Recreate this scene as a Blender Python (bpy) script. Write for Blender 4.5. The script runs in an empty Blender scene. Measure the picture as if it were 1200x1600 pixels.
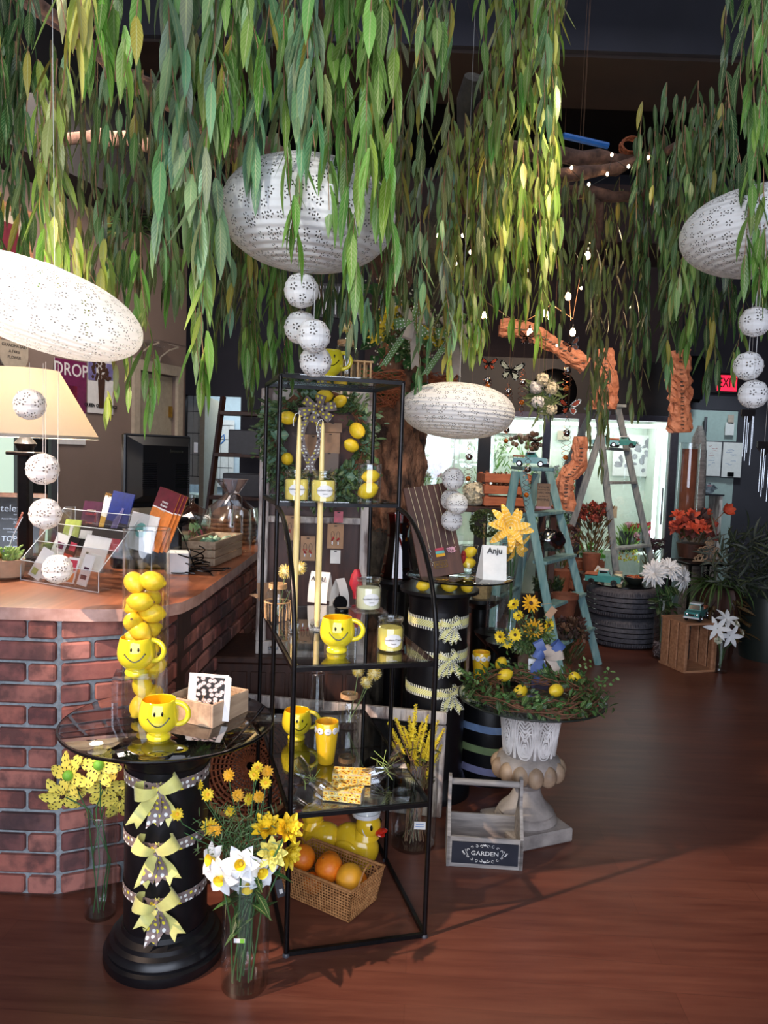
import bpy, bmesh, math, random
from mathutils import Vector, Matrix, Euler, noise as mnoise
R = math.radians
PI = math.pi
random.seed(7)
C = bpy.context.scene.collection
scn = bpy.context.scene
# ---------------------------------------------------------------- camera
EYE = Vector((0, 0, 1.5))
PITCH, ROLL, FPX = R(4.3), R(2.06), 1200.0
_f = Vector((0, math.cos(PITCH), -math.sin(PITCH)))
_r = Vector((1, 0, 0))
_u = _r.cross(_f)
RX = math.cos(ROLL) * _r + math.sin(ROLL) * _u
UX = -math.sin(ROLL) * _r + math.cos(ROLL) * _u
cd = bpy.data.cameras.new('camera')
cam = bpy.data.objects.new('camera', cd)
C.objects.link(cam)
mw = Matrix((RX, UX, -_f)).transposed().to_4x4()
mw.translation = EYE
cam.matrix_world = mw
cd.sensor_fit = 'VERTICAL'
cd.sensor_height = 36
cd.lens = FPX / 1600 * 36
cd.clip_start = 0.02
scn.camera = cam
# ---------------------------------------------------------------- exposure, world
scn.view_settings.view_transform = 'Standard'
scn.view_settings.look = 'None'
scn.view_settings.gamma = 1
scn.view_settings.use_curve_mapping = False
scn.view_settings.exposure = 0.0
w = bpy.data.worlds.new('world')
scn.world = w
w.use_nodes = True
wb = w.node_tree.nodes['Background']
wb.inputs[0].default_value = (0.7, 0.78, 1.0, 1)
wb.inputs[1].default_value = 0.6
def light(kind, name, loc, target, energy, color, size=0.1, size_y=None, spot=None, blend=0.5):
 d = bpy.data.lights.new(name, kind)
 d.energy = energy
 d.color = color
 if kind == 'AREA':
  d.size = size
  if size_y:
   d.shape = 'RECTANGLE'
   d.size_y = size_y
 else:
  d.shadow_soft_size = size
 if kind == 'SPOT':
  d.spot_size = R(spot)
  d.spot_blend = blend
 o = bpy.data.objects.new(name, d)
 C.objects.link(o)
 o.location = loc
 dirv = Vector(target) - Vector(loc)
 o.rotation_euler = dirv.to_track_quat('-Z', 'Y').to_euler()
 return o
# daylight through the shop window behind the camera
light('AREA', 'window_daylight', (0.0, -1.72, 1.9), (0.0, 3, 1.3), 215, (0.76, 0.84, 1.0), 4.6, 2.6)
# ceiling track spots
light('SPOT', 'track_spot_key', (-2.3, 0.9, 3.0), (0.5, 2.85, 0.0), 900, (1.0, 0.72, 0.55), 0.03, spot=31, blend=0.6)
light('SPOT', 'track_spot_foliage', (-0.9, 0.2, 2.2), (0.15, 2.4, 2.5), 75, (1.0, 0.97, 0.85), 0.06, spot=95, blend=0.9)
light('SPOT', 'track_spot_garland', (1.0, 2.2, 3.6), (0.72, 3.25, 2.35), 120, (1.0, 0.9, 0.55), 0.05, spot=50, blend=0.8)
light('SPOT', 'track_spot_trunk', (0.9, 2.2, 3.2), (0.05, 4.0, 1.35), 150, (1.0, 0.72, 0.5), 0.05, spot=34, blend=0.7)
light('SPOT', 'track_spot_display', (2.0, 4.2, 3.4), (1.35, 6.6, 1.4), 260, (1.0, 0.72, 0.52), 0.08, spot=60, blend=0.8)
light('SPOT', 'track_spot_shelf', (0.5, 0.6, 3.1), (-0.25, 2.7, 1.2), 60, (1.0, 0.84, 0.66), 0.05, spot=46, blend=0.8)
light('AREA', 'fill_overhead', (0.3, 3.2, 4.1), (0.3, 3.4, 0), 22, (0.86, 0.88, 1.0), 3.0, 3.0)  # added ambient fill from above, not a fixture of the shop
light('SPOT', 'track_spot_door', (3.0, 6.3, 3.2), (3.3, 8.0, 1.3), 130, (0.78, 0.94, 1.0), 0.2, spot=50, blend=0.6)
light('AREA', 'fill_left_wall', (-1.5, 4.3, 3.2), (-2.1, 5.4, 1.2), 34, (1.0, 0.86, 0.76), 1.0, 1.0)  # added fill that brightens the left wall, no such fixture
# ---------------------------------------------------------------- picture helpers
def ray(u, v):
 return _f * FPX + RX * (u - 600) - UX * (v - 800)
def G(u, v, z=0.0):
 "point at height z seen at (u, v)"
 d = ray(u, v)
 return EYE + d * ((z - 1.5) / d.z)
def P(u, v, y):
 "point at depth y seen at (u, v)"
 d = ray(u, v)
 return EYE + d * (y / d.y)
def lin(c):
 return tuple((x / 255 / 12.92 if x / 255 <= 0.04045 else ((x / 255 + 0.055) / 1.055) ** 2.4) for x in c)
# ---------------------------------------------------------------- materials
MATS = {}
class NT:
 def __init__(s, m):
  s.m = m
  s.t = m.node_tree
  s.n = s.t.nodes
  s.l = s.t.links
  s.b = s.n['Principled BSDF']
 def new(s, typ, **kw):
  n = s.n.new(typ)
  for k, v in kw.items():
   setattr(n, k, v)
  return n
 def link(s, a, b):
  s.l.new(a, b)
 def val(s, sock, v):
  if isinstance(v, (int, float)):
   sock.default_value = v
  else:
   s.link(v, sock)
 def math(s, op, a, b=0.0, c=None):
  n = s.new('ShaderNodeMath', operation=op)
  s.val(n.inputs[0], a)
  s.val(n.inputs[1], b)
  if c is not None:
   s.val(n.inputs[2], c)
  return n.outputs[0]
 def mix(s, fac, a, b):
  n = s.new('ShaderNodeMix', data_type='RGBA')
  s.val(n.inputs[0], fac)
  for i, x in ((6, a), (7, b)):
   if isinstance(x, tuple):
    n.inputs[i].default_value = (*x[:3], 1)
   else:
    s.link(x, n.inputs[i])
  return n.outputs[2]
 def ramp(s, fac, stops, interp='LINEAR'):
  n = s.new('ShaderNodeValToRGB')
  n.color_ramp.interpolation = interp
  e = n.color_ramp.elements
  while len(e) < len(stops):
   e.new(0.5)
  for i, (p, c) in enumerate(stops):
   e[i].position = p
   e[i].color = (*c[:3], 1)
  s.link(fac, n.inputs[0])
  return n.outputs[0]
 def coord(s, which='Object', scale=(1, 1, 1), rot=(0, 0, 0)):
  t = s.new('ShaderNodeTexCoord')
  mp = s.new('ShaderNodeMapping')
  mp.inputs['Scale'].default_value = scale
  mp.inputs['Rotation'].default_value = rot
  s.link(t.outputs[which], mp.inputs[0])
  return mp.outputs[0]
 def noise(s, vec, scale, detail=4, rough=0.55, out=0):
  n = s.new('ShaderNodeTexNoise')
  n.inputs['Scale'].default_value = scale
  n.inputs['Detail'].default_value = detail
  n.inputs['Roughness'].default_value = rough
  s.link(vec, n.inputs['Vector'])
  return n.outputs[out]
 def voro(s, vec, scale, rnd=1.0, feature='F1'):
  n = s.new('ShaderNodeTexVoronoi', feature=feature)
  n.inputs['Scale'].default_value = scale
  n.inputs['Randomness'].default_value = rnd
  s.link(vec, n.inputs['Vector'])
  return n
 def bump(s, h, strength=0.3, dist=0.01):
  n = s.new('ShaderNodeBump')
  n.inputs['Strength'].default_value = strength
  n.inputs['Distance'].default_value = dist
  s.link(h, n.inputs['Height'])
  s.link(n.outputs[0], s.b.inputs['Normal'])
  return n
 def base(s, c):
  s.link(c, s.b.inputs['Base Color'])
def newmat(name, col=(200, 200, 200), rough=0.5, metal=0.0, **kw):
 m = bpy.data.materials.new(name)
 m.use_nodes = True
 n = NT(m)
 n.b.inputs['Base Color'].default_value = (*lin(col), 1)
 n.b.inputs['Roughness'].default_value = rough
 n.b.inputs['Metallic'].default_value = metal
 if 'em' in kw:
  n.b.inputs['Emission Color'].default_value = (*lin(kw.get('emcol', col)), 1)
  n.b.inputs['Emission Strength'].default_value = kw['em']
 if 'coat' in kw:
  n.b.inputs['Coat Weight'].default_value = kw['coat']
  n.b.inputs['Coat Roughness'].default_value = 0.05
 if 'sheen' in kw:
  n.b.inputs['Sheen Weight'].default_value = kw['sheen']
 MATS[name] = m
 return n
def noisy(name, c1, c2, scale=12, rough=0.6, bump=0.2, stretch=(1, 1, 1), metal=0.0, dist=0.005, detail=5, lo=.3, hi=.7, **kw):
 n = newmat(name, c1, rough, metal, **kw)
 v = n.coord('Object', stretch)
 f = n.noise(v, scale, detail)
 n.base(n.ramp(f, [(lo, lin(c1)), (hi, lin(c2))]))
 if bump:
  n.bump(f, bump, dist)
 return n
def plain(name, c, rough=0.5, metal=0.0, var=0.1, scale=30, **kw):
 "procedural material with a light tonal variation"
 c2 = tuple(max(0, x * (1 - var)) for x in c)
 return noisy(name, c2, c, scale, rough, 0.03, metal=metal, **kw)
def glass(name, tint=(235, 245, 245), refl=0.12, rough=0.02, dens=0.08):
 "thin sheet glass: transparent with fresnel reflection"
 m = bpy.data.materials.new(name)
 m.use_nodes = True
 n = NT(m)
 tr = n.new('ShaderNodeBsdfTransparent')
 tr.inputs[0].default_value = (*lin(tint), 1)
 gl = n.new('ShaderNodeBsdfGlossy')
 gl.inputs['Roughness'].default_value = rough
 gl.inputs[0].default_value = (1, 1, 1, 1)
 lw = n.new('ShaderNodeLayerWeight')
 lw.inputs[0].default_value = 0.32
 f = n.math('MULTIPLY_ADD', n.math('POWER', lw.outputs['Facing'], 1.5), 0.6, refl * 0.35)
 mx = n.new('ShaderNodeMixShader')
 n.link(f, mx.inputs[0])
 n.link(tr.outputs[0], mx.inputs[1])
 n.link(gl.outputs[0], mx.inputs[2])
 out = n.n['Material Output']
 n.link(mx.outputs[0], out.inputs[0])
 n.n.remove(n.b)
 MATS[name] = m
 return m
# ---------------------------------------------------------------- mesh builder
def rot_to(n, up=Vector((0, 0, 1))):
 n = Vector(n).normalized()
 return n.to_track_quat('Z', 'Y').to_matrix()
class MB:
 def __init__(s):
  s.v = []
  s.f = []
  s.m = []
  s.uv = []
  s.c = []
  s.col = (1, 1, 1)
 def add(s, vs, fs, mi=0, uvs=None):
  o = len(s.v)
  s.v += [tuple(x) for x in vs]
  for k, f in enumerate(fs):
   s.f.append(tuple(i + o for i in f))
   s.m.append(mi)
   s.c.append(s.col)
   s.uv.append(uvs[k] if uvs else None)
  return s
 def box(s, c, d, rz=0, mi=0, rot=None, bev=0):
  x, y, z = d[0] / 2, d[1] / 2, d[2] / 2
  M = rot if rot is not None else Matrix.Rotation(rz, 3, 'Z')
  c = Vector(c)
  if bev:
   b = min(bev, x * .45, y * .45, z * .45)
   vs = []
   idx = {}
   for sx in (-1, 1):
    for sy in (-1, 1):
     for sz in (-1, 1):
      for k in range(3):
       p = [sx * (x - b), sy * (y - b), sz * (z - b)]
       p[k] = (sx * x, sy * y, sz * z)[k]
       idx[(sx, sy, sz, k)] = len(vs)
       vs.append(c + M @ Vector(p))
   fs = []
   for k in range(3):
    a, b2 = [i for i in range(3) if i != k]
    for sg in (-1, 1):
     q = []
     for (i, j) in ((-1, -1), (1, -1), (1, 1), (-1, 1)):
      t = [0, 0, 0]
      t[k] = sg
      t[a] = i
      t[b2] = j
      q.append(idx[(*t, k)])
     fs.append(q)
   for k in range(3):  # edges along k
    a, b2 = [i for i in range(3) if i != k]
    for i in (-1, 1):
     for j in (-1, 1):
      t0 = [0, 0, 0]
      t0[a] = i
      t0[b2] = j
      t1 = list(t0)
      t0[k] = -1
      t1[k] = 1
      fs.append([idx[(*t0, a)], idx[(*t1, a)], idx[(*t1, b2)], idx[(*t0, b2)]])
   for sx in (-1, 1):
    for sy in (-1, 1):
     for sz in (-1, 1):
      fs.append([idx[(sx, sy, sz, k)] for k in range(3)])
   return s.add(vs, fs, mi)
  vs = [c + M @ Vector((i * x, j * y, k * z)) for k in (-1, 1) for j in (-1, 1) for i in (-1, 1)]
  fs = [(0, 2, 3, 1), (4, 5, 7, 6), (0, 1, 5, 4), (2, 6, 7, 3), (0, 4, 6, 2), (1, 3, 7, 5)]
  uq = [(0, 0), (0, 1), (1, 1), (1, 0)]
  uvs = [uq, [(0, 0), (1, 0), (1, 1), (0, 1)], [(0, 0), (1, 0), (1, 1), (0, 1)], [(1, 0), (1, 1), (0, 1), (0, 0)], [(1, 0), (1, 1), (0, 1), (0, 0)], [(0, 0), (1, 0), (1, 1), (0, 1)]]
  return s.add(vs, fs, mi, uvs)
 def lathe(s, prof, c=(0, 0, 0), n=32, mi=0, M=None, cap=True, wob=None):
  "prof: (r, z) from bottom to top"
  c = Vector(c)
  vs, fs, uvs = [], [], []
  L = len(prof)
  for i, (r, z) in enumerate(prof):
   for k in range(n):
    a = 2 * PI * k / n
    rr = r * (wob(a, z) if wob else 1)
    p = Vector((rr * math.cos(a), rr * math.sin(a), z))
    vs.append(c + (M @ p if M is not None else p))
  for i in range(L - 1):
   for k in range(n):
    k2 = (k + 1) % n
    fs.append((i * n + k, i * n + k2, (i + 1) * n + k2, (i + 1) * n + k))
    uvs.append([(k / n, i / (L - 1)), ((k + 1) / n, i / (L - 1)), ((k + 1) / n, (i + 1) / (L - 1)), (k / n, (i + 1) / (L - 1))])
  if cap:
   if prof[0][0] > 1e-4:
    fs.append(tuple(range(n - 1, -1, -1)))
    uvs.append([(0, 0)] * n)
   if prof[-1][0] > 1e-4:
    fs.append(tuple((L - 1) * n + k for k in range(n)))
    uvs.append([(0, 0)] * n)
  return s.add(vs, fs, mi, uvs)
 def ell(s, c, r, n=16, k=10, mi=0, M=None, disp=None):
  if isinstance(r, (int, float)):
   r = (r, r, r)
  c = Vector(c)
  vs, fs, uvs = [], [], []
  for i in range(k + 1):
   t = PI * i / k
   for j in range(n):
    a = 2 * PI * j / n
    d = Vector((math.sin(t) * math.cos(a), math.sin(t) * math.sin(a), -math.cos(t)))
    q = disp(d) if disp else 1
    p = Vector((d.x * r[0], d.y * r[1], d.z * r[2])) * q
    vs.append(c + (M @ p if M is not None else p))
  for i in range(k):
   for j in range(n):
    j2 = (j + 1) % n
    fs.append((i * n + j, i * n + j2, (i + 1) * n + j2, (i + 1) * n + j))
    uvs.append([(j / n, i / k), ((j + 1) / n, i / k), ((j + 1) / n, (i + 1) / k), (j / n, (i + 1) / k)])
  return s.add(vs, fs, mi, uvs)
 def tube(s, pts, r, n=8, mi=0, cap=True, closed=False):
  pts = [Vector(p) for p in pts]
  N = len(pts)
  rs = r if isinstance(r, (list, tuple)) else [r] * N
  vs, fs, uvs = [], [], []
  prev = None
  for i, p in enumerate(pts):
   if closed:
    t = pts[(i + 1) % N] - pts[i - 1]
   else:
    t = pts[min(i + 1, N - 1)] - pts[max(i - 1, 0)]
   if t.length < 1e-9:
    t = Vector((0, 0, 1))
   t.normalize()
   if prev is None:
    a = Vector((0, 0, 1)) if abs(t.z) < 0.9 else Vector((1, 0, 0))
    x = t.cross(a).normalized()
   else:
    x = (prev - t * prev.dot(t))
    x = x.normalized() if x.length > 1e-6 else t.orthogonal().normalized()
   prev = x
   y = t.cross(x)
   for k in range(n):
    a = 2 * PI * k / n
    vs.append(p + (x * math.cos(a) + y * math.sin(a)) * rs[i])
  for i in range(N if closed else N - 1):
   i2 = (i + 1) % N
   for k in range(n):
    k2 = (k + 1) % n
    fs.append((i * n + k, i * n + k2, i2 * n + k2, i2 * n + k))
    uvs.append([(k / n, i), ((k + 1) / n, i), ((k + 1) / n, i + 1), (k / n, i + 1)])
  if cap and not closed:
   fs.append(tuple(range(n - 1, -1, -1)))
   uvs.append([(0, 0)] * n)
   fs.append(tuple((N - 1) * n + k for k in range(n)))
   uvs.append([(0, 0)] * n)
  return s.add(vs, fs, mi, uvs)
 def strip(s, pts, wv, width, mi=0, ulen=None, notch=False):
  "ribbon: centre line pts, width direction(s) wv; uv u runs along in units of the width"
  pts = [Vector(p) for p in pts]
  N = len(pts)
  wvs = [Vector(x).normalized() for x in (wv if isinstance(wv, list) else [wv] * N)]
  ws = width if isinstance(width, list) else [width] * N
  vs, fs, uvs = [], [], []
  L = 0
  us = []
  for i in range(N):
   if i:
    L += (pts[i] - pts[i - 1]).length
   us.append(L / max(ws[0], ws[-1], max(ws)))
   vs += [pts[i] - wvs[i] * ws[i] / 2, pts[i], pts[i] + wvs[i] * ws[i] / 2]
  if notch:
   vs[-2] = pts[-1] + (pts[-2] - pts[-1]).normalized() * ws[-1] * .45
  for i in range(N - 1):
   for j in (0, 1):
    fs.append((i * 3 + j, i * 3 + j + 1, i * 3 + j + 4, i * 3 + j + 3))
    uvs.append([(us[i], j / 2), (us[i], (j + 1) / 2), (us[i + 1], (j + 1) / 2), (us[i + 1], j / 2)])
  return s.add(vs, fs, mi, uvs)
 def leaf(s, base, d, nrm, L, W, mi=0, curl=0.2, fold=0.15, seg=4, tip=1.0, shape=None):
  "leaf or petal: base point, direction, face normal"
  d = Vector(d).normalized()
  nrm = Vector(nrm)
  nrm = (nrm - d * nrm.dot(d))
  nrm = nrm.normalized() if nrm.length > 1e-6 else d.orthogonal().normalized()
  x = d.cross(nrm)
  vs, uvs, fs = [], [], []
  p = Vector(base)
  ang = 0
  prevt = 0
  for i in range(seg + 1):
   t = i / seg
   if shape:
    w = shape(t)
   else:
    w = math.sin(PI * min(1, (t * .96 + .02)) ** tip)
   w = max(w, 0.02) * W / 2
   if i:
    ang = curl * t
    p = p + (d * math.cos(ang) - nrm * math.sin(ang)) * L / seg
   nn = nrm * math.cos(ang) + d * math.sin(ang)
   vs += [p - x * w + nn * w * fold * 2, p, p + x * w + nn * w * fold * 2]
  for i in range(seg):
   for j in (0, 1):
    fs.append((i * 3 + j, i * 3 + j + 1, i * 3 + j + 4, i * 3 + j + 3))
    uvs.append([(j / 2, i / seg), ((j + 1) / 2, i / seg), ((j + 1) / 2, (i + 1) / seg), (j / 2, (i + 1) / seg)])
  return s.add(vs, fs, mi, uvs)
 def sheet(s, pts, mi=0, uv=None):
  n = len(pts)
  return s.add(pts, [tuple(range(n))], mi, [uv or [(0, 0), (1, 0), (1, 1), (0, 1)][:n]])
 def prism(s, poly, z0, z1, mi=0, M=None, c=(0, 0, 0)):
  c = Vector(c)
  n = len(poly)
  vs = [Vector((x, y, z0)) for x, y in poly] + [Vector((x, y, z1)) for x, y in poly]
  vs = [c + (M @ p if M is not None else p) for p in vs]
  fs = [tuple(range(n - 1, -1, -1)), tuple(range(n, 2 * n))] + [(i, (i + 1) % n, n + (i + 1) % n, n + i) for i in range(n)]
  return s.add(vs, fs, mi)
 def build(s, name, mats, parent=None, smooth=True, loc=None, auto=40):
  me = bpy.data.meshes.new(name)
  me.from_pydata(s.v, [], s.f)
  if not isinstance(mats, (list, tuple)):
   mats = [mats]
  for m in mats:
   me.materials.append(MATS[m] if isinstance(m, str) else m)
  me.polygons.foreach_set('material_index', s.m)
  uvl = me.uv_layers.new(name='UVMap')
  flat = []
  for f, uv in zip(s.f, s.uv):
   if uv is None or len(uv) != len(f):
    uv = ([(0, 0), (1, 0), (1, 1), (0, 1)] * 20)[:len(f)]
   for a in uv:
    flat += [a[0], a[1]]
  uvl.data.foreach_set('uv', flat)
  if any(c != (1, 1, 1) for c in s.c):
   ca = me.color_attributes.new('tone', 'FLOAT_COLOR', 'CORNER')
   fc = []
   for f, c in zip(s.f, s.c):
    fc += [*c, 1.0] * len(f)
   ca.data.foreach_set('color', fc)
  if smooth:
   me.polygons.foreach_set('use_smooth', [True] * len(s.f))
  me.update()
  if smooth and auto:
   me.set_sharp_from_angle(angle=R(auto))
  o = bpy.data.objects.new(name, me)
  C.objects.link(o)
  if parent:
   o.parent = parent
  if loc is not None:
   o.location = loc
  return o
def tag(o, label, cat, group=None, kind=None):
 o['label'] = label
 o['category'] = cat
 if group:
  o['group'] = group
 if kind:
  o['kind'] = kind
 return o
def empty(name, loc=(0, 0, 0), rz=0, label=None, cat=None, group=None, rot=None):
 o = bpy.data.objects.new(name, None)
 C.objects.link(o)
 o.empty_display_size = 0.05
 o.location = loc
 o.rotation_euler = rot if rot else (0, 0, rz)
 if label:
  tag(o, label, cat, group)
 return o
def struct(o):
 o['kind'] = 'structure'
 return o
def dup(o, loc=None, rz=None, label=None, group=None, scale=None, rot=None):
 c = o.copy()
 C.objects.link(c)
 if loc is not None:
  c.location = loc
 if rz is not None:
  c.rotation_euler = (0, 0, rz)
 if rot is not None:
  c.rotation_euler = rot
 if scale is not None:
  c.scale = (scale,) * 3 if isinstance(scale, (int, float)) else scale
 if label:
  c['label'] = label
 if group:
  c['group'] = group
 for ch in list(o.children):
  d = ch.copy()
  C.objects.link(d)
  d.parent = c
  for g in list(ch.children):
   e = g.copy()
   C.objects.link(e)
   e.parent = d
 return c
def text(s, size, mat, parent=None, name='lettering', loc=(0, 0, 0), rot=(PI / 2, 0, 0), depth=0.0006, xs=1.0, align='CENTER', bold=0.0):
 cu = bpy.data.curves.new(name, 'FONT')
 cu.body = s
 cu.size = size
 cu.extrude = depth
 cu.offset = bold
 cu.align_x = align
 cu.align_y = 'CENTER'
 cu.resolution_u = 3
 t = bpy.data.objects.new('tmp', cu)
 C.objects.link(t)
 bpy.context.view_layer.update()
 me = bpy.data.meshes.new_from_object(t.evaluated_get(bpy.context.evaluated_depsgraph_get()))
 bpy.data.objects.remove(t)
 me.materials.clear()
 me.materials.append(MATS[mat])
 o = bpy.data.objects.new(name, me)
 C.objects.link(o)
 o.parent = parent
 o.location = loc
 o.rotation_euler = rot
 o.scale = (xs, 1, 1)
 return o
def arc(c, rx, ry, a0, a1, n=12):
 return [(c[0] + rx * math.cos(a0 + (a1 - a0) * i / n), c[1] + ry * math.sin(a0 + (a1 - a0) * i / n)) for i in range(n + 1)]
def rv(a=1.0):
 return Vector((random.uniform(-a, a), random.uniform(-a, a), random.uniform(-a, a)))
def U(a, b):
 return random.uniform(a, b)
# ================================================================ materials
# floor
n = newmat('floor_wood', (120, 66, 44), 0.38)
v = n.coord('Object', (1, 1, 1), (0, 0, R(3)))
bt = n.new('ShaderNodeTexBrick')
bt.offset = 0.37
for k, x in (('Scale', 1.0), ('Mortar Size', 0.0016), ('Mortar Smooth', 0.2), ('Bias', 0.0), ('Brick Width', 1.22), ('Row Height', 0.125)):
 bt.inputs[k].default_value = x
bt.inputs['Color1'].default_value = (0, 0, 0, 1)
bt.inputs['Color2'].default_value = (1, 1, 1, 1)
bt.inputs['Mortar'].default_value = (0.5, 0.5, 0.5, 1)
n.link(v, bt.inputs['Vector'])
v2 = n.coord('Object', (0.8, 9, 1), (0, 0, R(3)))
g = n.noise(v2, 3.2, 8, 0.62)
v3 = n.coord('Object', (1.2, 3.5, 1), (0, 0, R(3)))
g2 = n.noise(v3, 1.7, 3, 0.5)
plank = n.ramp(bt.outputs['Color'], [(0, lin((80, 46, 37))), (0.5, lin((93, 53, 42))), (1, lin((110, 65, 50)))])
grain = n.ramp(g, [(0.30, lin((80, 38, 28))), (0.70, lin((140, 88, 68)))])
c = n.mix(0.42, plank, grain)
c = n.mix(n.math('MULTIPLY', g2, 0.45), c, tuple(lin((78, 36, 27))))
c = n.mix(n.math('MULTIPLY', bt.outputs['Fac'], 0.35), c, tuple(lin((60, 28, 20))))
n.base(c)
n.bump(n.math('SUBTRACT', n.math('MULTIPLY', g, 0.25), bt.outputs['Fac']), 0.12, 0.002)
noisy('brick', (120, 58, 48), (176, 98, 80), 26, 0.85, 0.5, detail=8)
n = NT(MATS['brick'])
at = n.new('ShaderNodeVertexColor')
at.layer_name = 'tone'
vv = n.coord('Object')
f = n.noise(vv, 22, 8, 0.65)
f2 = n.noise(vv, 6, 3, 0.6)
c = n.mix(n.ramp(f, [(0.35, (0, 0, 0)), (0.7, (1, 1, 1))]), at.outputs[0], tuple(lin((196, 128, 108))))
c = n.mix(0.72, c, at.outputs[0])
dk = n.ramp(n.math('MULTIPLY', f2, n.math('ADD', f, 0.45)), [(0.40, (0, 0, 0)), (0.56, (1, 1, 1))])
c = n.mix(n.math('MULTIPLY', dk, 0.7), c, tuple(lin((52, 40, 44))))
n.base(c)
noisy('mortar', (124, 130, 134), (160, 166, 168), 60, 0.95, 0.5, dist=0.003)
newmat('acrylic_glint', (214, 220, 226), 0.2)
noisy('counter_wood', (120, 66, 42), (158, 94, 62), 2.2, 0.3, 0.04, (14, 1, 1))
noisy('counter_nosing', (158, 118, 106), (196, 158, 146), 20, 0.4, 0.05)
noisy('wall_taupe', (126, 108, 98), (134, 116, 106), 3, 0.8, 0.03)
noisy('wall_dark', (48, 46, 54), (56, 54, 62), 3, 0.8, 0.05)
noisy('wall_plum', (66, 54, 56), (76, 62, 62), 3, 0.8, 0.05)
noisy('ceiling_black', (14, 12, 14), (22, 19, 21), 4, 0.8, 0.1)
noisy('bulkhead', (36, 36, 44), (46, 46, 56), 2, 0.7, 0.05)
noisy('soffit_brown', (44, 33, 28), (60, 44, 36), 2, 0.6, 0.05)
plain('trim_cream', (186, 172, 152), 0.5)
plain('door_cream', (168, 158, 138), 0.5)
plain('door_mint', (168, 186, 182), 0.55, var=.06)
plain('brass', (190, 150, 70), 0.25, 1.0)
newmat('black_satin', (14, 14, 17), 0.32, 0.0)
noisy('black_paint', (12, 12, 16), (18, 18, 22), 40, 0.35, 0.05)
noisy('black_metal', (18, 17, 20), (30, 27, 28), 60, 0.3, 0.05, metal=0.6)
plain('grey_plastic', (70, 70, 76), 0.4)
plain('steel', (170, 172, 176), 0.25, 1.0)
plain('white_paper', (228, 226, 224), 0.7, var=.05)
plain('ink', (28, 26, 30), 0.6)
plain('red_ink', (190, 40, 60), 0.6)
newmat('string', (190, 190, 190), 0.6)
newmat('cream_cord', (222, 206, 170), 0.6)
glass('glass_clear', (246, 249, 249), .24)
glass('glass_shelf', (214, 222, 220), 0.30, 0.015)
glass('glass_smoke', (196, 202, 204), 0.34, 0.015)
glass('acrylic', (244, 246, 248), 0.22, 0.03)
glass('cellophane', (214, 214, 222), 0.5, 0.12)
glass('glass_red', (170, 24, 10), 0.3)
n = newmat('mug_yellow', (222, 204, 44), 0.12, coat=0.6)
n = newmat('mug_inner', (238, 178, 18), 0.2, coat=0.4)
plain('lemon', (244, 200, 24), 0.42, var=.07, scale=90)
noisy('lemon_skin', (232, 190, 30), (242, 210, 56), 90, 0.42, 0.35, dist=0.002)
noisy('orange_skin', (232, 112, 12), (244, 138, 30), 110, 0.45, 0.35, dist=0.002)
plain('grapefruit', (244, 168, 40), 0.45)
noisy('wax_yellow', (244, 218, 104), (250, 228, 128), 20, 0.45, 0.02)
noisy('wax_cream', (240, 232, 190), (246, 240, 204), 20, 0.45, 0.02)
noisy('taper_wax', (238, 208, 132), (246, 222, 156), 8, 0.4, 0.02)
noisy('weathered_white', (120, 104, 100), (206, 196, 190), 5, 0.8, 0.4, (6, 6, 1.2), lo=.38, hi=.56)
noisy('weathered_grey', (112, 106, 104), (172, 164, 158), 6, 0.8, 0.4, (1, 9, 9))
noisy('weathered_blue', (92, 140, 146), (152, 184, 182), 5, 0.75, 0.35, (7, 7, 1))
noisy('weathered_slate', (104, 116, 122), (160, 164, 162), 5, 0.8, 0.35, (7, 7, 1))
noisy('teal_paint', (72, 150, 160), (92, 172, 180), 9, 0.5, 0.1)
noisy('pine', (150, 100, 70), (192, 140, 104), 5, 0.6, 0.15, (1.2, 9, 9))
noisy('pine_red', (156, 86, 58), (190, 116, 82), 5, 0.6, 0.15, (1.5, 9, 9))
noisy('box_wood', (148, 122, 100), (196, 170, 142), 4, 0.65, 0.2, (1.2, 9, 9))
noisy('dark_wood', (48, 28, 22), (78, 46, 34), 4, 0.5, 0.15, (9, 9, 1))
noisy('display_wood', (58, 32, 26), (84, 50, 40), 5, 0.5, 0.1, (8, 1, 1.2))
noisy('chalkboard', (22, 24, 36), (30, 32, 46), 12, 0.7, 0.03)
noisy('rubber', (58, 58, 66), (86, 85, 92), 40, 0.75, 0.25)
noisy('bark', (64, 46, 38), (186, 130, 96), 13, 0.9, 1.0, (1, 1, .6), dist=0.06, detail=10, lo=.36, hi=.66)
noisy('bark_mossy', (34, 34, 32), (92, 86, 76), 8, 0.9, 1.0, (1, 1, .7), dist=0.04, detail=10)
noisy('branch_bark', (56, 40, 34), (128, 94, 78), 16, 0.9, 0.9, dist=0.02)
noisy('twig', (84, 56, 42), (134, 88, 60), 30, 0.8, 0.3)
noisy('stem_brown', (104, 76, 54), (150, 112, 84), 30, 0.8, 0.1)
plain('stem_green', (62, 108, 56), 0.6, var=.25)
plain('stem_pale', (122, 146, 92), 0.6, var=.25)
noisy('copper_paper', (150, 88, 62), (206, 140, 106), 11, 0.55, 1.0, dist=0.03, detail=6)
noisy('wicker', (142, 92, 50), (190, 136, 84), 50, 0.6, 0.4)
noisy('wicker_red', (120, 60, 32), (166, 92, 54), 50, 0.7, 0.4)
noisy('stone_groove_shade', (104, 97, 93), (150, 141, 135), 16, 0.85, 0.4)  # urn body: groove shade between the pale relief put into its colour
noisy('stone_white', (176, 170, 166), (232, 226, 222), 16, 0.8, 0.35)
noisy('stone_gold', (112, 90, 72), (184, 156, 128), 9, 0.55, 0.35)
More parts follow.
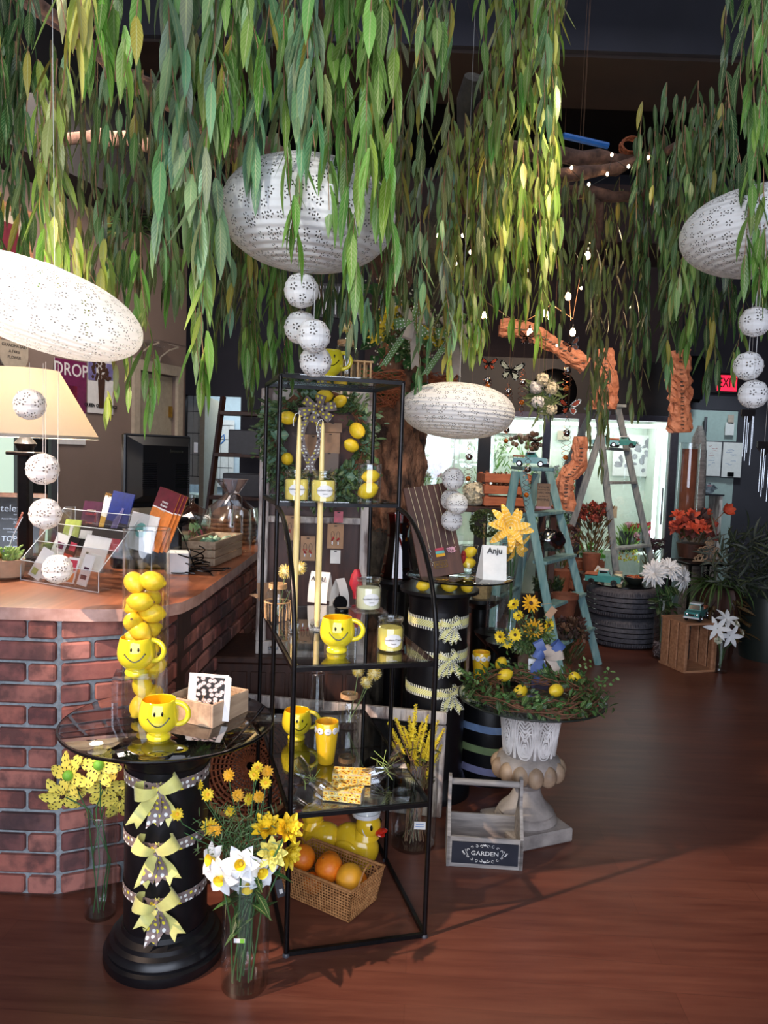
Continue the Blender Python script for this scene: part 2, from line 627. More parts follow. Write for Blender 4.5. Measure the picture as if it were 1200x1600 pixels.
noisy('stone_grey', (120, 112, 108), (176, 164, 156), 12, 0.75, 0.4)
noisy('terracotta', (110, 60, 42), (140, 82, 58), 14, 0.8, 0.2)
noisy('twine', (170, 130, 88), (208, 170, 126), 80, 0.9, 0.5)
plain('kraft', (176, 138, 108), 0.75)
plain('duck_yellow', (236, 192, 40), 0.15, var=.04, coat=.5)
plain('duck_beak', (200, 34, 20), 0.2, coat=.5)
plain('enamel_white', (236, 236, 238), 0.15, coat=.5)
plain('enamel_black', (10, 10, 12), 0.15)
plain('truck_teal', (76, 152, 150), 0.25, coat=.4)
plain('chrome', (210, 210, 214), 0.12, 1.0)
plain('tyre_black', (22, 22, 24), 0.6)
plain('petal_yellow', (246, 212, 40), 0.6, var=.15)
plain('petal_amber', (244, 178, 26), 0.6, var=.2)
plain('petal_pale', (246, 236, 130), 0.6, var=.12)
plain('petal_white', (240, 240, 240), 0.6, var=.06)
plain('petal_cream', (232, 226, 200), 0.7, var=.1)
plain('petal_red', (176, 24, 34), 0.6, var=.3)
plain('petal_rust', (150, 52, 30), 0.7, var=.35)
plain('petal_poppy', (226, 88, 50), 0.6, var=.25)
plain('petal_purple', (120, 70, 170), 0.6, var=.25)
plain('petal_pink', (226, 170, 186), 0.6, var=.15)
plain('flower_brown', (74, 44, 26), 0.9, var=.3)
plain('bud_green', (126, 196, 62), 0.6, var=.12)
plain('pom_yellow', (238, 210, 92), 0.8, var=.1)
plain('pom_cream', (240, 226, 170), 0.8, var=.1)
plain('ribbon_yellow', (226, 222, 130), 0.45, var=.12, sheen=.4)
plain('ribbon_blue', (76, 98, 158), 0.5, var=.15)
plain('ribbon_greige', (190, 172, 158), 0.6, var=.1)
plain('raffia', (150, 172, 96), 0.6)
noisy('orchid_spike', (226, 196, 30), (246, 226, 70), 40, 0.7, 0.5)
newmat('exit_red', (255, 40, 70), 0.5, em=1.3, emcol=(255, 30, 66))
newmat('bulb_glow', (255, 220, 170), 0.4, em=30, emcol=(255, 206, 150))
newmat('fairy_glow', (255, 230, 190), 0.4, em=22, emcol=(255, 224, 180))
newmat('window_day', (200, 222, 205), 0.5, em=.7, emcol=(200, 226, 206))
newmat('tube_glow', (230, 245, 255), 0.4, em=9, emcol=(236, 246, 255))
plain('cooler_white', (216, 226, 214), 0.5, var=.04)
plain('cooler_frame', (96, 92, 104), 0.3, 0.7)
plain('cooler_dark', (30, 24, 26), 0.4)
plain('room_white', (206, 222, 232), 0.6, var=.04)
plain('cabinet_yellow', (214, 164, 50), 0.5)
plain('blue_ink', (60, 120, 190), 0.6)
plain('copper_wire', (190, 120, 90), .25, 1.0)
plain('amber_glass', (214, 110, 24), .1, coat=.6)
plain('print_greyflower', (170, 168, 176), .6, var=.3, scale=12)
glass('glass_plum', (110, 70, 90), .6, .15)
plain('plastic_blue', (40, 110, 190), 0.3)
plain('grout_dark', (40, 34, 36), 0.8)
plain('bucket_dark', (36, 42, 38), 0.4)
plain('pebbles', (110, 88, 88), 0.3, var=.5, scale=120)
noisy('burlap', (150, 130, 96), (186, 164, 124), 60, .9, .4)
noisy('moss', (50, 74, 34), (96, 124, 56), 40, 0.95, 1.0, dist=0.02)
def leafmat(name, trans=0.35, rough=0.36, vein=True):
 m = bpy.data.materials.new(name)
 m.use_nodes = True
 n = NT(m)
 at = n.new('ShaderNodeVertexColor')
 at.layer_name = 'tone'
 uv = n.new('ShaderNodeTexCoord').outputs['UV']
 sp = n.new('ShaderNodeSeparateXYZ')
 n.link(uv, sp.inputs[0])
 mid = n.math('ABSOLUTE', n.math('SUBTRACT', sp.outputs[0], 0.5))
 midm = n.math('LESS_THAN', mid, 0.045)
 vn = n.math('SINE', n.math('MULTIPLY', n.math('SUBTRACT', sp.outputs[1], n.math('MULTIPLY', mid, 0.35)), 70))
 vs = n.math('MULTIPLY', n.math('GREATER_THAN', vn, 0.75), 0.22)
 c = n.mix(midm, at.outputs[0], tuple(lin((196, 200, 150))))
 c = n.mix(n.math('MULTIPLY', midm, 0.55), at.outputs[0], tuple(lin((206, 208, 156))))
 c = n.mix(vs, c, tuple(lin((190, 214, 140))))
 nz = n.noise(n.coord('Object'), 9, 3)
 c = n.mix(n.math('MULTIPLY', nz, 0.4), c, tuple(lin((60, 84, 38))))
 n.base(c)
 n.b.inputs['Roughness'].default_value = rough
 n.bump(n.math('ADD', vn, n.math('MULTIPLY', mid, -6)), 0.25, 0.0006)
 tl = n.new('ShaderNodeBsdfTranslucent')
 n.link(c, tl.inputs[0])
 mx = n.new('ShaderNodeMixShader')
 mx.inputs[0].default_value = trans
 n.link(n.b.outputs[0], mx.inputs[1])
 n.link(tl.outputs[0], mx.inputs[2])
 n.link(mx.outputs[0], n.n['Material Output'].inputs[0])
 MATS[name] = m
leafmat('leaf')
def tonemat(name, rough=0.6, bump=.15):
 "takes the thing's own colours from its colour attribute"
 n = newmat(name, (200, 200, 200), rough)
 at = n.new('ShaderNodeVertexColor')
 at.layer_name = 'tone'
 nz = n.noise(n.coord('Object'), 40, 3)
 n.base(n.mix(n.math('MULTIPLY', nz, 0.25), at.outputs[0], (0.2, 0.2, 0.2)))
 n.bump(nz, bump, .002)
tonemat('toned')
tonemat('toned_gloss', .25, .02)
# paper lantern with punched flower pattern
def lantern_mat(name, usc, vsc, ribs, glow=0.0):
 m = bpy.data.materials.new(name)
 m.use_nodes = True
 n = NT(m)
 n.b.inputs['Base Color'].default_value = (*lin((236, 236, 238)), 1)
 n.b.inputs['Roughness'].default_value = 0.85
 v = n.coord('UV', (usc, vsc, 1))
 vo = n.voro(v, 1.0, 0.75)
 vo.voronoi_dimensions = '2D'
 sub = n.new('ShaderNodeVectorMath', operation='SUBTRACT')
 n.link(v, sub.inputs[0])
 n.link(vo.outputs['Position'], sub.inputs[1])
 sp = n.new('ShaderNodeSeparateXYZ')
 n.link(sub.outputs[0], sp.inputs[0])
 th = n.math('ARCTAN2', sp.outputs[1], sp.outputs[0])
 r = n.math('SQRT', n.math('ADD', n.math('POWER', sp.outputs[0], 2), n.math('POWER', sp.outputs[1], 2)))
 pet = n.math('GREATER_THAN', n.math('COSINE', n.math('MULTIPLY', th, 5)), 0.35)
 ring = n.math('MULTIPLY', n.math('GREATER_THAN', r, 0.14), n.math('LESS_THAN', r, 0.31))
 hole = n.math('MULTIPLY', pet, ring)
 uvs = n.new('ShaderNodeSeparateXYZ')
 n.link(n.new('ShaderNodeTexCoord').outputs['UV'], uvs.inputs[0])
 rb = n.math('SINE', n.math('MULTIPLY', uvs.outputs[1], ribs * 2 * PI))
 n.bump(n.math('MULTIPLY', rb, 1.0), 0.35, 0.004)
 tl = n.new('ShaderNodeBsdfTranslucent')
 tl.inputs[0].default_value = (*lin((245, 240, 232)), 1)
 mx = n.new('ShaderNodeMixShader')
 mx.inputs[0].default_value = 0.35
 n.link(n.b.outputs[0], mx.inputs[1])
 n.link(tl.outputs[0], mx.inputs[2])
 tr = n.new('ShaderNodeBsdfTransparent')
 tr.inputs[0].default_value = (.4, .4, .4, 1)  # grey tint darkens the holes, standing in for shade inside the paper
 m2 = n.new('ShaderNodeMixShader')
 n.link(hole, m2.inputs[0])
 n.link(mx.outputs[0], m2.inputs[1])
 n.link(tr.outputs[0], m2.inputs[2])
 n.link(m2.outputs[0], n.n['Material Output'].inputs[0])
 MATS[name] = m
lantern_mat('lantern_paper', 46, 14, 22)
lantern_mat('ball_paper', 8, 4.4, 4)
# ribbons
def ribbon_mat(name, bg, dots, scale=2.2, size=0.24, rnd=0.35):
 n = newmat(name, bg, 0.6)
 v = n.coord('UV', (scale, scale, 1))
 vo = n.voro(v, 1.0, rnd)
 vo.voronoi_dimensions = '2D'
 mask = n.math('LESS_THAN', vo.outputs['Distance'], size)
 sp = n.new('ShaderNodeSeparateColor')
 n.link(vo.outputs['Color'], sp.inputs[0])
 k = len(dots)
 col = n.ramp(sp.outputs[0], [(i / k, lin(d)) for i, d in enumerate(dots)], 'CONSTANT')
 n.base(n.mix(mask, tuple(lin(bg)), col))
ribbon_mat('ribbon_dots', (128, 112, 108), [(24, 22, 26), (240, 240, 236), (232, 216, 60), (236, 236, 230)], 1.9, 0.27)
ribbon_mat('ribbon_green_dots', (110, 148, 84), [(240, 244, 236), (250, 250, 246)], 2.8, 0.2, 0.1)
ribbon_mat('felt_dots', (244, 224, 96), [(38, 30, 24), (34, 28, 22)], 3.6, 0.2, .4)
ribbon_mat('felt_dots_white', (242, 184, 56), [(250, 240, 200), (250, 236, 190)], 5.5, 0.2, .3)
n = newmat('ribbon_gingham', (220, 220, 120), 0.6)
tc = n.new('ShaderNodeTexCoord').outputs['UV']
sp = n.new('ShaderNodeSeparateXYZ')
n.link(tc, sp.inputs[0])
edge = n.math('GREATER_THAN', n.math('ABSOLUTE', n.math('SUBTRACT', sp.outputs[1], .5)), .27)
stp = n.math('GREATER_THAN', n.math('FRACT', n.math('MULTIPLY', sp.outputs[0], 4.2)), .55)
ck = n.new('ShaderNodeTexChecker')
ck.inputs['Scale'].default_value = 9
ck.inputs['Color1'].default_value = (*lin((214, 206, 96)), 1)
ck.inputs['Color2'].default_value = (*lin((238, 236, 196)), 1)
n.link(tc, ck.inputs['Vector'])
n.base(n.mix(edge, ck.outputs[0], n.mix(stp, tuple(lin((236, 234, 214))), tuple(lin((26, 26, 40))))))
# daisy photo card (white daisies on black)
n = newmat('daisy_print', (20, 20, 20), .4)
v = n.coord('UV', (5, 6, 1))
vo = n.voro(v, 1, .8)
vo.voronoi_dimensions = '2D'
sub = n.new('ShaderNodeVectorMath', operation='SUBTRACT')
n.link(v, sub.inputs[0])
n.link(vo.outputs['Position'], sub.inputs[1])
sp = n.new('ShaderNodeSeparateXYZ')
n.link(sub.outputs[0], sp.inputs[0])
th = n.math('ARCTAN2', sp.outputs[1], sp.outputs[0])
rr = n.math('MULTIPLY_ADD', n.math('COSINE', n.math('MULTIPLY', th, 11)), .09, .36)
pm = n.math('LESS_THAN', vo.outputs['Distance'], rr)
cm = n.math('LESS_THAN', vo.outputs['Distance'], .1)
n.base(n.mix(cm, n.mix(pm, (0.012, 0.012, 0.012), tuple(lin((238, 214, 210)))), (0.2, 0.12, 0.1)))
# sunflower box print
n = newmat('sunflower_print', (246, 206, 90), .5)
v = n.coord('UV', (6, 3, 1))
vo = n.voro(v, 1, .8)
vo.voronoi_dimensions = '2D'
n.base(n.ramp(vo.outputs['Distance'], [(0, lin((120, 40, 20))), (.16, lin((120, 40, 20))), (.2, lin((240, 180, 50))), (.42, lin((246, 210, 100))), (.5, lin((120, 130, 110))), (.62, lin((246, 224, 150)))], 'LINEAR'))
# lamp shade
def shade_mat(name, col, tcol, k=.6):
 m = bpy.data.materials.new(name)
 m.use_nodes = True
 n = NT(m)
 n.b.inputs['Base Color'].default_value = (*lin(col), 1)
 n.b.inputs['Roughness'].default_value = .9
 tl = n.new('ShaderNodeBsdfTranslucent')
 tl.inputs[0].default_value = (*lin(tcol), 1)
 mx = n.new('ShaderNodeMixShader')
 mx.inputs[0].default_value = k
 n.link(n.b.outputs[0], mx.inputs[1])
 n.link(tl.outputs[0], mx.inputs[2])
 n.link(mx.outputs[0], n.n['Material Output'].inputs[0])
 MATS[name] = m
shade_mat('shade_cream', (246, 238, 222), (255, 248, 234), .7)
# ================================================================ room shell
def slab(name, c, d, m, rz=0):
 return struct(MB().box(c, d, rz).build(name, m, smooth=False))
slab('floor', (0, 4.0, -0.05), (16, 14, 0.1), 'floor_wood')
slab('ceiling', (0, 4.0, 4.45), (16, 14, 0.1), 'ceiling_black')
# left wall, running back at a slant, with a doorway
WL = Vector((-1.69, 6.45, 0))
WD = Vector((-0.342, -0.940, 0)).normalized()  # towards the camera
WN = Vector((0.940, -0.342, 0))
WA = math.atan2(WD.y, WD.x)
def wl(s, z=0, off=0.0):
 "point on the left wall, s metres from its far end"
 return WL + WD * s + WN * off + Vector((0, 0, z))
b = MB()
ds0, ds1, dz = 0.13, 0.62, 2.07   # doorway span
for (s0, s1, z0, z1) in ((0, ds0, 0, 4.4), (ds0, ds1, dz, 4.4), (ds1, 7.6, 0, 4.4)):
 b.box(wl((s0 + s1) / 2, (z0 + z1) / 2, -0.06), (s1 - s0, 0.12, z1 - z0), WA)
struct(b.build('wall_left', 'wall_taupe', smooth=False))
b = MB()
for s in (ds0 - .03, ds1 + .03):
 b.box(wl(s, dz / 2, .012), (.07, .03, dz), WA)
b.box(wl((ds0 + ds1) / 2, dz + .04, .012), (ds1 - ds0 + .14, .03, .08), WA)
struct(b.build('trim_1', 'trim_cream', smooth=False))
d1 = struct(MB().box((0, 0, dz / 2), (ds1 - ds0 - .02, .04, dz - .02), 0).build('door_1', 'door_cream', smooth=False))
d1.location = wl((ds0 + ds1) / 2, 0, -.05)
d1.rotation_euler = (0, 0, WA)
MB().box((-.2, .03, 1.78), (.02, .03, .09)).build('hinge', 'brass', d1, smooth=False)
# lit window on the left wall behind the lamp
s0, s1 = 1.55, 2.3
b = MB().box(wl(1.9, 1.28, .004), (.8, .012, .9), WA)
wn = struct(b.build('window_1', 'window_day', smooth=False))
b = MB()
for z in (.83, 1.73):
 b.box(wl(1.9, z, .02), (.86, .04, .05), WA)
for s in (1.5, 2.3, 1.78):
 b.box(wl(s, 1.28, .02), (.05, .04, .95), WA)
b.build('window_frame', 'grey_plastic', wn, smooth=False)
struct(MB().box(wl(3.2, 3.75, .18), (6.6, .36, 1.3), WA).build('trim_6', 'ceiling_black', smooth=False))
# back wall with two openings
YB = 8.0
b = MB()
for (x0, x1, z0, z1) in ((-4.5, -2.1, 0, 4.4), (-2.1, -1.52, 2.04, 4.4), (-1.52, -0.2, 0, 4.4), (-.2, 2.95, 2.3, 4.4), (3.62, 8, 0, 4.4), (2.95, 3.62, 2.08, 4.4)):
 b.box(((x0 + x1) / 2, YB + .06, (z0 + z1) / 2), (x1 - x0, .12, z1 - z0))
struct(b.build('wall_back', 'wall_dark', smooth=False))
struct(MB().box((1.35, 7.93, 2.95), (3.2, .08, 1.4)).build('trim_5', 'wall_plum', smooth=False))
slab('wall_right', (5.6, 4, 2.2), (.12, 14, 4.4), 'wall_dark')
# shop front behind the camera with its big window opening
b = MB()
b.box((0, -2.0, .25), (11, .12, .5))
b.box((0, -2.0, 3.9), (11, .12, 1.1))
for x in (-4, 4):
 b.box((x, -2.0, 2.2), (3.2, .12, 4.4))
struct(b.build('wall_front', 'wall_taupe', smooth=False))
# high bulkhead across the room
b = MB().box((0.9, 5.32, 4.2), (11, .7, .4))
b2 = slab('trim_2', (.9, 4.95, 4.22), (11, .05, .4), 'bulkhead')
struct(b.build('trim_3', 'soffit_brown', smooth=False))
b = MB().box((1.2, 7.5, 3.72), (9.0, .9, .5))
struct(b.build('trim_4', 'wall_plum', smooth=False))
# small bright back room
b = MB()
b.box((-1.8, 9.9, 1.2), (2.4, .1, 2.6))
b.box((-2.75, 9, 1.2), (.1, 1.9, 2.6))
b.box((-1.0, 9, 1.2), (.1, 1.9, 2.6))
b.box((-1.8, 9, 2.5), (2.4, 1.9, .1))
struct(b.build('wall_washroom', 'room_white', smooth=False))
light('AREA', 'washroom_light', (-1.85, 8.9, 2.4), (-1.85, 8.9, 0), 22, (.82, .93, 1.0), .9)
# ================================================================ brick counter
CT = 0.97
bc = empty('brick_counter', (-1.04, 2.45, 0), 0, 'red brick checkout counter with a rounded wooden top beside the flower displays', 'counter')
pts = [Vector((-2.2, 2.45, 0)), Vector((-1.04, 2.45, 0)), Vector((-0.765, 2.58, 0)), Vector((-0.70, 4.55, 0)), Vector((-1.25, 4.6, 0))]
mb = MB()
br = MB()
tones = [(146, 84, 74), (160, 94, 82), (134, 74, 70), (156, 98, 88), (120, 74, 72), (170, 108, 96), (92, 66, 68), (142, 86, 80), (174, 116, 106)]
off = Vector((1.04, -2.45, 0))
for a, b_ in zip(pts, pts[1:]):
 d = (b_ - a)
 L = d.length
 d.normalize()
 nrm = Vector((d.y, -d.x, 0))
 ang = math.atan2(d.y, d.x)
 br_c = (a + b_) / 2 - nrm * .03
 mb.box(br_c + Vector((0, 0, .465)) + off, (L, .05, .93), ang)
 for row in range(13):
  z = row * .0715 + .037
  x = 0.0
  first = True
  end = L
  # start from the corner side, running bond
  x = end
  k = 0
  ln = .2 if row % 2 else .1
  while x > 0.001:
   w_ = min(ln, x)
   if w_ > .03:
    c0 = tuple(lin(random.choice(tones)))
    br.col = c0
    cc = a + d * (x - w_ / 2) + Vector((0, 0, z)) + nrm * U(-.002, .004)
    br.box(cc + off, (w_ - .012 + U(-.003, .002), .028, .059 + U(-.003, .002)), ang + U(-.006, .006), bev=.006)
   x -= w_
   ln = .2
br.build('brick', 'brick', bc, smooth=False).name = 'brick_courses'
mb.build('mortar', 'mortar', bc, smooth=False)
# worktop outline: front edge, rounded end, right leg, inner edge
edge = [(-2.2, 2.415), (-1.25, 2.415), (-1.08, 2.42), (-.93, 2.43), (-.82, 2.455), (-.735, 2.51), (-.68, 2.60), (-.66, 2.75), (-.655, 3.2), (-.65, 4.6)]
inner = [(-1.30, 4.6), (-1.36, 3.42), (-2.2, 3.42)]
t = MB()
poly = edge + inner
t.prism(poly, .93, CT, 0)
t.m[0] = 0
for i in range(2, 2 + len(edge) - 1):
 t.m[i] = 1
t.v = [(x + 1.04, y - 2.45, z) for x, y, z in t.v]
t.build('worktop', ['counter_wood', 'counter_nosing'], bc, smooth=True)
# carcass under the top on the clerk's side
MB().box((-1.0, 0.5, .46), (1.9, .8, .9)).box((0.05, 1.2, .46), (.5, 1.75, .9)).build('carcass', 'dark_wood', bc, smooth=False)
def on_counter(u, v):
 return G(u, v, CT)
# ---------------------------------------------------------------- table lamp
p = on_counter(40, 880)
p = Vector((-1.50, 3.2, CT))
lamp = empty('table_lamp', p, 0, 'lit table lamp with a wide cream shade standing on the counter behind the plaque', 'lamp')
zc = P(40, 682, 3.2).z - CT
zt = P(20, 577, 3.2).z - CT
MB().lathe([(.29, zc), (.13, zt)], n=48, cap=False).lathe([(.286, zc), (.126, zt)], n=48, cap=False).build('lamp_shade', 'shade_cream', lamp)
MB().lathe([(.291, zc - .004), (.291, zc + .008), (.287, zc + .008)], n=48, cap=False).build('shade_trim', 'trim_cream', lamp)
b = MB().box((0, 0, .01), (.16, .16, .02), bev=.004).box((0, 0, .03), (.11, .11, .03), bev=.006)
b.box((0, 0, zc * .5), (.05, .05, zc - .06), bev=.008).box((0, 0, zc - .07), (.12, .1, .015), bev=.004)
b.lathe([(.03, zc - .06), (.045, zc - .03), (.02, zc), (.008, zc + .06)], n=16)
b.build('lamp_base', 'black_metal', lamp)
MB().lathe([(.004, zc + .06), (.02, zc + .07), (.032, zc + .11), (.02, zc + .15), (.002, zc + .16)], n=16).build('bulb', 'bulb_glow', lamp)
light('POINT', 'table_lamp_bulb', (p.x, p.y, CT + zc + .11), (0, 0, 0), 125, (1, .87, .70), .05)
# ---------------------------------------------------------------- award plaque
pl = empty('award_plaque', on_counter(25, 872), 0, 'dark framed award plaque reading TOP 500 leaning on the counter', 'plaque', rot=(R(-14), 0, R(12)))
MB().box((0, 0, .15), (.235, .02, .30), bev=.005).build('plaque_frame', 'dark_wood', pl, smooth=False)
MB().box((0, -.0115, .15), (.19, .004, .255)).build('plaque_face', 'enamel_black', pl, smooth=False)
for s_, z_, sz in (('teleflora', .225, .045), ('floral unit', .198, .009), ('Award Winner - Member FTD', .178, .011), ('2017', .16, .018), ('Achieving outstanding growth', .132, .01), ('Among total florists', .118, .01), ('TOP 500', .085, .034), ('teleflora member florist', .052, .01)):
 text(s_, sz, 'steel', pl, 'lettering', (0, -.0142, z_))
# ---------------------------------------------------------------- succulent
p = on_counter(5, 905)
su = empty('succulent', p + Vector((0, .03, 0)), 0, 'green jelly bean succulent in a low pot at the left end of the counter', 'plant')
MB().lathe([(.045, 0), (.06, .01), (.065, .075), (.055, .075), (.05, .06)], n=20).build('pot', 'kraft', su)
b = MB()
for k in range(120):
 a, r_ = U(0, 6.3), U(0, .06)
 q = Vector((math.cos(a) * r_, math.sin(a) * r_, U(.07, .12)))
 b.col = tuple(lin(random.choice([(150, 176, 90), (122, 160, 74), (170, 190, 110)])))
 b.ell(q, (.0045, .0045, .012), 6, 4, M=rot_to(Vector((math.cos(a), math.sin(a), U(.2, 1.6)))))
b.build('leaf_rosettes', 'toned', su)
b = MB()
b.tube([(.0, 0, .1), (.03, -.01, .17), (.06, 0, .24)], .002, 5)
b.col = tuple(lin((220, 120, 90)))
for k in range(7):
 b.ell((.035 + k * .004, 0, .2 + k * .009), .005, 6, 4)
b.build('flower_spike', 'toned', su)
# ---------------------------------------------------------------- candle jar with gold lid
p = on_counter(8, 903)
cj = empty('candle_jar', p + Vector((-.03, -.045, 0)), 0, 'small brown candle jar with a gold lid beside the succulent', 'jar')
MB().lathe([(.034, 0), (.038, .006), (.038, .075), (.033, .085)], n=24).build('jar_body', 'kraft', cj)
MB().lathe([(.036, .082), (.037, .084), (.037, .098), (.034, .1)], n=24).build('jar_lid', 'brass', cj)
# ---------------------------------------------------------------- brochure rack
c0 = on_counter(32, 905)
c1 = on_counter(148, 925)
rz = math.atan2(c1.y - c0.y, c1.x - c0.x)
W_ = (c1 - c0).length + .02
print('rack', c0, c1, W_, math.degrees(rz))
rk = empty('brochure_rack', c0, rz, 'clear acrylic tiered leaflet rack full of cards on the counter', 'rack')
b = MB()
tiers = [(0.0, 0.0, .075), (.065, .055, .09), (.13, .11, .10), (.19, .165, .10)]
for (y0, z0, h_) in tiers:
 b.box((W_ / 2, y0, z0 + h_ / 2), (W_, .003, h_))
 b.box((W_ / 2, y0 + .03, z0 + .004), (W_, .06, .003))
b.prism([(0, 0), (.25, 0), (.25, .27), (.2, .27), (0, .075)], 0, .003, M=Matrix(((0, 0, 1), (1, 0, 0), (0, 1, 0))), c=(-.001, 0, 0))
b.prism([(0, 0), (.25, 0), (.25, .27), (.2, .27), (0, .075)], 0, .003, M=Matrix(((0, 0, 1), (1, 0, 0), (0, 1, 0))), c=(W_, 0, 0))
b.build('rack_body', 'acrylic', rk, smooth=False)
b = MB()
for x in (0, W_):
 b.tube([(x, 0, 0), (x, 0, .075), (x, .2, .27), (x, .25, .27), (x, .25, 0)], .0016, 5)
for (y0, z0, h_) in tiers:
 b.tube([(0, y0, z0 + h_), (W_, y0, z0 + h_)], .0015, 5)
b.tube([(0, 0, 0), (W_, 0, 0)], .0016, 5)
b.build('rack_edge_glint', 'acrylic_glint', rk)  # pale tubes paint bright highlights along the clear sheet edges
b = MB().box((W_ + .055, .12, .20), (.1, .003, .17), rot=Matrix.Rotation(R(-12), 3, 'X')).box((W_ + .055, .09, .12), (.1, .05, .003))
b.build('side_pocket', 'acrylic', rk, smooth=False)
RM = Matrix.Rotation(rz, 3, 'Z')
def card(name, lx, ly, lz, w_, h_, face, label, tilt=14, turn=0, words=(), thick=.004, roll=0, extra=None, wmat='ink', group='leaflets and cards in the clear rack'):
 w_ *= 1.4
 lx *= 1.6 if lx < .25 else 1
 h_ *= 1.15
 o = empty(name, c0 + RM @ Vector((lx, ly, lz)), 0, label, 'leaflet', group, rot=(R(-tilt), R(roll), rz + R(turn)))
 MB().box((0, 0, h_ / 2), (w_, thick, h_)).build('card_stock', face[0], o, smooth=False)
 for (mt, x0, x1, z0, z1) in face[1:]:
  MB().box(((x0 + x1) / 2 * w_, -thick / 2 - .0006, (z0 + z1) / 2 * h_), ((x1 - x0) * w_, .001, (z1 - z0) * h_)).build('print', mt, o, smooth=False)
 for (s_, sz, z_, mt) in words:
  text(s_, sz, mt, o, 'lettering', (0, -thick / 2 - .0022, z_))
 return o
for nm, cc in (('print_navy', (24, 48, 130)), ('print_night', (16, 22, 44)), ('print_plum', (74, 30, 60)), ('print_maroon', (110, 36, 50)), ('print_orange', (226, 132, 62)), ('print_teal', (110, 196, 186)), ('print_green', (176, 190, 96)), ('print_black', (24, 22, 24)), ('print_magenta', (120, 34, 84)), ('print_rose', (206, 70, 90)), ('print_lilac', (128, 120, 176)), ('print_sage', (104, 112, 92)), ('print_olive', (190, 150, 60)), ('print_red', (206, 48, 34))):
 noisy(nm, tuple(x * .8 for x in cc), cc, 40, .35, 0)
card('leaflet', .03, .02, .01, .045, .105, ['white_paper', ('print_green', -.35, .1, .1, .3)], 'white folded card at the front left of the leaflet rack', 22, roll=18)
card('leaflet', .085, .015, .01, .07, .062, ['white_paper', ('print_black', -.42, .42, .25, .85)], 'card with black script lines in the front tier of the leaflet rack', 20, roll=6)
card('leaflet', .155, .02, .01, .04, .085, ['white_paper', ('print_rose', -.4, .4, .5, .9), ('print_orange', -.4, .4, .05, .4)], 'card with an orange print in the front tier of the leaflet rack', 18)
card('leaflet', .20, .02, .01, .036, .10, ['white_paper', ('print_plum', -.3, .3, .2, .34), ('print_plum', -.2, .3, .5, .6)], 'slim white card with small logos at the front right of the leaflet rack', 16, roll=6)
card('leaflet', .05, .085, .065, .05, .10, ['white_paper', ('print_magenta', -.2, .3, .5, .72)], 'white card with a magenta mark in the second tier of the leaflet rack', 18, roll=10)
card('leaflet', .095, .085, .065, .04, .095, ['print_black', ('print_red', -.45, .45, .05, .35), ('print_rose', -.2, .4, .5, .8)], 'red and black card in the second tier of the leaflet rack', 18, roll=8)
card('leaflet', .175, .085, .055, .095, .115, ['white_paper', ('print_sage', -.3, -.2, .3, .5)], 'large white card in the second tier of the leaflet rack', 20, roll=3)
card('leaflet', .05, .15, .12, .065, .095, ['print_green', ('white_paper', -.1, .1, .2, .8)], 'green and cream card in the third tier of the leaflet rack', 16)
card('leaflet', .155, .15, .115, .17, .085, ['print_black', ('white_paper', -.48, -.2, .45, .8), ('print_rose', .25, .48, .1, .6)], 'wide black card with gold script in the third tier of the leaflet rack', 16, words=(('Service', .03, .05, 'petal_pale'),))
card('leaflet', .075, .21, .165, .075, .12, ['print_plum'], 'dark plum leaflet in the back tier of the leaflet rack', 14, words=(('ANNIVERSARY', .008, .1, 'ribbon_greige'), ('CELEBRATE', .012, .085, 'red_ink'), ('with a flower', .008, .05, 'red_ink')))
lf = card('leaflet', .165, .21, .165, .085, .16, ['print_navy', ('print_night', -.5, .5, 0, .35)], 'royal blue leaflet showing a lit glass building in the back tier', 14, roll=5)
b = MB()
for k in range(5):
 b.box((-.012 + .006 * k, -.003, .05 + .006 * k), (.012, .001, .05 + .012 * k), rot=Matrix.Rotation(R(8), 3, 'Y'))
b.build('building_picture', 'print_lilac', lf, smooth=False)
card('leaflet', W_ + .02, .16, .14, .10, .12, ['white_paper'], 'white leaflet with a round teal badge at the right of the rack', 12, roll=6)
o = bpy.data.objects[[x.name for x in C.objects if x.name.startswith('leaflet')][-1]]
MB().lathe([(.028, 0), (.028, .001)], n=20, M=Matrix.Rotation(PI / 2, 3, 'X'), c=(-.005, -.003, .075)).build('badge', 'print_teal', o, smooth=False)
for k in range(3):
 card('leaflet', W_ + .065 + k * .009, .17 + k * .012, .15, .075, .20 - k * .004, ['print_orange', ('print_maroon', -.5, .5, .68, 1.0), ('white_paper', -.5, .5, .66, .68)],
   ['orange and maroon leaflet facing front in the right side pocket', 'orange and maroon leaflet second in the right side pocket', 'orange and maroon leaflet hindmost in the right side pocket'][k], 14, roll=14,
   words=((('every', .014, .182, 'white_paper'), ('flower', .014, .168, 'white_paper'), ('story', .014, .154, 'white_paper')) if k == 0 else ()))
# spiral notebook behind
nb = empty('spiral_notebook', c0 + RM @ Vector((.115, .28, .14)), 0, 'spiral bound floral notebook standing behind the blue leaflet', 'notebook', rot=(R(-12), R(10), rz))
MB().box((0, 0, .09), (.085, .012, .18), bev=.002).build('notebook_cover', 'white_paper', nb, smooth=False)
MB().box((0, -.0075, .055), (.085, .001, .08)).build('cover_print', 'print_olive', nb, smooth=False)
b = MB()
for k in range(9):
 b.tube([(-.038 + k * .0095 + .004 * math.cos(a * PI / 4) * .3, .0 + .009 * math.cos(a * PI / 4), .182 + .009 * math.sin(a * PI / 4)) for a in range(9)], .0011, 5)
b.build('spiral_wire', 'brass', nb)
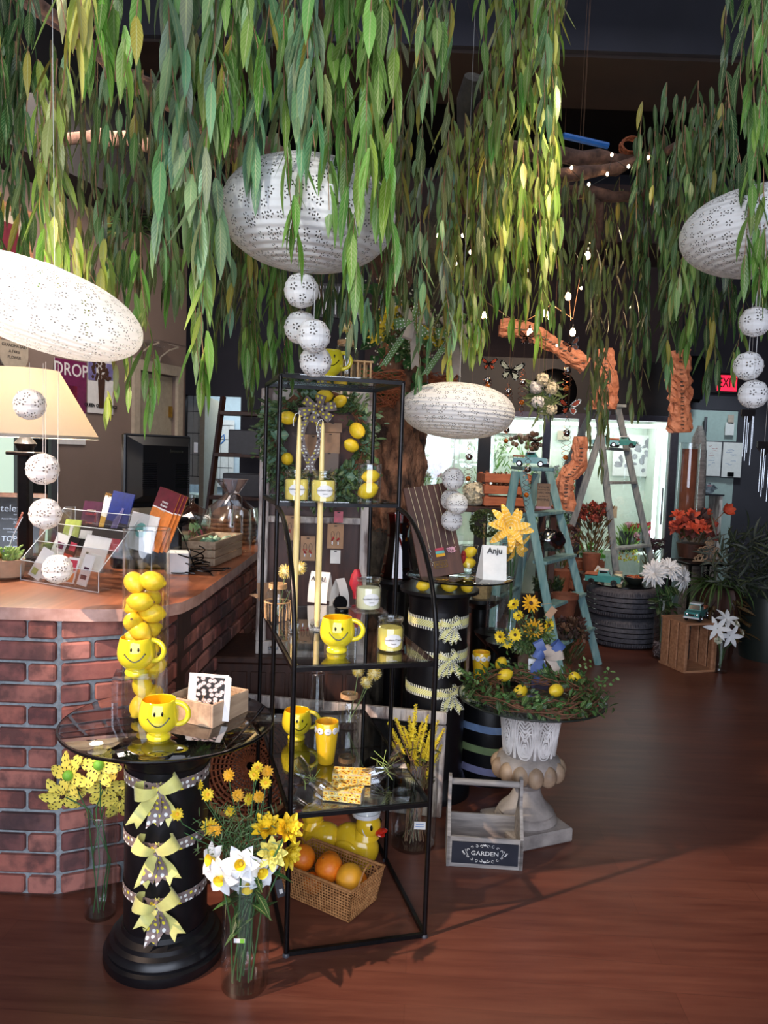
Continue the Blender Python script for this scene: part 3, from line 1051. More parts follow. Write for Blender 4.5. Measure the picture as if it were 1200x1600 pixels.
# ---------------------------------------------------------------- monitor and its base box
p = on_counter(238, 838)
p = Vector((-1.02, 3.35, CT))
sb = tag(MB().box((0, 0, .10), (.30, .18, .20), bev=.012).build('speaker_box', 'enamel_black', loc=p), 'glossy black box under the monitor on the counter', 'box')
sb.rotation_euler = (0, 0, R(4))
pm = P(250, 790, 3.38)
mo = empty('monitor', (pm.x, pm.y, CT + .20), R(48), 'black computer monitor seen from behind on the counter', 'monitor')
MB().box((0, 0, .01), (.2, .16, .02), bev=.005).tube([(0, .0, .02), (0, .02, .12), (0, 0, .2)], .02, 10).build('monitor_stand', 'black_satin', mo)
b = MB().box((0, .03, .22), (.33, .03, .32), bev=.006)
b.build('screen_case', 'black_satin', mo, smooth=False)
b = MB()
pr_ = [(-.155, .08), (.155, .08), (.155, .37), (-.155, .37)]
q = [Vector((x, 0.014, z)) for x, z in pr_] + [Vector((x * .72, -.045, .22 + (z - .22) * .75)) for x, z in pr_]
b.add(q, [(0, 1, 5, 4), (1, 2, 6, 5), (2, 3, 7, 6), (3, 0, 4, 7), (4, 5, 6, 7)])
b.build('back_cover', 'black_satin', mo, smooth=False)
b = MB()
for k in range(14):
 for j in (-1, 1):
  b.box((j * .08, -.0465, .15 + k * .008), (.07, .002, .003))
b.build('vent_slots', 'enamel_black', mo, smooth=False)
text('lenovo', .024, 'steel', mo, 'lettering', (.05, -.0475, .31))
MB().box((.2, .03, .33), (.02, .002, .045)).build('sticky_tab', 'white_paper', mo, smooth=False)
# cables
b = MB()
for k in range(7):
 x0, y0 = p.x + .2, p.y - .1
 pts_ = []
 for i in range(30):
  t_ = i / 29
  a = t_ * 2 * PI * 1.3 + k
  r_ = .055 + .018 * math.sin(k * 2 + t_ * 3)
  pts_.append((x0 + math.cos(a) * r_ + t_ * .03 * (k - 2), y0 + math.sin(a) * r_ * 1.2, CT + .006 + .012 * k * (1 - t_) + .12 * max(0, .3 - t_)))
 b.tube(pts_, .003, 6)
b.tube([P(262, 800, 3.3), P(285, 835, 3.2), Vector((-.80, 3.25, CT + .02)), Vector((-.76, 3.3, CT + .005)), Vector((-.70, 3.15, CT + .005))], .003, 6)
tag(b.build('computer_cable', 'enamel_black'), 'tangle of thin black cables lying on the counter beside the monitor', 'cable')
# white box under cables
tag(MB().box((-.86, 3.22, CT + .045), (.09, .1, .09), R(10), bev=.003).build('card_box', 'white_paper'), 'small white box half hidden by black cables on the counter', 'box')
# wooden tray box with green glass
p = Vector((-.80, 3.62, CT))
tb = empty('planter_box', p, R(90 - 6), 'long slatted pale wooden box holding green glass on the counter', 'box')
for s_ in (-1, 1):
 b = MB()
 for k in range(3):
  b.box((0, s_ * .07, .02 + k * .037), (.42, .01, .034), bev=.002)
 b.build('side_slats', 'box_wood', tb, smooth=False)
 b = MB()
 for k in range(3):
  b.box((s_ * .205, 0, .02 + k * .037), (.01, .13, .034), bev=.002)
 b.build('end_slats', 'box_wood', tb, smooth=False)
b = MB()
random.seed(3)
for k in range(60):
 b.col = tuple(lin(random.choice([(120, 170, 140), (90, 140, 110), (170, 190, 160)])))
 b.ell((U(-.19, .19), U(-.05, .05), U(.07, .1)), (.018, .014, .008), 7, 5, M=Euler(rv(1)).to_matrix())
tag(b.build('glass_pebbles', 'toned_gloss', loc=p), 'green glass nuggets filling the slatted box on the counter', 'glass nuggets', kind='stuff').rotation_euler = (0, 0, R(84))
# lidded terrarium
p = P(303, 800, 4.35)
p.z = CT
te = empty('lidded_bowl', (-1.08, 4.3, CT), 0, 'lidded glass bowl holding greenery at the back of the counter', 'bowl')
MB().lathe([(.10, 0), (.125, .01), (.13, .14), (.12, .15)], n=28, cap=False).lathe([(.1, .004), (0, .004)], n=28, cap=False).build('glass_bowl', 'glass_clear', te)
MB().lathe([(.135, .15), (.12, .165), (.05, .2), (.015, .22), (.012, .235), (.022, .25), (.02, .265), (0, .27)], n=28, cap=False).build('glass_lid', 'glass_clear', te)
b = MB()
for k in range(60):
 b.col = tuple(lin(random.choice([(70, 120, 70), (50, 96, 56), (150, 60, 90), (96, 140, 90)])))
 b.leaf((U(-.08, .08), U(-.08, .08), U(.02, .07)), rv() + Vector((0, 0, 1)), rv(), .06, .022, curl=.6)
tag(b.build('bowl_greenery', 'toned', loc=te.location), 'leafy greenery inside the lidded glass bowl', 'foliage', kind='stuff')
# cellophane gift basket
gb = empty('gift_basket', (-.86, 4.32, CT), 0, 'woven gift basket wrapped in clear cellophane on the counter', 'basket')
b = MB()
for z in range(6):
 b.tube([(.13 * math.cos(a * PI / 12), .10 * math.sin(a * PI / 12), .012 + z * .024) for a in range(24)], .012, 6, closed=True)
b.build('basket_body', 'wicker', gb)
b = MB().ell((0, 0, .16), (.11, .085, .05), 14, 8)
b.build('contents', 'kraft', gb)
random.seed(5)
b = MB()
b.lathe([(.14, 0), (.15, .1), (.13, .2), (.05, .26), (.035, .28), (.09, .36)], n=22, cap=False, wob=lambda a, z: 1 + .12 * math.sin(a * 7 + z * 30))
b.build('cellophane_wrap', 'cellophane', gb)
# swan neck bottle / tall vase with hook at end of counter
tv = empty('display_vase', (-.735, 3.95, CT), 0, 'tall clear vase with a wire hook at the back corner of the counter', 'vase')
MB().lathe([(.05, 0), (.055, .01), (.05, .22)], n=24, cap=False).lathe([(.052, .004), (0, .004)], n=24, cap=False).build('glass_body', 'glass_clear', tv)
hk = [(0, 0, .02), (.0, 0, .25)] + [(-.03 + .03 * math.cos(a), 0, .27 + .03 * math.sin(a)) for a in [i * PI / 8 for i in range(0, 12)]]
MB().tube(hk, .003, 6).build('wire_hook', 'steel', tv)
MB().tube([(-.045, 0, .13), (-.05, 0, .25)], .004, 6).build('black_stopper', 'enamel_black', tv)
# standing jar (coffee tin) reflecting
# ---------------------------------------------------------------- things on the left wall
def poster(name, s, z, w_, h_, face, label, words=(), cat='poster'):
 o = empty(name, wl(s, z, .008), WA + PI, label, cat)
 MB().box((0, 0, 0), (w_, .006, h_)).build('paper', face[0], o, smooth=False)
 for (mt, x0, x1, z0, z1) in face[1:]:
  MB().box(((x0 + x1) / 2 * w_, -.004, (z0 + z1) / 2 * h_), ((x1 - x0) * w_, .003, (z1 - z0) * h_)).build('print', mt, o, smooth=False)
 for (s_, sz, x_, z_, mt) in words:
  text(s_, sz, mt, o, 'lettering', (x_, -.0068, z_), bold=.001)
 return o
def wall_s(u):
 "distance along left wall for image column u at eye height"
 for i in range(800):
  q = wl(i / 100, 1.5)
  rel = q - EYE
  uu = 600 + FPX * rel.dot(RX) / rel.dot(_f)
  if uu < u:
   return i / 100
 return 7
def wall_z(u, v):
 s_ = wall_s(u)
 q = wl(s_, 1.5)
 return P(u, v, q.y).z
sA, sB = wall_s(132), wall_s(84)
zA, zB = wall_z(132, 567), wall_z(132, 695)
print('poster', sA, sB, zA, zB)
poster('poster', (sA + sB) / 2, (zA + zB) / 2 , (sB - sA), zA - zB, ['white_paper', ('print_magenta', -.5, .5, -.12, .5), ('print_rose', -.3, .2, -.25, .2)], 'magenta flower poster headed DROP on the taupe wall', [('DROP', .12, 0, (zA - zB) * .38, 'white_paper')])
sA2, sB2 = wall_s(176), wall_s(136)
zA2, zB2 = wall_z(176, 566), wall_z(176, 648)
b_h = zA2 - zB2
o = poster('poster', (sA2 + sB2) / 2, (zA2 + zB2) / 2, (sB2 - sA2), b_h, ['white_paper', ('print_lilac', -.5, -.2, .1, .45), ('print_lilac', .2, .5, .15, .45)], 'white poster of a dark vase of dried flowers on the taupe wall', [('QUEEN OF THE OFFICE', .032, 0, -b_h * .36, 'ink')])
b = MB()
b.prism([(-.022, -.15), (.022, -.15), (.035, .05), (-.035, .05)], -.001, .003, M=Matrix.Rotation(PI / 2, 3, 'X'), c=(0, -.006, 0))
random.seed(9)
for k in range(60):
 b.ell((U(-.09, .09), -.006, U(.05, .2)), (.014, .003, .014), 6, 4)
b.build('vase_picture', 'flower_brown', o, smooth=False)
# framed picture high left
s_ = wall_s(12)
fr = empty('picture_frame', wl(s_ + .1, wall_z(12, 380), .02), WA + PI, 'wooden framed picture high on the taupe wall at the far left', 'picture')
MB().box((0, 0, 0), (.56, .03, .46), bev=.006).build('frame_moulding', 'pine', fr, smooth=False)
MB().box((0, -.017, 0), (.46, .006, .36)).build('mat_board', 'trim_cream', fr, smooth=False)
MB().box((0, -.021, 0), (.3, .004, .22)).build('print', 'print_maroon', fr, smooth=False)
# small hanging sign
s_ = wall_s(18)
hs = empty('hanging_sign', wl(s_, wall_z(18, 555), .02), WA + PI, 'small scalloped white sign hanging from twine on the taupe wall', 'sign')
b = MB()
b.prism([(-.11, .08), (-.11, 0)] + arc((0, 0), .11, .1, PI, 2 * PI, 10) + [(.11, 0), (.11, .08)], 0, .01, M=Matrix.Rotation(PI / 2, 3, 'X'), c=(0, 0, 0))
b.build('sign_board', 'trim_cream', hs, smooth=False)
MB().tube([(-.1, 0, .08), (0, 0, .22), (.1, 0, .08)], .003, 5).build('twine', 'twine', hs)
for i_, w__ in enumerate(('GRANDMA SAID', 'A FAKE', 'FLOWER')):
 text(w__, .026, 'ink', hs, 'lettering', (0, -.011, .055 - i_ * .035))
# glass wall shelf with bracket
s_ = wall_s(228)
gs = empty('wall_shelf', wl(s_, wall_z(228, 538), .0), WA + PI, 'small white glass shelf on a curved bracket above the doorway', 'shelf')
MB().box((0, -.12, 0), (.36, .24, .012)).build('glass_shelf_board', 'acrylic', gs, smooth=False)
for x in (-.12, .12):
 MB().tube([(x, -.2, -.01), (x, -.12, -.03), (x, -.04, -.08), (x, -.01, -.17)], .007, 6).build('bracket', 'trim_cream', gs)
# coat hook column behind the lamp
cs = empty('wall_clock', wl(wall_s(52), 1.36, .03), WA + PI, 'dark ornate wall hook panel behind the lamp', 'wall hook')
MB().box((0, 0, 0), (.16, .04, .6), bev=.006).box((0, -.01, .3), (.26, .06, .03), bev=.006).build('back_board', 'black_metal', cs, smooth=False)
cs.name = 'wall_hook_panel'
MB().tube([(.03 * math.cos(a * .5) * (1 - a * .04), -.04, .18 + .05 * math.sin(a * .5) * (1 - a * .04)) for a in range(14)], .006, 6).build('scroll', 'steel', cs)
# ---------------------------------------------------------------- things in the bright washroom
def rect_grid(parent, x0, z0, x1, z1, y):
 pass
for k, (u, v, w_, h_) in enumerate(((302, 655, .13, .6), (345, 690, .2, .5))):
 q = P(u, v, 9.8 if k else 8.3)
 cal = empty('wall_calendar', q, 0, ['long white wall planner at the left of the bright doorway', 'white wall planner with a blue drawing inside the bright doorway'][k], 'calendar')
 hh = 1.1 if k == 0 else .85
 ww = .2 if k == 0 else .34
 MB().box((0, 0, -.15), (ww, .01, hh)).build('paper', 'white_paper', cal, smooth=False)
 b = MB()
 for i in range(5):
  b.box((0, -.007, -.15 + hh * (.42 - i * .21)), (ww * .92, .003, .006))
 for i in (-1, 0, 1):
  b.box((i * ww * .3, -.007, -.15), (.003, .003, hh * .85))
 b.build('grid_lines', 'ink', cal, smooth=False)
 if k:
  MB().tube([(.0, -.01, .05), (.04, -.01, .09), (.05, -.01, .02), (.0, -.01, -.03)], .008, 6).build('drawing', 'blue_ink', cal)
yc = empty('wall_cabinet', (P(308, 655, 9.2).x, 9.2, 1.65), 0, 'yellow wall cabinet door inside the bright washroom', 'cabinet')
MB().box((0, 0, .2), (.2, .3, .75), bev=.004).build('cabinet_door', 'cabinet_yellow', yc, smooth=False)
bcab = empty('base_cabinet', (P(308, 720, 9.2).x, 9.2, 0), 0, 'dark base cabinet with bottles on it inside the bright washroom', 'cabinet')
MB().box((0, 0, .45), (.26, .4, .9), bev=.004).build('cabinet_body', 'black_satin', bcab, smooth=False)
MB().box((0, 0, .93), (.28, .42, .04), bev=.004).build('counter_slab', 'cooler_white', bcab, smooth=False)
for k in range(3):
 tag(MB().lathe([(.03, 0), (.03, .12), (.012, .15), (.012, .18)], n=12).build('bottle', 'acrylic', loc=(bcab.location.x - .06 + k * .06, 9.1, .95)), ('leftmost', 'middle', 'rightmost')[k] + ' clear bottle on the washroom counter', 'bottle', 'bottles on the washroom counter')
dd = struct(MB().box((0, 0, 1.02), (.05, .8, 2.04)).build('door_3', 'door_cream', smooth=False))
dd.location = (P(327, 700, 8.5).x, 8.5, 0)
dd.rotation_euler = (0, 0, R(2))
# dark folding ladder/shelf leaning by the dark wall
dl = empty('step_shelf', (P(378, 700, 7.3).x, 7.3, 0), R(4), 'dark wooden ladder shelf against the dark grey back wall', 'shelf')
for s_ in (-1, 1):
 MB().tube([(s_ * .36, -.3, 0), (s_ * .22, .25, 2.0)], .03, 4).build('rail', 'dark_wood', dl, smooth=False)
for k in range(5):
 t_ = .12 + k * .2
 MB().box((0, -.3 + .55 * t_, 2.0 * t_), (.72 - .28 * t_, .2, .04), bev=.004).build('step', 'dark_wood', dl, smooth=False)
for k in range(3):
 t_ = .32 + k * .2
 tag(MB().box((0, 0, .1), (.4 - k * .05, .2, .2 + .02 * k), bev=.01).build('storage_box', 'grey_plastic', loc=(dl.location.x + .02, 7.0 + .55 * t_ - .0, 2.0 * t_ + .022)), ['dark box on the lower step of the ladder shelf', 'dark box on the middle step of the ladder shelf', 'dark box on the upper step of the ladder shelf'][k], 'box')
# ================================================================ shared builders
def mug_r(z):
 pr_ = [(0, .030), (.006, .033), (.012, .031), (.017, .027), (.024, .036), (.036, .047), (.05, .053), (.064, .0545), (.08, .053), (.095, .0495), (.108, .046)]
 for (z0, r0), (z1, r1) in zip(pr_, pr_[1:]):
  if z <= z1:
   return r0 + (r1 - r0) * (z - z0) / (z1 - z0)
 return pr_[-1][1]
def make_mug(label, loc, rz, group):
 o = empty('smiley_mug', loc, rz, label, 'mug', group)
 b = MB()
 b.lathe([(.030, 0), (.033, .006), (.031, .012), (.027, .017), (.036, .024), (.047, .036), (.053, .05), (.0545, .064), (.053, .08), (.0495, .095), (.046, .108), (.0445, .1095), (.0435, .108)], n=40)
 b.f = b.f[:-1]; b.m = b.m[:-1]; b.c = b.c[:-1]; b.uv = b.uv[:-1]
 b.build('mug_body', 'mug_yellow', o, auto=60)
 MB().lathe([(.0, .022), (.03, .026), (.048, .05), (.049, .07), (.0435, .108)], n=40, cap=False).build('mug_inside', 'mug_inner', o)
 h = [(.047 + .030 * math.sin(t) * 1.15, 0, .072 + .030 * math.cos(t)) for t in [i * PI / 12 * 1.0 for i in range(-1, 14)]]
 h = [Vector((.044, 0, .098))] + [Vector(x) for x in h] + [Vector((.047, 0, .046))]
 MB().tube(h, .0075, 10).build('handle', 'mug_yellow', o)
 fd = -PI / 2 + .28
 def sp(a, z, off=.0004):
  r_ = mug_r(z) + off
  return Vector((r_ * math.cos(fd + a), r_ * math.sin(fd + a), z))
 b = MB()
 b.tube([sp(-.52 + 1.04 * i / 20, .070 - .021 * math.sin(PI * i / 20) ** .9) for i in range(21)], .0016, 6)
 for s_ in (-1, 1):
  b.tube([sp(s_ * .54 - s_ * .03, .0715), sp(s_ * .5 + s_ * .07, .0685)], .0014, 5)
 b.build('smile', 'enamel_black', o)
 for s_ in (-1, 1):
  a = .19 * s_
  q = sp(a, .083)
  n_ = Vector((math.cos(fd + a), math.sin(fd + a), 0))
  MB().ell(q, (.0029, .0018, .0065), 10, 8, M=Matrix.Rotation(fd + a + PI / 2, 3, 'Z')).build('eye', 'enamel_black', o)
 return o
def make_lemon(label, loc, r=.033, rot=(0, 0, 0), group=None, mat='lemon_skin', name='lemon', cat='lemon'):
 b = MB()
 k_, n_ = 14, 18
 def prof(t):
  return (math.sin(PI * t) ** .9)
 pr_ = []
 for i in range(k_ + 1):
  t = i / k_
  z = -math.cos(PI * t)
  rr = math.sin(PI * t)
  zz = z * 1.25
  if abs(z) > .9:
   zz = z * 1.25 + (abs(z) - .9) * 1.6 * (1 if z > 0 else -1)
  pr_.append((max(rr * r * .98, .0001), zz * r))
 b.lathe(pr_, n=n_, cap=False)
 o = b.build(name, mat, loc=loc)
 o.rotation_euler = rot
 MB().lathe([(.0001, 1.40 * r), (.004, 1.39 * r), (.003, 1.45 * r), (.0001, 1.45 * r)], n=6, cap=False).build('stem_end', 'stem_brown', o)
 tag(o, label, cat, group)
 return o
def glass_cyl(name, label, loc, r, h, mat='glass_clear', cat='vase', base=.012, lip=True, group=None, rt=None):
 o = empty(name, loc, 0, label, cat, group)
 rt = rt or r
 MB().lathe([(r * .96, 0), (r, .006), (r + (rt - r) * .5, h * .5), (rt, h), (rt - .003, h + .001), (rt - .0045, h)], n=40, cap=False).build('glass_wall', mat, o)
 b = MB().lathe([(0.0001, .0), (r * .96, .0)], n=40, cap=False).lathe([(0.0001, base), (r * .94, base)], n=40, cap=False)
 b.build('glass_base', mat, o)
 MB().tube([(rt * math.cos(a * PI / 20), rt * math.sin(a * PI / 20), h) for a in range(40)], .0022, 6, closed=True).build('rim', 'acrylic', o)
 return o
def pom(b, c, r, n=150, mi=0):
 "spiky craspedia head"
 b.ell(c, r * .62, 10, 8, mi)
 for k in range(n):
  d = rv().normalized()
  q = Vector(c) + d * r * .5
  b.leaf(q, d + rv(.12), rv(), r * .55, r * .12, mi, curl=0, fold=.2, seg=1, shape=lambda t: 1 - t * .8)
def flower(b, c, nrm, np_, L, W, mi=0, cmi=None, cr=.3, cup=.25, curl=.3, jit=.08, ch=.4, shape=None, rings=1, fold=.15):
 nrm = Vector(nrm).normalized()
 M = rot_to(nrm)
 for ring in range(rings):
  for k in range(np_):
   a = 2 * PI * (k + ring * .5) / np_ + U(-jit, jit)
   d = M @ Vector((math.cos(a), math.sin(a), cup + ring * .45 + U(-jit, jit)))
   nn = M @ Vector((-math.cos(a) * .3, -math.sin(a) * .3, 1))
   b.leaf(Vector(c) + d * W * .1, d, nn, L * (1 - ring * .2) * U(.92, 1.06), W * (1 - ring * .12), mi, curl=curl, fold=fold, shape=shape)
 if cmi is not None:
  b.ell(Vector(c) + nrm * L * .06, (L * cr, L * cr, L * cr * ch), 10, 6, cmi, M=M)
PET_OVAL = lambda t: math.sin(PI * (t * .86 + .1)) ** .7
PET_POINT = lambda t: math.sin(PI * min(1, t * .97 + .02) ** .8)
def leafy(b, base, d, n, L, W, cols, length=.12, mi=0, droop=.4, spread=1.0):
 "a sprig: stem with leaves; colours into tone"
 p = Vector(base)
 d = Vector(d).normalized()
 for k in range(n):
  p = p + d * length / n
  d = (d + Vector((0, 0, -droop / n)) + rv(.05)).normalized()
  side = d.cross(rv()).normalized()
  b.col = tuple(lin(random.choice(cols)))
  b.leaf(p, d * .6 + side * spread, side.cross(d) + Vector((0, 0, .6)), L * U(.7, 1.1), W * U(.8, 1.1), mi, curl=U(0, .6), seg=3)
 return p
def bow(parent, mats, c, ang, w_, sc=1.0, seed=1, rad=.12, tailz=-.10, name='bow', colour2=None):
 "ribbon bow tied on a drum at world-local point c with outward direction ang"
 random.seed(seed)
 n_ = Vector((math.cos(ang), math.sin(ang), 0))
 t = Vector((-math.sin(ang), math.cos(ang), 0))
 up = Vector((0, 0, 1))
 c = Vector(c)
 m0, m1 = mats
 for s_, tilt, m_ in ((1, U(.45, .95), m1), (-1, U(-.1, .5), m1)):
  d = (t * s_ + up * tilt).normalized()
  v_ = n_.cross(d) if s_ < 0 else d.cross(n_)
  v_ = (up - d * up.dot(d)).normalized()
  pts_ = []
  for i in range(13):
   a = i / 12 * 2 * PI
   pts_.append(c + d * (.029 * (1 - math.cos(a))) * sc + n_ * (.014 + .024 * math.sin(a)) * sc + up * (-.004 * math.sin(a / 2)) * sc)
  ww = [w_ * (.35 + .85 * math.sin(PI * i / 12) ** 1.1) for i in range(13)]
  MB().strip(pts_, v_, ww).build('bow_loop', m_, parent)
 for s_, m_ in ((-.5, m0), (.7, m0), (-1.3, m1), (1.6, m1)):
  L = (U(.085, .12) if m_ == m0 else U(.05, .10)) * sc
  dx = s_ * U(.2, .6)
  pts_ = [c + n_ * .012 + (t * dx * (i / 7) + up * -(i / 7)) * L + n_ * .006 * math.sin(i * 1.2) for i in range(8)]
  wv = [(t * math.cos(.5 * math.sin(i * .6)) + n_ * math.sin(.5 * math.sin(i * .6)) + up * dx * .8).normalized() for i in range(8)]
  MB().strip(pts_, wv, [w_ * (.5 + .5 * min(1, i / 3)) for i in range(8)], notch=True).build('bow_tail', m_, parent)
 MB().ell(c + n_ * .014, (.008 * sc, .009 * sc, .012 * sc), 10, 8).build('knot', m0, parent)
def drum_band(parent, mat, z, r, w_, sag=.006, ang=-PI / 2, name='ribbon_band'):
 pts_ = []
 for i in range(49):
  a = ang + i / 48 * 2 * PI
  pts_.append((r * math.cos(a), r * math.sin(a), z + sag * math.cos((a - ang)) * -1 + .002 * math.sin(5 * a)))
 MB().strip(pts_, Vector((0, 0, 1)), w_).build(name, mat, parent)
# ================================================================ black pedestal, front left
pc = Vector((-.607, 2.19, 0))
pd = empty('pedestal_table', pc, 0, 'black column pedestal with a round glass top and three yellow and grey bows, front left', 'table')
MB().lathe([(.172, 0), (.176, .006), (.176, .030), (.166, .036), (.168, .046), (.160, .056), (.158, .066), (.146, .074), (.143, .086), (.126, .096), (.122, .11)], n=64).build('pedestal_base', 'black_paint', pd)
MB().lathe([(.120, .10), (.120, .60)], n=64).build('column', 'black_paint', pd)
MB().lathe([(.120, .59), (.132, .605), (.134, .62), (.15, .64), (.168, .655), (.172, .68), (.165, .692)], n=64).build('capital', 'black_paint', pd)
MB().lathe([(.0001, .694), (.296, .694), (.301, .698), (.301, .701), (.296, .704), (.0001, .704)], n=72, cap=False).build('glass_top', 'glass_smoke', pd)
MB().tube([(.3 * math.cos(a * PI / 36), .3 * math.sin(a * PI / 36), .699) for a in range(72)], .0045, 6, closed=True).build('glass_edge', 'enamel_black', pd)
for (v, du, seed) in ((1228, 262, 4), (1322, 258, 8), (1408, 262, 12)):
 z = P(258, v, 2.075).z
 drum_band(pd, 'ribbon_dots', z + .012, .1225, .033, sag=.016, ang=-PI / 2)
 a = -PI / 2 + (du - 250) / 130
 bow(pd, ('ribbon_dots', 'ribbon_yellow'), (.123 * math.cos(a), .123 * math.sin(a), z), a, .036, 1.12, seed)
TZ = .704
# tall vase full of lemons
vp = G(226, 1117, TZ)
vv_ = glass_cyl('lemon_vase', 'tall clear cylinder vase filled with lemons on the front left glass table', vp, .066, .555)
random.seed(21)
zt = TZ + .02
lab = ['topmost lemon on the left in the tall vase', 'topmost lemon on the right in the tall vase', 'lemon leaning at the right under the topmost pair', 'big lemon lying across the tall vase, third layer', 'lemon at the left below the big lying lemon', 'lemon at the right below the big lying lemon', 'lemon at mid left in the tall vase', 'lemon at mid right in the tall vase', 'lemon behind the upper mug rim at left in the vase', 'lemon behind the upper mug rim at right in the vase']
spots = [(205, 910, -.015), (238, 908, -.02), (236, 935, .02), (219, 940, -.03), (203, 945, .02), (238, 958, -.01), (208, 972, -.02), (232, 985, .01), (204, 998, .0), (232, 1010, -.02)]
for k, (u, v, dy) in enumerate(spots):
 q = P(u, v, vp.y + dy)
 dx = q.x - vp.x
 q.x = vp.x + max(-.03, min(.03, dx))
 make_lemon(lab[k], q, .0295, (U(.9, 1.9) if k != 3 else 1.57, U(-.4, .4) if k != 3 else .1, U(0, 6) if k != 3 else 1.5), 'lemons in the tall vase')
# lower unseen layers keep the pile up
for k in range(9):
 make_lemon(('lowest', 'second', 'third', 'fourth', 'fifth', 'sixth', 'seventh', 'eighth', 'ninth')[k] + ' lemon from the bottom of the tall vase, behind riser and mugs', vp + Vector((U(-.03, .03), U(-.03, .03), .035 + k * .028)), .029, (U(0, 3), U(0, 3), 0), 'lemons low in the tall vase')
# acrylic riser and its mug
a0 = G(197, 1147, TZ)
RH = .135
def riser(loc, rz, w_, d_, h_, label):
 o = empty('acrylic_riser', loc, rz, label, 'riser')
 MB().box((0, 0, h_ - .0025), (w_, d_, .005), bev=.001).build('riser_top', 'acrylic', o, smooth=False)
 for s_ in (-1, 1):
  MB().box((s_ * (w_ / 2 - .0025), 0, h_ / 2), (.005, d_, h_)).build('riser_leg', 'acrylic', o, smooth=False)
 return o
mp = G(213, 1053, TZ + RH)
riser((mp.x, mp.y + .004, TZ), R(12), .125, .10, RH, 'clear acrylic riser under the upper smiley mug on the left glass table')
MU = 'yellow smiley face mugs'
make_mug('yellow smiley mug on the clear riser in front of the lemon vase', (mp.x, mp.y, TZ + RH), R(-4), MU)
mp2 = G(248, 1153, TZ)
make_mug('yellow smiley mug standing directly on the left glass table top', mp2, R(-2), MU)
# little crate with daisy card
k0 = G(332, 1139, TZ)
k1 = G(388, 1111, TZ)
k2 = G(266, 1106, TZ)
ax = (k1 - k0)
ay = (k2 - k0)
ex = ax.normalized()
rzk = math.atan2(ex.y, ex.x)
print('crate', ax.length, ay.length, math.degrees(rzk), math.degrees(math.atan2(ay.y, ay.x)))
cw, cl, chh = ax.length, min(ay.length, .17), .068
ck = empty('wooden_card_box', k0, rzk, 'small wooden box holding the daisy photo card on the left glass table', 'box')
for (cx, cy, dx, dy, nm) in ((cw / 2, .004, cw, .008, 'front_board'), (cw / 2, cl - .004, cw, .008, 'back_board'), (.004, cl / 2, .008, cl - .016, 'side_board'), (cw - .004, cl / 2, .008, cl - .016, 'side_board')):
 MB().box((cx, cy, chh / 2), (dx, dy, chh), bev=.0015).build(nm, 'box_wood', ck, smooth=False)
MB().box((cw / 2, cl / 2, .006), (cw - .016, cl - .016, .006)).build('box_floor', 'box_wood', ck, smooth=False)
b = MB()
for k in range(160):
 q = Vector((U(.02, cw - .02), U(.02, cl - .02), U(.02, .062)))
 b.tube([q, q + rv(.012), q + rv(.02)], .0008, 4)
o = tag(b.build('raffia_filling', 'twine', loc=k0), 'shredded straw filling the small wooden card box', 'straw', kind='stuff')
o.rotation_euler = (0, 0, rzk)
q = P(329, 1080, k0.y + .06)
for k in range(3):
 dk_ = empty('daisy_card', q + Vector((-.006 * k, .012 * k, 0)), R(-8), ['framed black and white daisy photo card in the small wooden box', 'blank card behind the daisy card', 'rearmost blank card in the small wooden box'][k], 'card', rot=(R(-8), 0, R(-8)))
 MB().box((0, 0, -.02), (.122, .004, .125), bev=.0008).build('card_stock', 'white_paper', dk_, smooth=False)
 if k == 0:
  MB().box((.0, -.0028, -.0), (.085, .001, .082)).build('photo_print', 'daisy_print', dk_, smooth=False)
# ================================================================ etagere
EA = Vector((-.244, 2.181, 0))
ER = R(15.4)
EM = Matrix.Rotation(ER, 3, 'Z')
EW, D1, D2 = .433, .46, .86
Z4, Z3, Z2, Z1 = .43, .87, 1.317, 1.752
et = empty('etagere', EA, ER, 'tall black metal etagere with glass shelves and curved front rods', 'shelf')
r_ = .0078
def el(x, y, z=0):
 return EA + EM @ Vector((x, y, 0)) + Vector((0, 0, z))
for (x, nm) in ((0, 'front_post'), (EW, 'front_post')):
 pts_ = [(x, 0, .0), (x, 0, Z3 + .02)] + [(x, D1 - D1 * math.cos(a), Z3 + .02 + (Z2 - Z3 - .03) * math.sin(a)) for a in [i * PI / 2 / 14 for i in range(1, 15)]]
 MB().tube(pts_, r_, 10).build(nm, 'black_metal', et)
for x in (0, EW):
 MB().tube([(x, D1, 0), (x, D1, Z1)], r_, 10).build('middle_post', 'black_metal', et)
 MB().tube([(x, D2, 0), (x, D2, Z1)], r_, 10).build('back_post', 'black_metal', et)
for z, y0 in ((.008, 0), (Z4, 0), (Z3, 0), (Z2, D1), (Z1, D1)):
 b = MB()
 c_ = ((0, y0), (EW, y0), (EW, D2), (0, D2))
 for i in range(4):
  (xa, ya), (xb, yb) = c_[i], c_[(i + 1) % 4]
  b.box(((xa + xb) / 2, (ya + yb) / 2, z), (abs(xb - xa) + .012, abs(yb - ya) + .012, .013))
 if y0 == 0 and z > .1:
  b.box((EW / 2, D1, z), (EW, .012, .013))
 b.build('shelf_frame', 'black_metal', et, smooth=False)
 if z > .1:
  MB().box((EW / 2, (y0 + D2) / 2, z + .009), (EW - .004, D2 - y0 - .004, .005), bev=.001).build('glass_shelf', 'glass_shelf', et, smooth=False)
b = MB()
for x in (0, EW):
 for y in (0, D1, D2):
  b.lathe([(.011, 0), (.011, .006), (.008, .01)], n=10, c=(x, y, 0))
b.build('foot_caps', 'grey_plastic', et)
S4, S3, S2, S1 = Z4 + .0122, Z3 + .0122, Z2 + .0122, Z1 + .0122
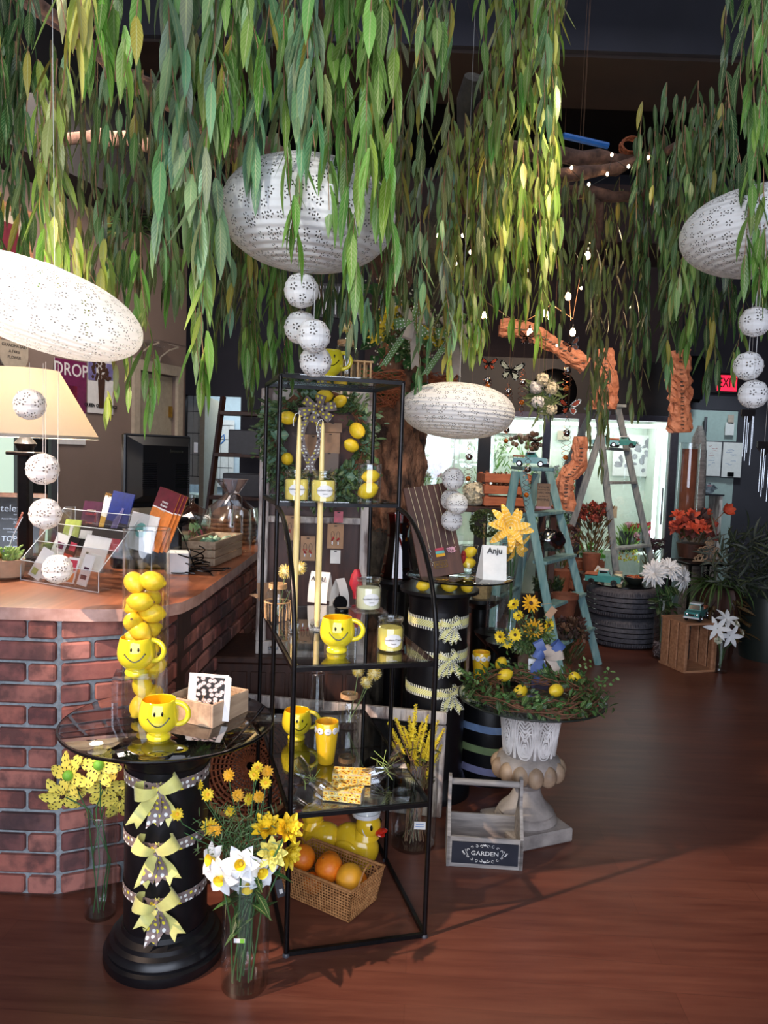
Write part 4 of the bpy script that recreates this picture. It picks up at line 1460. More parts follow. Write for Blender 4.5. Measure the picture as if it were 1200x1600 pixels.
make_mug('yellow smiley mug in the middle of the etagere, in front of the candle jars', G(526, 1018, S3), R(-8), MU)
make_mug('yellow smiley mug on the low etagere shelf beside the daisy tumbler', G(463, 1154, S4), R(2), MU)
q = P(513, 588, 2.86)
make_mug('yellow smiley mug on the very top of the etagere behind the paper balls', (q.x, q.y, S1), R(0), MU)
# candle jars
def candle(label, loc, rz, wax, lid=False):
 o = empty('candle_jar', loc, rz, label, 'candle', 'glass jar candles on the etagere')
 MB().lathe([(.036, .006), (.039, .010), (.039, .070), (.036, .075), (.001, .075)], n=32).build('wax', wax, o)
 b = MB().lathe([(.036, 0), (.042, .005), (.0425, .072), (.040, .08), (.034, .086), (.034, .09), (.038, .094), (.040, .1), (.040, .106), (.036, .108)], n=36, cap=False)
 b.build('jar_glass', 'glass_clear', o)
 MB().lathe([(.001, .0955), (.036, .0955), (.036, .1), (.03, .104), (.001, .104)], n=30, cap=False).build('lid_disc', 'glass_clear', o)
 # oval label wrapped round the front
 vs, fs = [], []
 for i in range(21):
  a = 2 * PI * i / 20
  aa = -PI / 2 + .62 * math.cos(a)
  vs.append((.0436 * math.cos(aa), .0436 * math.sin(aa), .040 + .020 * math.sin(a)))
 # fan of strips so that it follows the jar
 b = MB()
 N = 16
 for i in range(N):
  t0, t1 = -1 + 2 * i / N, -1 + 2 * (i + 1) / N
  q_ = []
  for t in (t0, t1):
   hgt = .020 * math.sqrt(max(0, 1 - t * t)) + .0005
   aa = -PI / 2 + .66 * t
   q_.append([Vector((.0437 * math.cos(aa), .0437 * math.sin(aa), .040 + s_ * hgt)) for s_ in (-1, 1)])
  b.add([q_[0][0], q_[1][0], q_[1][1], q_[0][1]], [(0, 1, 2, 3)])
 b.build('paper_label', 'white_paper', o)
 text('Southern Candle', .0088, 'ink', o, 'lettering', (0, -.0455, .043), depth=.0002)
 text('Lemon', .006, 'ink', o, 'lettering', (0, -.0455, .031), depth=.0002)
 return o
candle('lemon candle jar standing on the glass shelf at the front right of the etagere', G(609, 1016, S3), R(14), 'wax_yellow')
q = G(575, 952, S3 + .10)
riser((q.x, q.y, S3), R(15), .11, .11, .10, 'clear acrylic riser under the cream candle jar on the etagere')
candle('cream candle jar raised on the clear riser on the etagere', (q.x, q.y, S3 + .10), R(16), 'wax_cream')
candle('yellow candle jar at the left of the upper etagere shelf', G(463, 783, S2), R(8), 'wax_yellow')
candle('yellow candle jar at the right of the pair on the upper etagere shelf', G(505, 785, S2), R(12), 'wax_yellow')
# tapers
for k, (u, v, top, lb) in enumerate(((459, 988, 648, 'left of the two tall cream tapers on the etagere'), (495, 984, 658, 'right of the two tall cream tapers on the etagere'))):
 q = G(u, v, S3)
 H_ = P(u + 4, top, q.y).z - S3
 hd = empty('taper_holder', q, R(15 + 20 * k), ['square glass holder of the left taper', 'square glass holder of the right taper'][k], 'candle holder')
 MB().box((0, 0, .018), (.036, .036, .036), bev=.003).build('glass_block', 'acrylic', hd, smooth=False)
 tp = empty('taper_candle', q + Vector((0, 0, .012)), 0, lb, 'candle', 'tapers')
 MB().lathe([(.0085, 0), (.0105, .03), (.0105, H_ * .45), (.0085, H_ * .8), (.0055, H_ * .96), (.002, H_ - .012)], n=18).build('wax', 'taper_wax', tp)
 MB().tube([(0, 0, H_ - .015), (-.004, 0, H_ - .005), (-.014, 0, H_ - .01), (-.021, 0, H_ - .03), (-.02, 0, H_ - .05)], .0012, 5).build('wick', 'white_paper', tp)
# mason jar with pom flowers
def mason(label, loc, h_=.13, r__=.045, wire=False):
 o = empty('mason_jar', loc, 0, label, 'jar')
 MB().lathe([(r__ * .9, 0), (r__, .006), (r__, h_ * .72), (r__ * .8, h_ * .84), (r__ * .7, h_ * .88), (r__ * .72, h_)], n=32, cap=False).lathe([(.0001, .003), (r__ * .92, .003)], n=32, cap=False).build('jar_glass', 'glass_clear', o)
 b = MB()
 for k in range(5):
  b.tube([((r__ * .76) * math.cos(a * PI / 10), (r__ * .76) * math.sin(a * PI / 10), h_ * .87 + .0036 * k) for a in range(20)], .0022, 5, closed=True)
 b.build('twine_wrap', 'twine', o)
 if wire:
  b = MB()
  for k in range(10):
   a = k * PI / 5
   b.tube([(r__ * 1.06 * math.cos(a), r__ * 1.06 * math.sin(a), .002), (r__ * 1.14 * math.cos(a), r__ * 1.14 * math.sin(a), h_ * .5)], .0022, 5)
  b.tube([(r__ * 1.14 * math.cos(a * PI / 10), r__ * 1.14 * math.sin(a * PI / 10), h_ * .5) for a in range(20)], .0025, 5, closed=True)
  b.build('twig_cage', 'twine', o)
 return o
def pomflower(label, base, head, r__=.026, seed=1):
 random.seed(seed)
 base, head = Vector(base), Vector(head)
 o = empty('pompom_flower', base, 0, label, 'flower', 'fluffy yellow pompom flowers')
 MB().tube([(0, 0, 0), (head - base) * .5 + Vector((.004, 0, 0)), head - base], .0018, 5).build('stem', 'stem_pale', o)
 b = MB()
 pom(b, head - base, r__)
 b.build('flower_head', 'pom_yellow', o, smooth=False)
 b = MB()
 pom(b, head - base, r__ * 1.06, 90)
 b.build('outer_fringe', 'pom_cream', o, smooth=False)
 return o
q = G(433, 968, S3)
mason('twine wrapped mason jar in a twig cage at the left of the middle etagere shelf', q, .135, .042, True)
pomflower('pompom flower at the left in the caged mason jar', q + Vector((0, 0, .02)), P(446, 893, q.y - .01), .027, 2)
pomflower('pompom flower at the right in the caged mason jar', q + Vector((.005, 0, .02)), P(468, 887, q.y + .01), .027, 3)
q = G(544, 1136, S4)
mason('mason jar with twine neck on the low etagere shelf', q, .135, .042)
pomflower('pompom flower drooping right over the low mason jar', q + Vector((0, 0, .02)), P(585, 1052, q.y - .02), .027, 4)
pomflower('pompom flower left of the pair over the low mason jar', q + Vector((0, 0, .02)), P(560, 1048, q.y + .03), .024, 5)
pomflower('lowest pompom flower beside the neck of the low mason jar', q + Vector((.003, 0, .02)), P(573, 1066, q.y - .04), .024, 6)
q = P(540, 592, 2.98)
q.z = S1
mason('mason jar with twine neck on top of the etagere behind the mug', q, .17, .045)
pomflower('pompom flower in the jar on top of the etagere', q + Vector((0, 0, .05)), P(541, 509, q.y), .028, 7)
# little lath cage
q = P(560, 592, 3.03)
lc = empty('lath_basket', (q.x - .01, q.y - .03, S1), R(15), 'small slatted wooden basket on top of the etagere', 'basket')
b = MB()
for k in range(5):
 b.box((-.05 + k * .025, -.035, .045), (.007, .006, .09))
 b.box((-.05 + k * .025, .035, .045), (.007, .006, .09))
for z in (.004, .086):
 b.box((0, 0, z), (.12, .08, .006))
b.build('slats', 'twine', lc, smooth=False)
# glass of lemons, upper shelf
q = G(576, 787, S2)
glass_cyl('lemon_glass', 'straight glass holding two lemons on the upper etagere shelf', q, .039, .135, cat='glass')
make_lemon('lower lemon in the glass on the upper etagere shelf', q + Vector((-.004, 0, .045)), .029, (1.1, .4, 1), 'lemons in the glass')
make_lemon('upper lemon in the glass on the upper etagere shelf', q + Vector((.004, 0, .094)), .024, (1.4, -.5, 2), 'lemons in the glass')
# earrings, cards, tins on the middle shelf
NM = R(10)
def tent(label, u, v, w_, h_, rz, word, z, mat='white_paper'):
 q = G(u, v, z)
 o = empty('tent_card', q, rz, label, 'card')
 b = MB()
 n_ = 10
 for s_ in (-1, 1):
  pr2 = [(s_ * (.032 * (1 - (i / n_) ** 2.2)), h_ * i / n_) for i in range(n_ + 1)]
  for (y0, z0), (y1, z1) in zip(pr2, pr2[1:]):
   b.add([(-w_ / 2, y0, z0), (w_ / 2, y0, z0), (w_ / 2, y1, z1), (-w_ / 2, y1, z1)], [(0, 1, 2, 3)])
 b.build('card_stock', mat, o)
 if word:
  text(word, .026, 'ink', o, 'lettering', (0, -.0235, h_ * .78), rot=(R(72), 0, 0), bold=.0006)
 return o
tent('white curved ANJU jewellery card behind the tapers on the etagere', 500, 940, .085, .125, R(-18), 'ANJU', S3)
tent('blank white curved card right of the ANJU card on the etagere', 530, 948, .05, .115, R(50), None, S3)
q = G(556, 935, S3)
MBX = MB().lathe([(.012, 0), (.016, .03), (.03, .06), (.022, .10), (.01, .125)], n=9, wob=lambda a, z: 1 + .15 * math.sin(4 * a + z * 60))
tag(MBX.build('fabric_pouch', 'red_ink', loc=q), 'red fabric pouch behind the cream candle jar on the etagere', 'pouch')
q = G(534, 957, S3)
t_ = empty('watch_tin', q, R(20), 'open black round tin in front of the white cards on the etagere', 'tin')
MB().lathe([(.027, 0), (.028, .002), (.028, .016), (.026, .018)], n=28).build('tin_base', 'enamel_black', t_)
MB().lathe([(.020, .0182), (.001, .0183)], n=28, cap=False).build('tin_disc', 'trim_cream', t_)
MB().lathe([(.028, 0), (.028, .014), (.026, .016)], n=28, M=Matrix.Rotation(R(75), 3, 'X'), c=(0, .034, .03)).build('tin_lid', 'enamel_black', t_)
q = G(420, 935, S3)
kb = empty('kraft_box', q, R(30), 'open kraft cardboard tray behind the caged mason jar', 'box')
MB().box((0, 0, .03), (.10, .002, .075), rot=Matrix.Rotation(R(-20), 3, 'X')).box((0, .05, .003), (.1, .09, .003)).build('box_panel', 'kraft', kb, smooth=False)
# ---- low shelf
q = G(509, 1192, S4)
cp = empty('daisy_tumbler', q, 0, 'tall yellow tumbler with a white daisy border on the low etagere shelf', 'cup')
def tumbler(o, sc=1.0):
 MB().lathe([(.024 * sc, 0), (.028 * sc, .004), (.033 * sc, .05 * sc), (.038 * sc, .10 * sc), (.040 * sc, .145 * sc), (.0385 * sc, .147 * sc), (.037 * sc, .144 * sc)], n=36, cap=False).lathe([(.0001, .001), (.024 * sc, .001)], n=30, cap=False).build('cup_body', 'duck_yellow', o)
 MB().lathe([(.0001, .02 * sc), (.030 * sc, .03 * sc), (.037 * sc, .144 * sc)], n=36, cap=False).build('cup_inside', 'petal_amber', o)
 b = MB()
 for k in range(9):
  a = k * 2 * PI / 9
  r0 = .0400 * sc
  for j in range(10):
   t0 = j * 2 * PI / 10
   b.ell((r0 * math.cos(a + .19 * math.cos(t0)), r0 * math.sin(a + .19 * math.cos(t0)), (.122 + .0075 * math.sin(t0)) * sc), (.0018, .0052 * sc, .0045 * sc), 8, 6, 0, M=Matrix.Rotation(a, 3, 'Z'))
  b.ell(((r0 + .0002) * math.cos(a), (r0 + .0002) * math.sin(a), .122 * sc), (.002, .008 * sc, .007 * sc), 8, 6, 0, M=Matrix.Rotation(a, 3, 'Z'))
  b.ell(((r0 + .0018) * math.cos(a), (r0 + .0018) * math.sin(a), .122 * sc), (.0012, .0022 * sc, .0022 * sc), 6, 4, 1, M=Matrix.Rotation(a, 3, 'Z'))
 b.build('daisy_border', ['enamel_white', 'enamel_black'], o)
tumbler(cp)
def gift(label, u, v, z, rz, w_, d_, h_, sides, seed):
 random.seed(seed)
 q = G(u, v, z)
 o = empty('wrapped_gift', q, rz, label, 'gift')
 MB().box((0, 0, h_ / 2 + .002), (w_, d_, h_), bev=.001).build('gift_box', 'trim_cream', o, smooth=False)
 t__ = MB().box((0, 0, h_ + .003), (w_ * .97, d_ * .95, .001)).box((0, -d_ / 2 - .0006, h_ / 2 + .002), (w_ * .97, .001, h_ * .9))
 t__.build('sunflower_print', 'sunflower_print', o, smooth=False)
 for s_ in sides:
  b = MB()
  M = rot_to((s_, .1, .45))
  b.lathe([(d_ * .42, -.01), (d_ * .4, .03), (.012, .06), (.010, .065), (.035, .09), (.05, .13)], n=20, c=(s_ * (w_ / 2 - .01), 0, h_ * .5), M=M, cap=False, wob=lambda a, zz: 1 + .16 * math.sin(a * 6 + zz * 50) + .1 * math.sin(a * 11))
  b.build('cellophane_tuft', 'cellophane', o, smooth=False)
  b = MB()
  c__ = Vector((s_ * (w_ / 2 - .01), 0, h_ * .5)) + M @ Vector((0, 0, .062))
  for k in range(10):
   b.tube([c__, c__ + rv(.03), c__ + Vector((U(-.06, .06), U(-.05, .05), U(-.03, .07)))], .0011, 4)
  b.build('raffia_tie', 'raffia', o)
 return o
gift('cellophane wrapped sunflower gift box at the back, tuft to the right', 550, 1221, S4, R(-2), .125, .06, .032, (1,), 3)
gift('cellophane wrapped sunflower gift box in front, tuft to the left', 537, 1248, S4, R(-9), .12, .06, .032, (-1,), 6)
# slim vase behind low mason jar
glass_cyl('bud_vase', 'slim glass vase of green stems behind the low smiley mug', G(495, 1112, S4), .028, .16)
# ---- floor of the etagere: basket, oranges, ducks
f0 = G(545, 1441, .004)
f1 = G(586, 1411, .004)
f2 = G(452, 1400, .004)
vx = f2 - f0
vy = f1 - f0
ra = math.atan2(-vx.y, -vx.x)
print('basket', vx.length, vy.length, math.degrees(ra), math.degrees(math.atan2(vy.y, vy.x)))
BL, BW, BH = .27, .155, .115
bk = empty('orange_basket', f0, ra, 'rectangular woven basket of oranges on the floor inside the etagere', 'basket')
b = MB()
def basket_wall(b, a0, a1, t0, t1, h_, nx, nz):
 a0, a1, t0, t1 = map(Vector, (a0, a1, t0, t1))
 for i in range(nx + 1):
  s_ = i / nx
  b.tube([a0.lerp(a1, s_), t0.lerp(t1, s_)], .0022, 4, cap=False)
 for j in range(nz + 1):
  s_ = j / nz
  b.tube([a0.lerp(t0, s_), a1.lerp(t1, s_)], .0024, 4, cap=False)
fl = .018
lo = [(-BL, 0, 0), (0, 0, 0), (0, BW, 0), (-BL, BW, 0)]
hi_ = [(-BL - fl, -fl, BH), (fl, -fl, BH), (fl, BW + fl, BH), (-BL - fl, BW + fl, BH)]
for i in range(4):
 basket_wall(b, lo[i], lo[(i + 1) % 4], hi_[i], hi_[(i + 1) % 4], BH, 26 if i % 2 == 0 else 15, 11)
basket_wall(b, lo[0], lo[3], lo[1], lo[2], 0, 15, 26)
b.build('woven_sides', 'wicker', bk)
b = MB()
b.tube([Vector(x) for x in hi_], .0055, 6, closed=True)
b.build('rim', 'wicker', bk)
for s_ in (0, 1):
 x = fl if s_ else -BL - fl
 MB().tube([(x, .02 + (BW - .04) * i / 10, BH + .05 * math.sin(PI * i / 10)) for i in range(11)], .003, 6).build('handle', 'wicker', bk)
BM_ = Matrix.Rotation(ra, 3, 'Z')
og = [(-.235, .05, .115, .045, 'orange at the far left of the woven basket', 'orange_skin'), (-.125, .055, .115, .047, 'largest orange in the middle of the basket', 'orange_skin'), (-.045, .06, .105, .045, 'yellowish grapefruit at the right end of the basket', 'grapefruit'), (-.17, .12, .09, .038, 'orange behind the middle fruit in the basket', 'orange_skin'), (-.045, .105, .075, .035, 'small orange low at the right end of the basket', 'orange_skin'), (-.18, .04, .05, .036, 'orange low between the two large oranges', 'orange_skin')]
for (x, y, z, r__, lb, m_) in og:
 b = MB().ell((0, 0, 0), (r__, r__, r__ * (.96 if m_ == 'orange_skin' else 1.05)), 24, 16)
 o = b.build('orange' if m_ == 'orange_skin' else 'grapefruit', m_, loc=f0 + BM_ @ Vector((x, y, z)))
 MB().lathe([(.0001, r__ * .97), (.003, r__ * .97), (.0001, r__ * .99)], n=6, cap=False).build('stem_end', 'stem_brown', o)
 o.rotation_euler = (U(-.5, .5), U(-.5, .5), 0)
 tag(o, lb, 'fruit', 'fruit in the woven basket')
def duck(label, loc, rz, sc=1.0, hat=True):
 o = empty('ceramic_duck', loc, rz, label, 'ornament')
 b = MB()
 b.ell((0, 0, .075), (.085, .062, .072), 28, 16, disp=lambda d: 1 + .28 * max(0, -d.x) * max(0, d.z + .2) ** 1.5)
 b.lathe([(.05, 0), (.06, .01), (.055, .03)], n=24)
 b.build('body', 'duck_yellow', o)
 MB().ell((.045, 0, .165), (.045, .043, .045), 24, 16).lathe([(.05, .12), (.038, .14), (.034, .15)], n=20, c=(.035, 0, 0)).build('head', 'duck_yellow', o)
 b = MB().ell((.095, 0, .155), (.026, .022, .009), 14, 8, M=Matrix.Rotation(R(-12), 3, 'Y')).ell((.09, 0, .145), (.022, .018, .008), 14, 8, M=Matrix.Rotation(R(15), 3, 'Y'))
 b.build('beak', 'duck_beak', o)
 for s_ in (-1, 1):
  MB().ell((.074, s_ * .031, .172), (.008, .005, .010), 10, 8, M=Matrix.Rotation(s_ * .8, 3, 'Z')).build('eye', 'enamel_black', o)
  MB().ell((-.01, s_ * .058, .085), (.045, .012, .03), 14, 8).build('wing', 'duck_yellow', o)
 if hat:
  MB().lathe([(.034, .195), (.050, .200), (.052, .215), (.044, .212), (.036, .222), (.02, .236), (.0001, .24)], n=26, c=(.035, 0, 0)).build('sailor_hat', 'enamel_white', o)
  MB().tube([(.045 + .046 * math.sin(a) * .4, .044 * math.cos(a), .165 - .046 * math.sin(a)) for a in [i * PI / 10 for i in range(11)]], .0015, 5).build('hat_strap', 'enamel_white', o)
 o.scale = (sc,) * 3
 return o
q = G(556, 1353, 0)
duck('glossy yellow ceramic duck in a white sailor hat behind the orange basket', q, R(-28), 1.02)
q = G(500, 1348, 0)
duck('second yellow ceramic duck facing away at the left behind the basket', q + Vector((0, .03, 0)), R(150), .95, False)
# tag hanging on left front post
tg = empty('price_tag', P(437, 1388, 2.2), R(20), 'grey paper tag with a white sticker hanging near the etagere post', 'tag', rot=(0, R(-14), R(10)))
MB().box((0, 0, 0), (.024, .001, .055)).build('tag_card', 'grey_plastic', tg, smooth=False)
MB().box((.002, -.001, -.01), (.010, .001, .014)).build('tag_sticker', 'white_paper', tg, smooth=False)
# wicker tray leaning on the etagere, left side
wt = empty('wicker_tray', G(372, 1330, 0) + Vector((0, .25, 0)), 0, 'large round wicker tray standing behind the black pedestal and etagere', 'tray', rot=(R(-14), 0, R(14)))
b = MB()
for k in range(12):
 rr = .02 + k * .017
 b.tube([(rr * math.cos(a * PI / 24), .004 * math.sin(a * 6), .21 + rr * math.sin(a * PI / 24)) for a in range(48)], .006, 5, closed=True)
for k in range(36):
 a = k * PI / 18
 b.tube([(.02 * math.cos(a), -.006, .21 + .02 * math.sin(a)), (.1 * math.cos(a + .2), -.008, .21 + .1 * math.sin(a + .2)), (.205 * math.cos(a + .25), -.005, .21 + .205 * math.sin(a + .25))], .003, 4)
b.build('woven_disc', 'wicker_red', wt)
MB().tube([(.21 * math.cos(a * PI / 24), 0, .21 + .21 * math.sin(a * PI / 24)) for a in range(48)], .010, 6, closed=True).build('rim', 'wicker', wt)
# ================================================================ floor vase with polka flowers (left)
vb = G(157, 1428, 0)
glass_cyl('floor_vase', 'clear cylinder vase of dotted yellow felt flowers beside the brick counter', vb, .049, .335)
cents = [(157, 1195, 'felt flower with the largest green ball centre beside the brick counter'), (110, 1211, 'felt flower with a green ball centre at the far left'), (98, 1243, 'lowest dotted felt flower hanging at the left'), (163, 1228, 'dotted felt flower facing forward below the green ball'), (186, 1246, 'dotted felt flower partly behind the black column')]
random.seed(11)
for k, (u, v, lb) in enumerate(cents):
 h_ = P(u, v, vb.y - .04 + .025 * k)
 o = empty('felt_flower', vb + Vector((U(-.02, .02), U(-.02, .02), .015)), 0, lb, 'flower', 'dotted yellow felt flowers')
 rel = h_ - o.location
 MB().tube([(0, 0, 0), Vector((U(-.03, .03), 0, .17)), Vector((rel.x * .35 + U(-.01, .01), rel.y * .4, .33)), rel], .0022, 6).build('stem', 'stem_green', o)
 b = MB()
 nn = Vector(((-.3, -.5, .1, .2, .5)[k], -1, (.35, .2, -.3, -.2, -.2)[k]))
 flower(b, rel, nn, 6, .074, .042, 0, cup=.1, curl=.35, shape=PET_OVAL, jit=.15)
 b.build('petals', 'felt_dots', o)
 if k < 2:
  MB().ell(rel + nn.normalized() * .010, .0165, 14, 10).build('flower_centre', 'bud_green', o)
 else:
  MB().ell(rel + nn.normalized() * .004, .008, 10, 8).build('flower_centre', 'flower_brown', o)
# ================================================================ floor vase with daffodils (front)
vb = G(382, 1538, 0)
glass_cyl('floor_vase', 'large clear cylinder vase of daffodils and yellow flowers at the front', vb, .066, .325)
lbl = empty('vase_sticker', P(374, 1470, vb.y - .069), 0, 'small green and white price sticker on the front vase', 'sticker')
MB().box((0, 0, 0), (.030, .001, .012)).build('sticker_paper', 'white_paper', lbl, smooth=False)
MB().box((.008, -.0008, 0), (.012, .0008, .012)).build('sticker_end', 'bud_green', lbl, smooth=False)
def stemmed(name, label, cat, group, base, head, mats, build, leaf_=None, r__=.0022, stemmat='stem_green', mid=None):
 o = empty(name, base, 0, label, cat, group)
 rel = Vector(head) - Vector(base)
 m_ = mid or Vector((rel.x * .25, rel.y * .3, rel.z * .55))
 MB().tube([(0, 0, 0), m_, rel * .92 + Vector((0, 0, .004)), rel], r__, 5).build('stem', stemmat, o)
 b = MB()
 build(b, rel)
 b.build('bloom', mats, o)
 if leaf_:
  b = MB()
  leaf_(b, rel)
  b.build('leaves', 'leaf', o)
 return o
def daffodil(nn):
 def f(b, rel):
  flower(b, rel, nn, 6, .052, .034, 0, cup=.25, curl=.35, shape=PET_POINT)
  M = rot_to(nn)
  b.lathe([(.005, 0), (.009, .01), (.014, .02), (.0155, .022)], n=14, c=rel, M=M, mi=1, cap=False, wob=lambda a, z: 1 + .12 * math.sin(7 * a) * (z > .01))
  b.ell(rel + Vector(nn).normalized() * .006, .006, 8, 6, 1)
 return f
random.seed(31)
vt = vb + Vector((0, 0, .325))
for k, (u, v, nn, lb) in enumerate(((347, 1370, (-.3, -1, -.1), 'white daffodil at the lower left of the front bouquet'), (377, 1349, (0, -1, .3), 'white daffodil at the top centre of the daffodil cluster'), (407, 1360, (.5, -1, .1), 'white daffodil at the right of the daffodil cluster'), (387, 1381, (.1, -1, -.4), 'lowest white daffodil over the vase rim'), (335, 1343, (-.8, -.8, .3), 'white daffodil at the far left facing away'))):
 stemmed('daffodil', lb, 'flower', 'white daffodils in the front vase', vb + Vector((U(-.03, .03), U(-.03, .03), .02)), P(u, v, vb.y - .055 + .01 * k), ['petal_white', 'petal_yellow'], daffodil(nn), r__=.003)
def lotus(nn, L=.036):
 def f(b, rel):
  flower(b, rel, nn, 8, L, .024, 0, cup=.25, curl=-.35, rings=3, shape=PET_OVAL, fold=.3)
  b.ell(rel + Vector(nn).normalized() * .008, .008, 8, 6, 1)
 return f
for k, (u, v, nn, lb) in enumerate(((447, 1297, (.5, -.6, .6), 'open yellow dahlia at the far right of the front bouquet'), (425, 1332, (.2, -1, .4), 'open yellow dahlia just above the daffodils'), (417, 1297, (0, -.5, 1), 'yellow dahlia behind the upper right blooms'), (447, 1332, (1, -.6, 0), 'yellow dahlia at the right edge above the oranges'))):
 stemmed('yellow_dahlia', lb, 'flower', 'yellow dahlias in the front vase', vb + Vector((U(-.03, .03), U(-.03, .03), .03)), P(u, v, vb.y - .03 + .02 * k), ['petal_pale' if k in (1,) else 'petal_yellow', 'petal_yellow'], lotus(nn, .048), r__=.003)
def daisy(nn, L=.016):
 def f(b, rel):
  flower(b, rel, nn, 12, L, .008, 0, 1, cr=.36, cup=.15, curl=.2, rings=2, ch=.6)
 return f
dl_ = [(850, 175), (715, 215), (755, 262), (890, 265), (965, 172), (1015, 208), (985, 272), (855, 335), (978, 142), (1022, 158), (940, 282), (765, 405), (790, 420), (620, 350), (615, 400), (570, 362), (665, 320)]
wh = ['topmost left', 'far left upper', 'left, amber', 'middle', 'top right', 'right upper', 'right middle', 'centre low', 'very top', 'top far right', 'centre right', 'lower left, large', 'lower left, beside the large one', 'over the middle ribbon', 'over the middle ribbon, lowest', 'nearest the column bow', 'over the column, upper']
for k, (x, y) in enumerate(dl_):
 u, v = 60 + x / 2.857, 1150 + y / 2.857
 h_ = P(u, v, vb.y + U(-.03, .10))
 stemmed('yellow_daisy', 'small yellow daisy in the front bouquet, ' + wh[k], 'flower', 'small yellow daisies in the front vase', vb + Vector((U(-.02, .02), U(-.02, .02), .10)), h_, ['petal_yellow' if k % 3 else 'petal_amber', 'petal_amber'], daisy((U(-.5, .5), -1, U(-.1, .8)), .018 if k != 11 else .026), r__=.0013,
   mid=Vector((U(-.01, .01), 0, .26)))
# greenery of the bunch
b = MB()
for k in range(150):
 a = U(0, 6.28)
 st = Vector((U(-.03, .0), U(-.03, .03), U(.28, .36)))
 leafy(b, st, Vector((U(-1.1, .7), U(-.3, .6), U(.7, 1.4))), 6, .030, .004, [(92, 126, 84), (70, 106, 62), (116, 142, 98)], length=U(.06, .2), spread=.8)
for k in range(26):
 a = U(0, 6.28)
 b.col = tuple(lin(random.choice([(40, 92, 44), (52, 112, 54), (34, 76, 40)])))
 b.leaf((U(-.04, .04), U(-.04, .04), U(.2, .34)), (math.cos(a), math.sin(a) - .3, U(-.3, .8)), (0, 0, 1), U(.06, .11), .022, curl=.5)
for k in range(10):
 b.col = tuple(lin((44, 96, 52)))
 b.tube([(U(-.03, .03), U(-.03, .03), U(.05, .12)), (U(-.02, .02), U(-.02, .02), .2), (U(-.04, .04), U(-.04, .04), .33)], .0025, 5)
tag(b.build('bouquet_greenery', 'leaf', loc=vb), 'feathery green leaves and stems filling the front bouquet', 'foliage', kind='stuff')
# ================================================================ vase with yellow spikes
vb = G(645, 1318, 0)
glass_cyl('floor_vase', 'large clear vase of yellow plume spikes between the etagere and the garden caddy', vb, .088, .345)
tg = empty('vase_sticker', P(656, 1290, vb.y - .091), 0, 'small white price sticker on the plume vase', 'sticker')
MB().box((0, 0, 0), (.043, .001, .030)).build('sticker_paper', 'white_paper', tg, smooth=False)
MB().box((0, -.0008, .004), (.03, .0008, .002)).box((0, -.0008, -.004), (.032, .0008, .002)).build('print', 'blue_ink', tg, smooth=False)
random.seed(44)
sp_ = [(607, 1130), (618, 1122), (630, 1135), (640, 1120), (650, 1102), (660, 1128), (668, 1118), (676, 1135), (684, 1126), (694, 1140), (612, 1160), (646, 1150), (660, 1165), (690, 1165)]
for k, (u, v) in enumerate(sp_):
 h_ = P(u, v, vb.y + U(-.05, .05))
 def spike(b, rel):
  d = Vector((rel.x * 1.6, rel.y, .35)).normalized()
  L = .14
  p0 = rel - d * L
  for i in range(60):
   t = i / 60
   q_ = p0 + d * L * t
   for j in range(4):
    s_ = (d * .9 + rv(1)).normalized()
    b.leaf(q_, s_, rv(), .021 * (1 - t * .6), .005, 0, seg=1, shape=lambda t: 1 - .7 * t)
  b.tube([p0, rel], [.005, .002], 6)
 stemmed('plume_flower', 'yellow feathery plume spike in the large vase, ' + ['far left tip', 'second from left', 'left of centre', 'centre left', 'tallest of all', 'right of the tallest', 'centre right', 'right, slightly lower', 'second from right', 'far right, leaning out', 'low at the left', 'low at the centre', 'low at the centre right', 'low at the right'][k], 'flower', 'yellow plumes in the large vase',
   vb + Vector((U(-.04, .04), U(-.04, .04), .02)), h_, ['orchid_spike'], spike, r__=.0025, stemmat='stem_brown')
b = MB()
for k in range(14):
 b.col = tuple(lin(random.choice([(96, 92, 60), (80, 100, 60), (120, 110, 76)])))
 b.leaf((U(-.04, .04), U(-.05, .04), U(.2, .4)), (U(-1, 1), U(-1, 1), U(.2, 1)), (0, 0, 1), U(.06, .1), .024, curl=.4)
for k in range(12):
 b.col = tuple(lin((104, 66, 48)))
 b.tube([(U(-.04, .04), U(-.04, .04), .02), (U(-.03, .03), U(-.03, .03), .15), (U(-.05, .05), U(-.05, .05), .32)], .003, 5)
tag(b.build('vase_foliage', 'leaf', loc=vb), 'brown stems and olive leaves in the plume vase', 'foliage', kind='stuff')
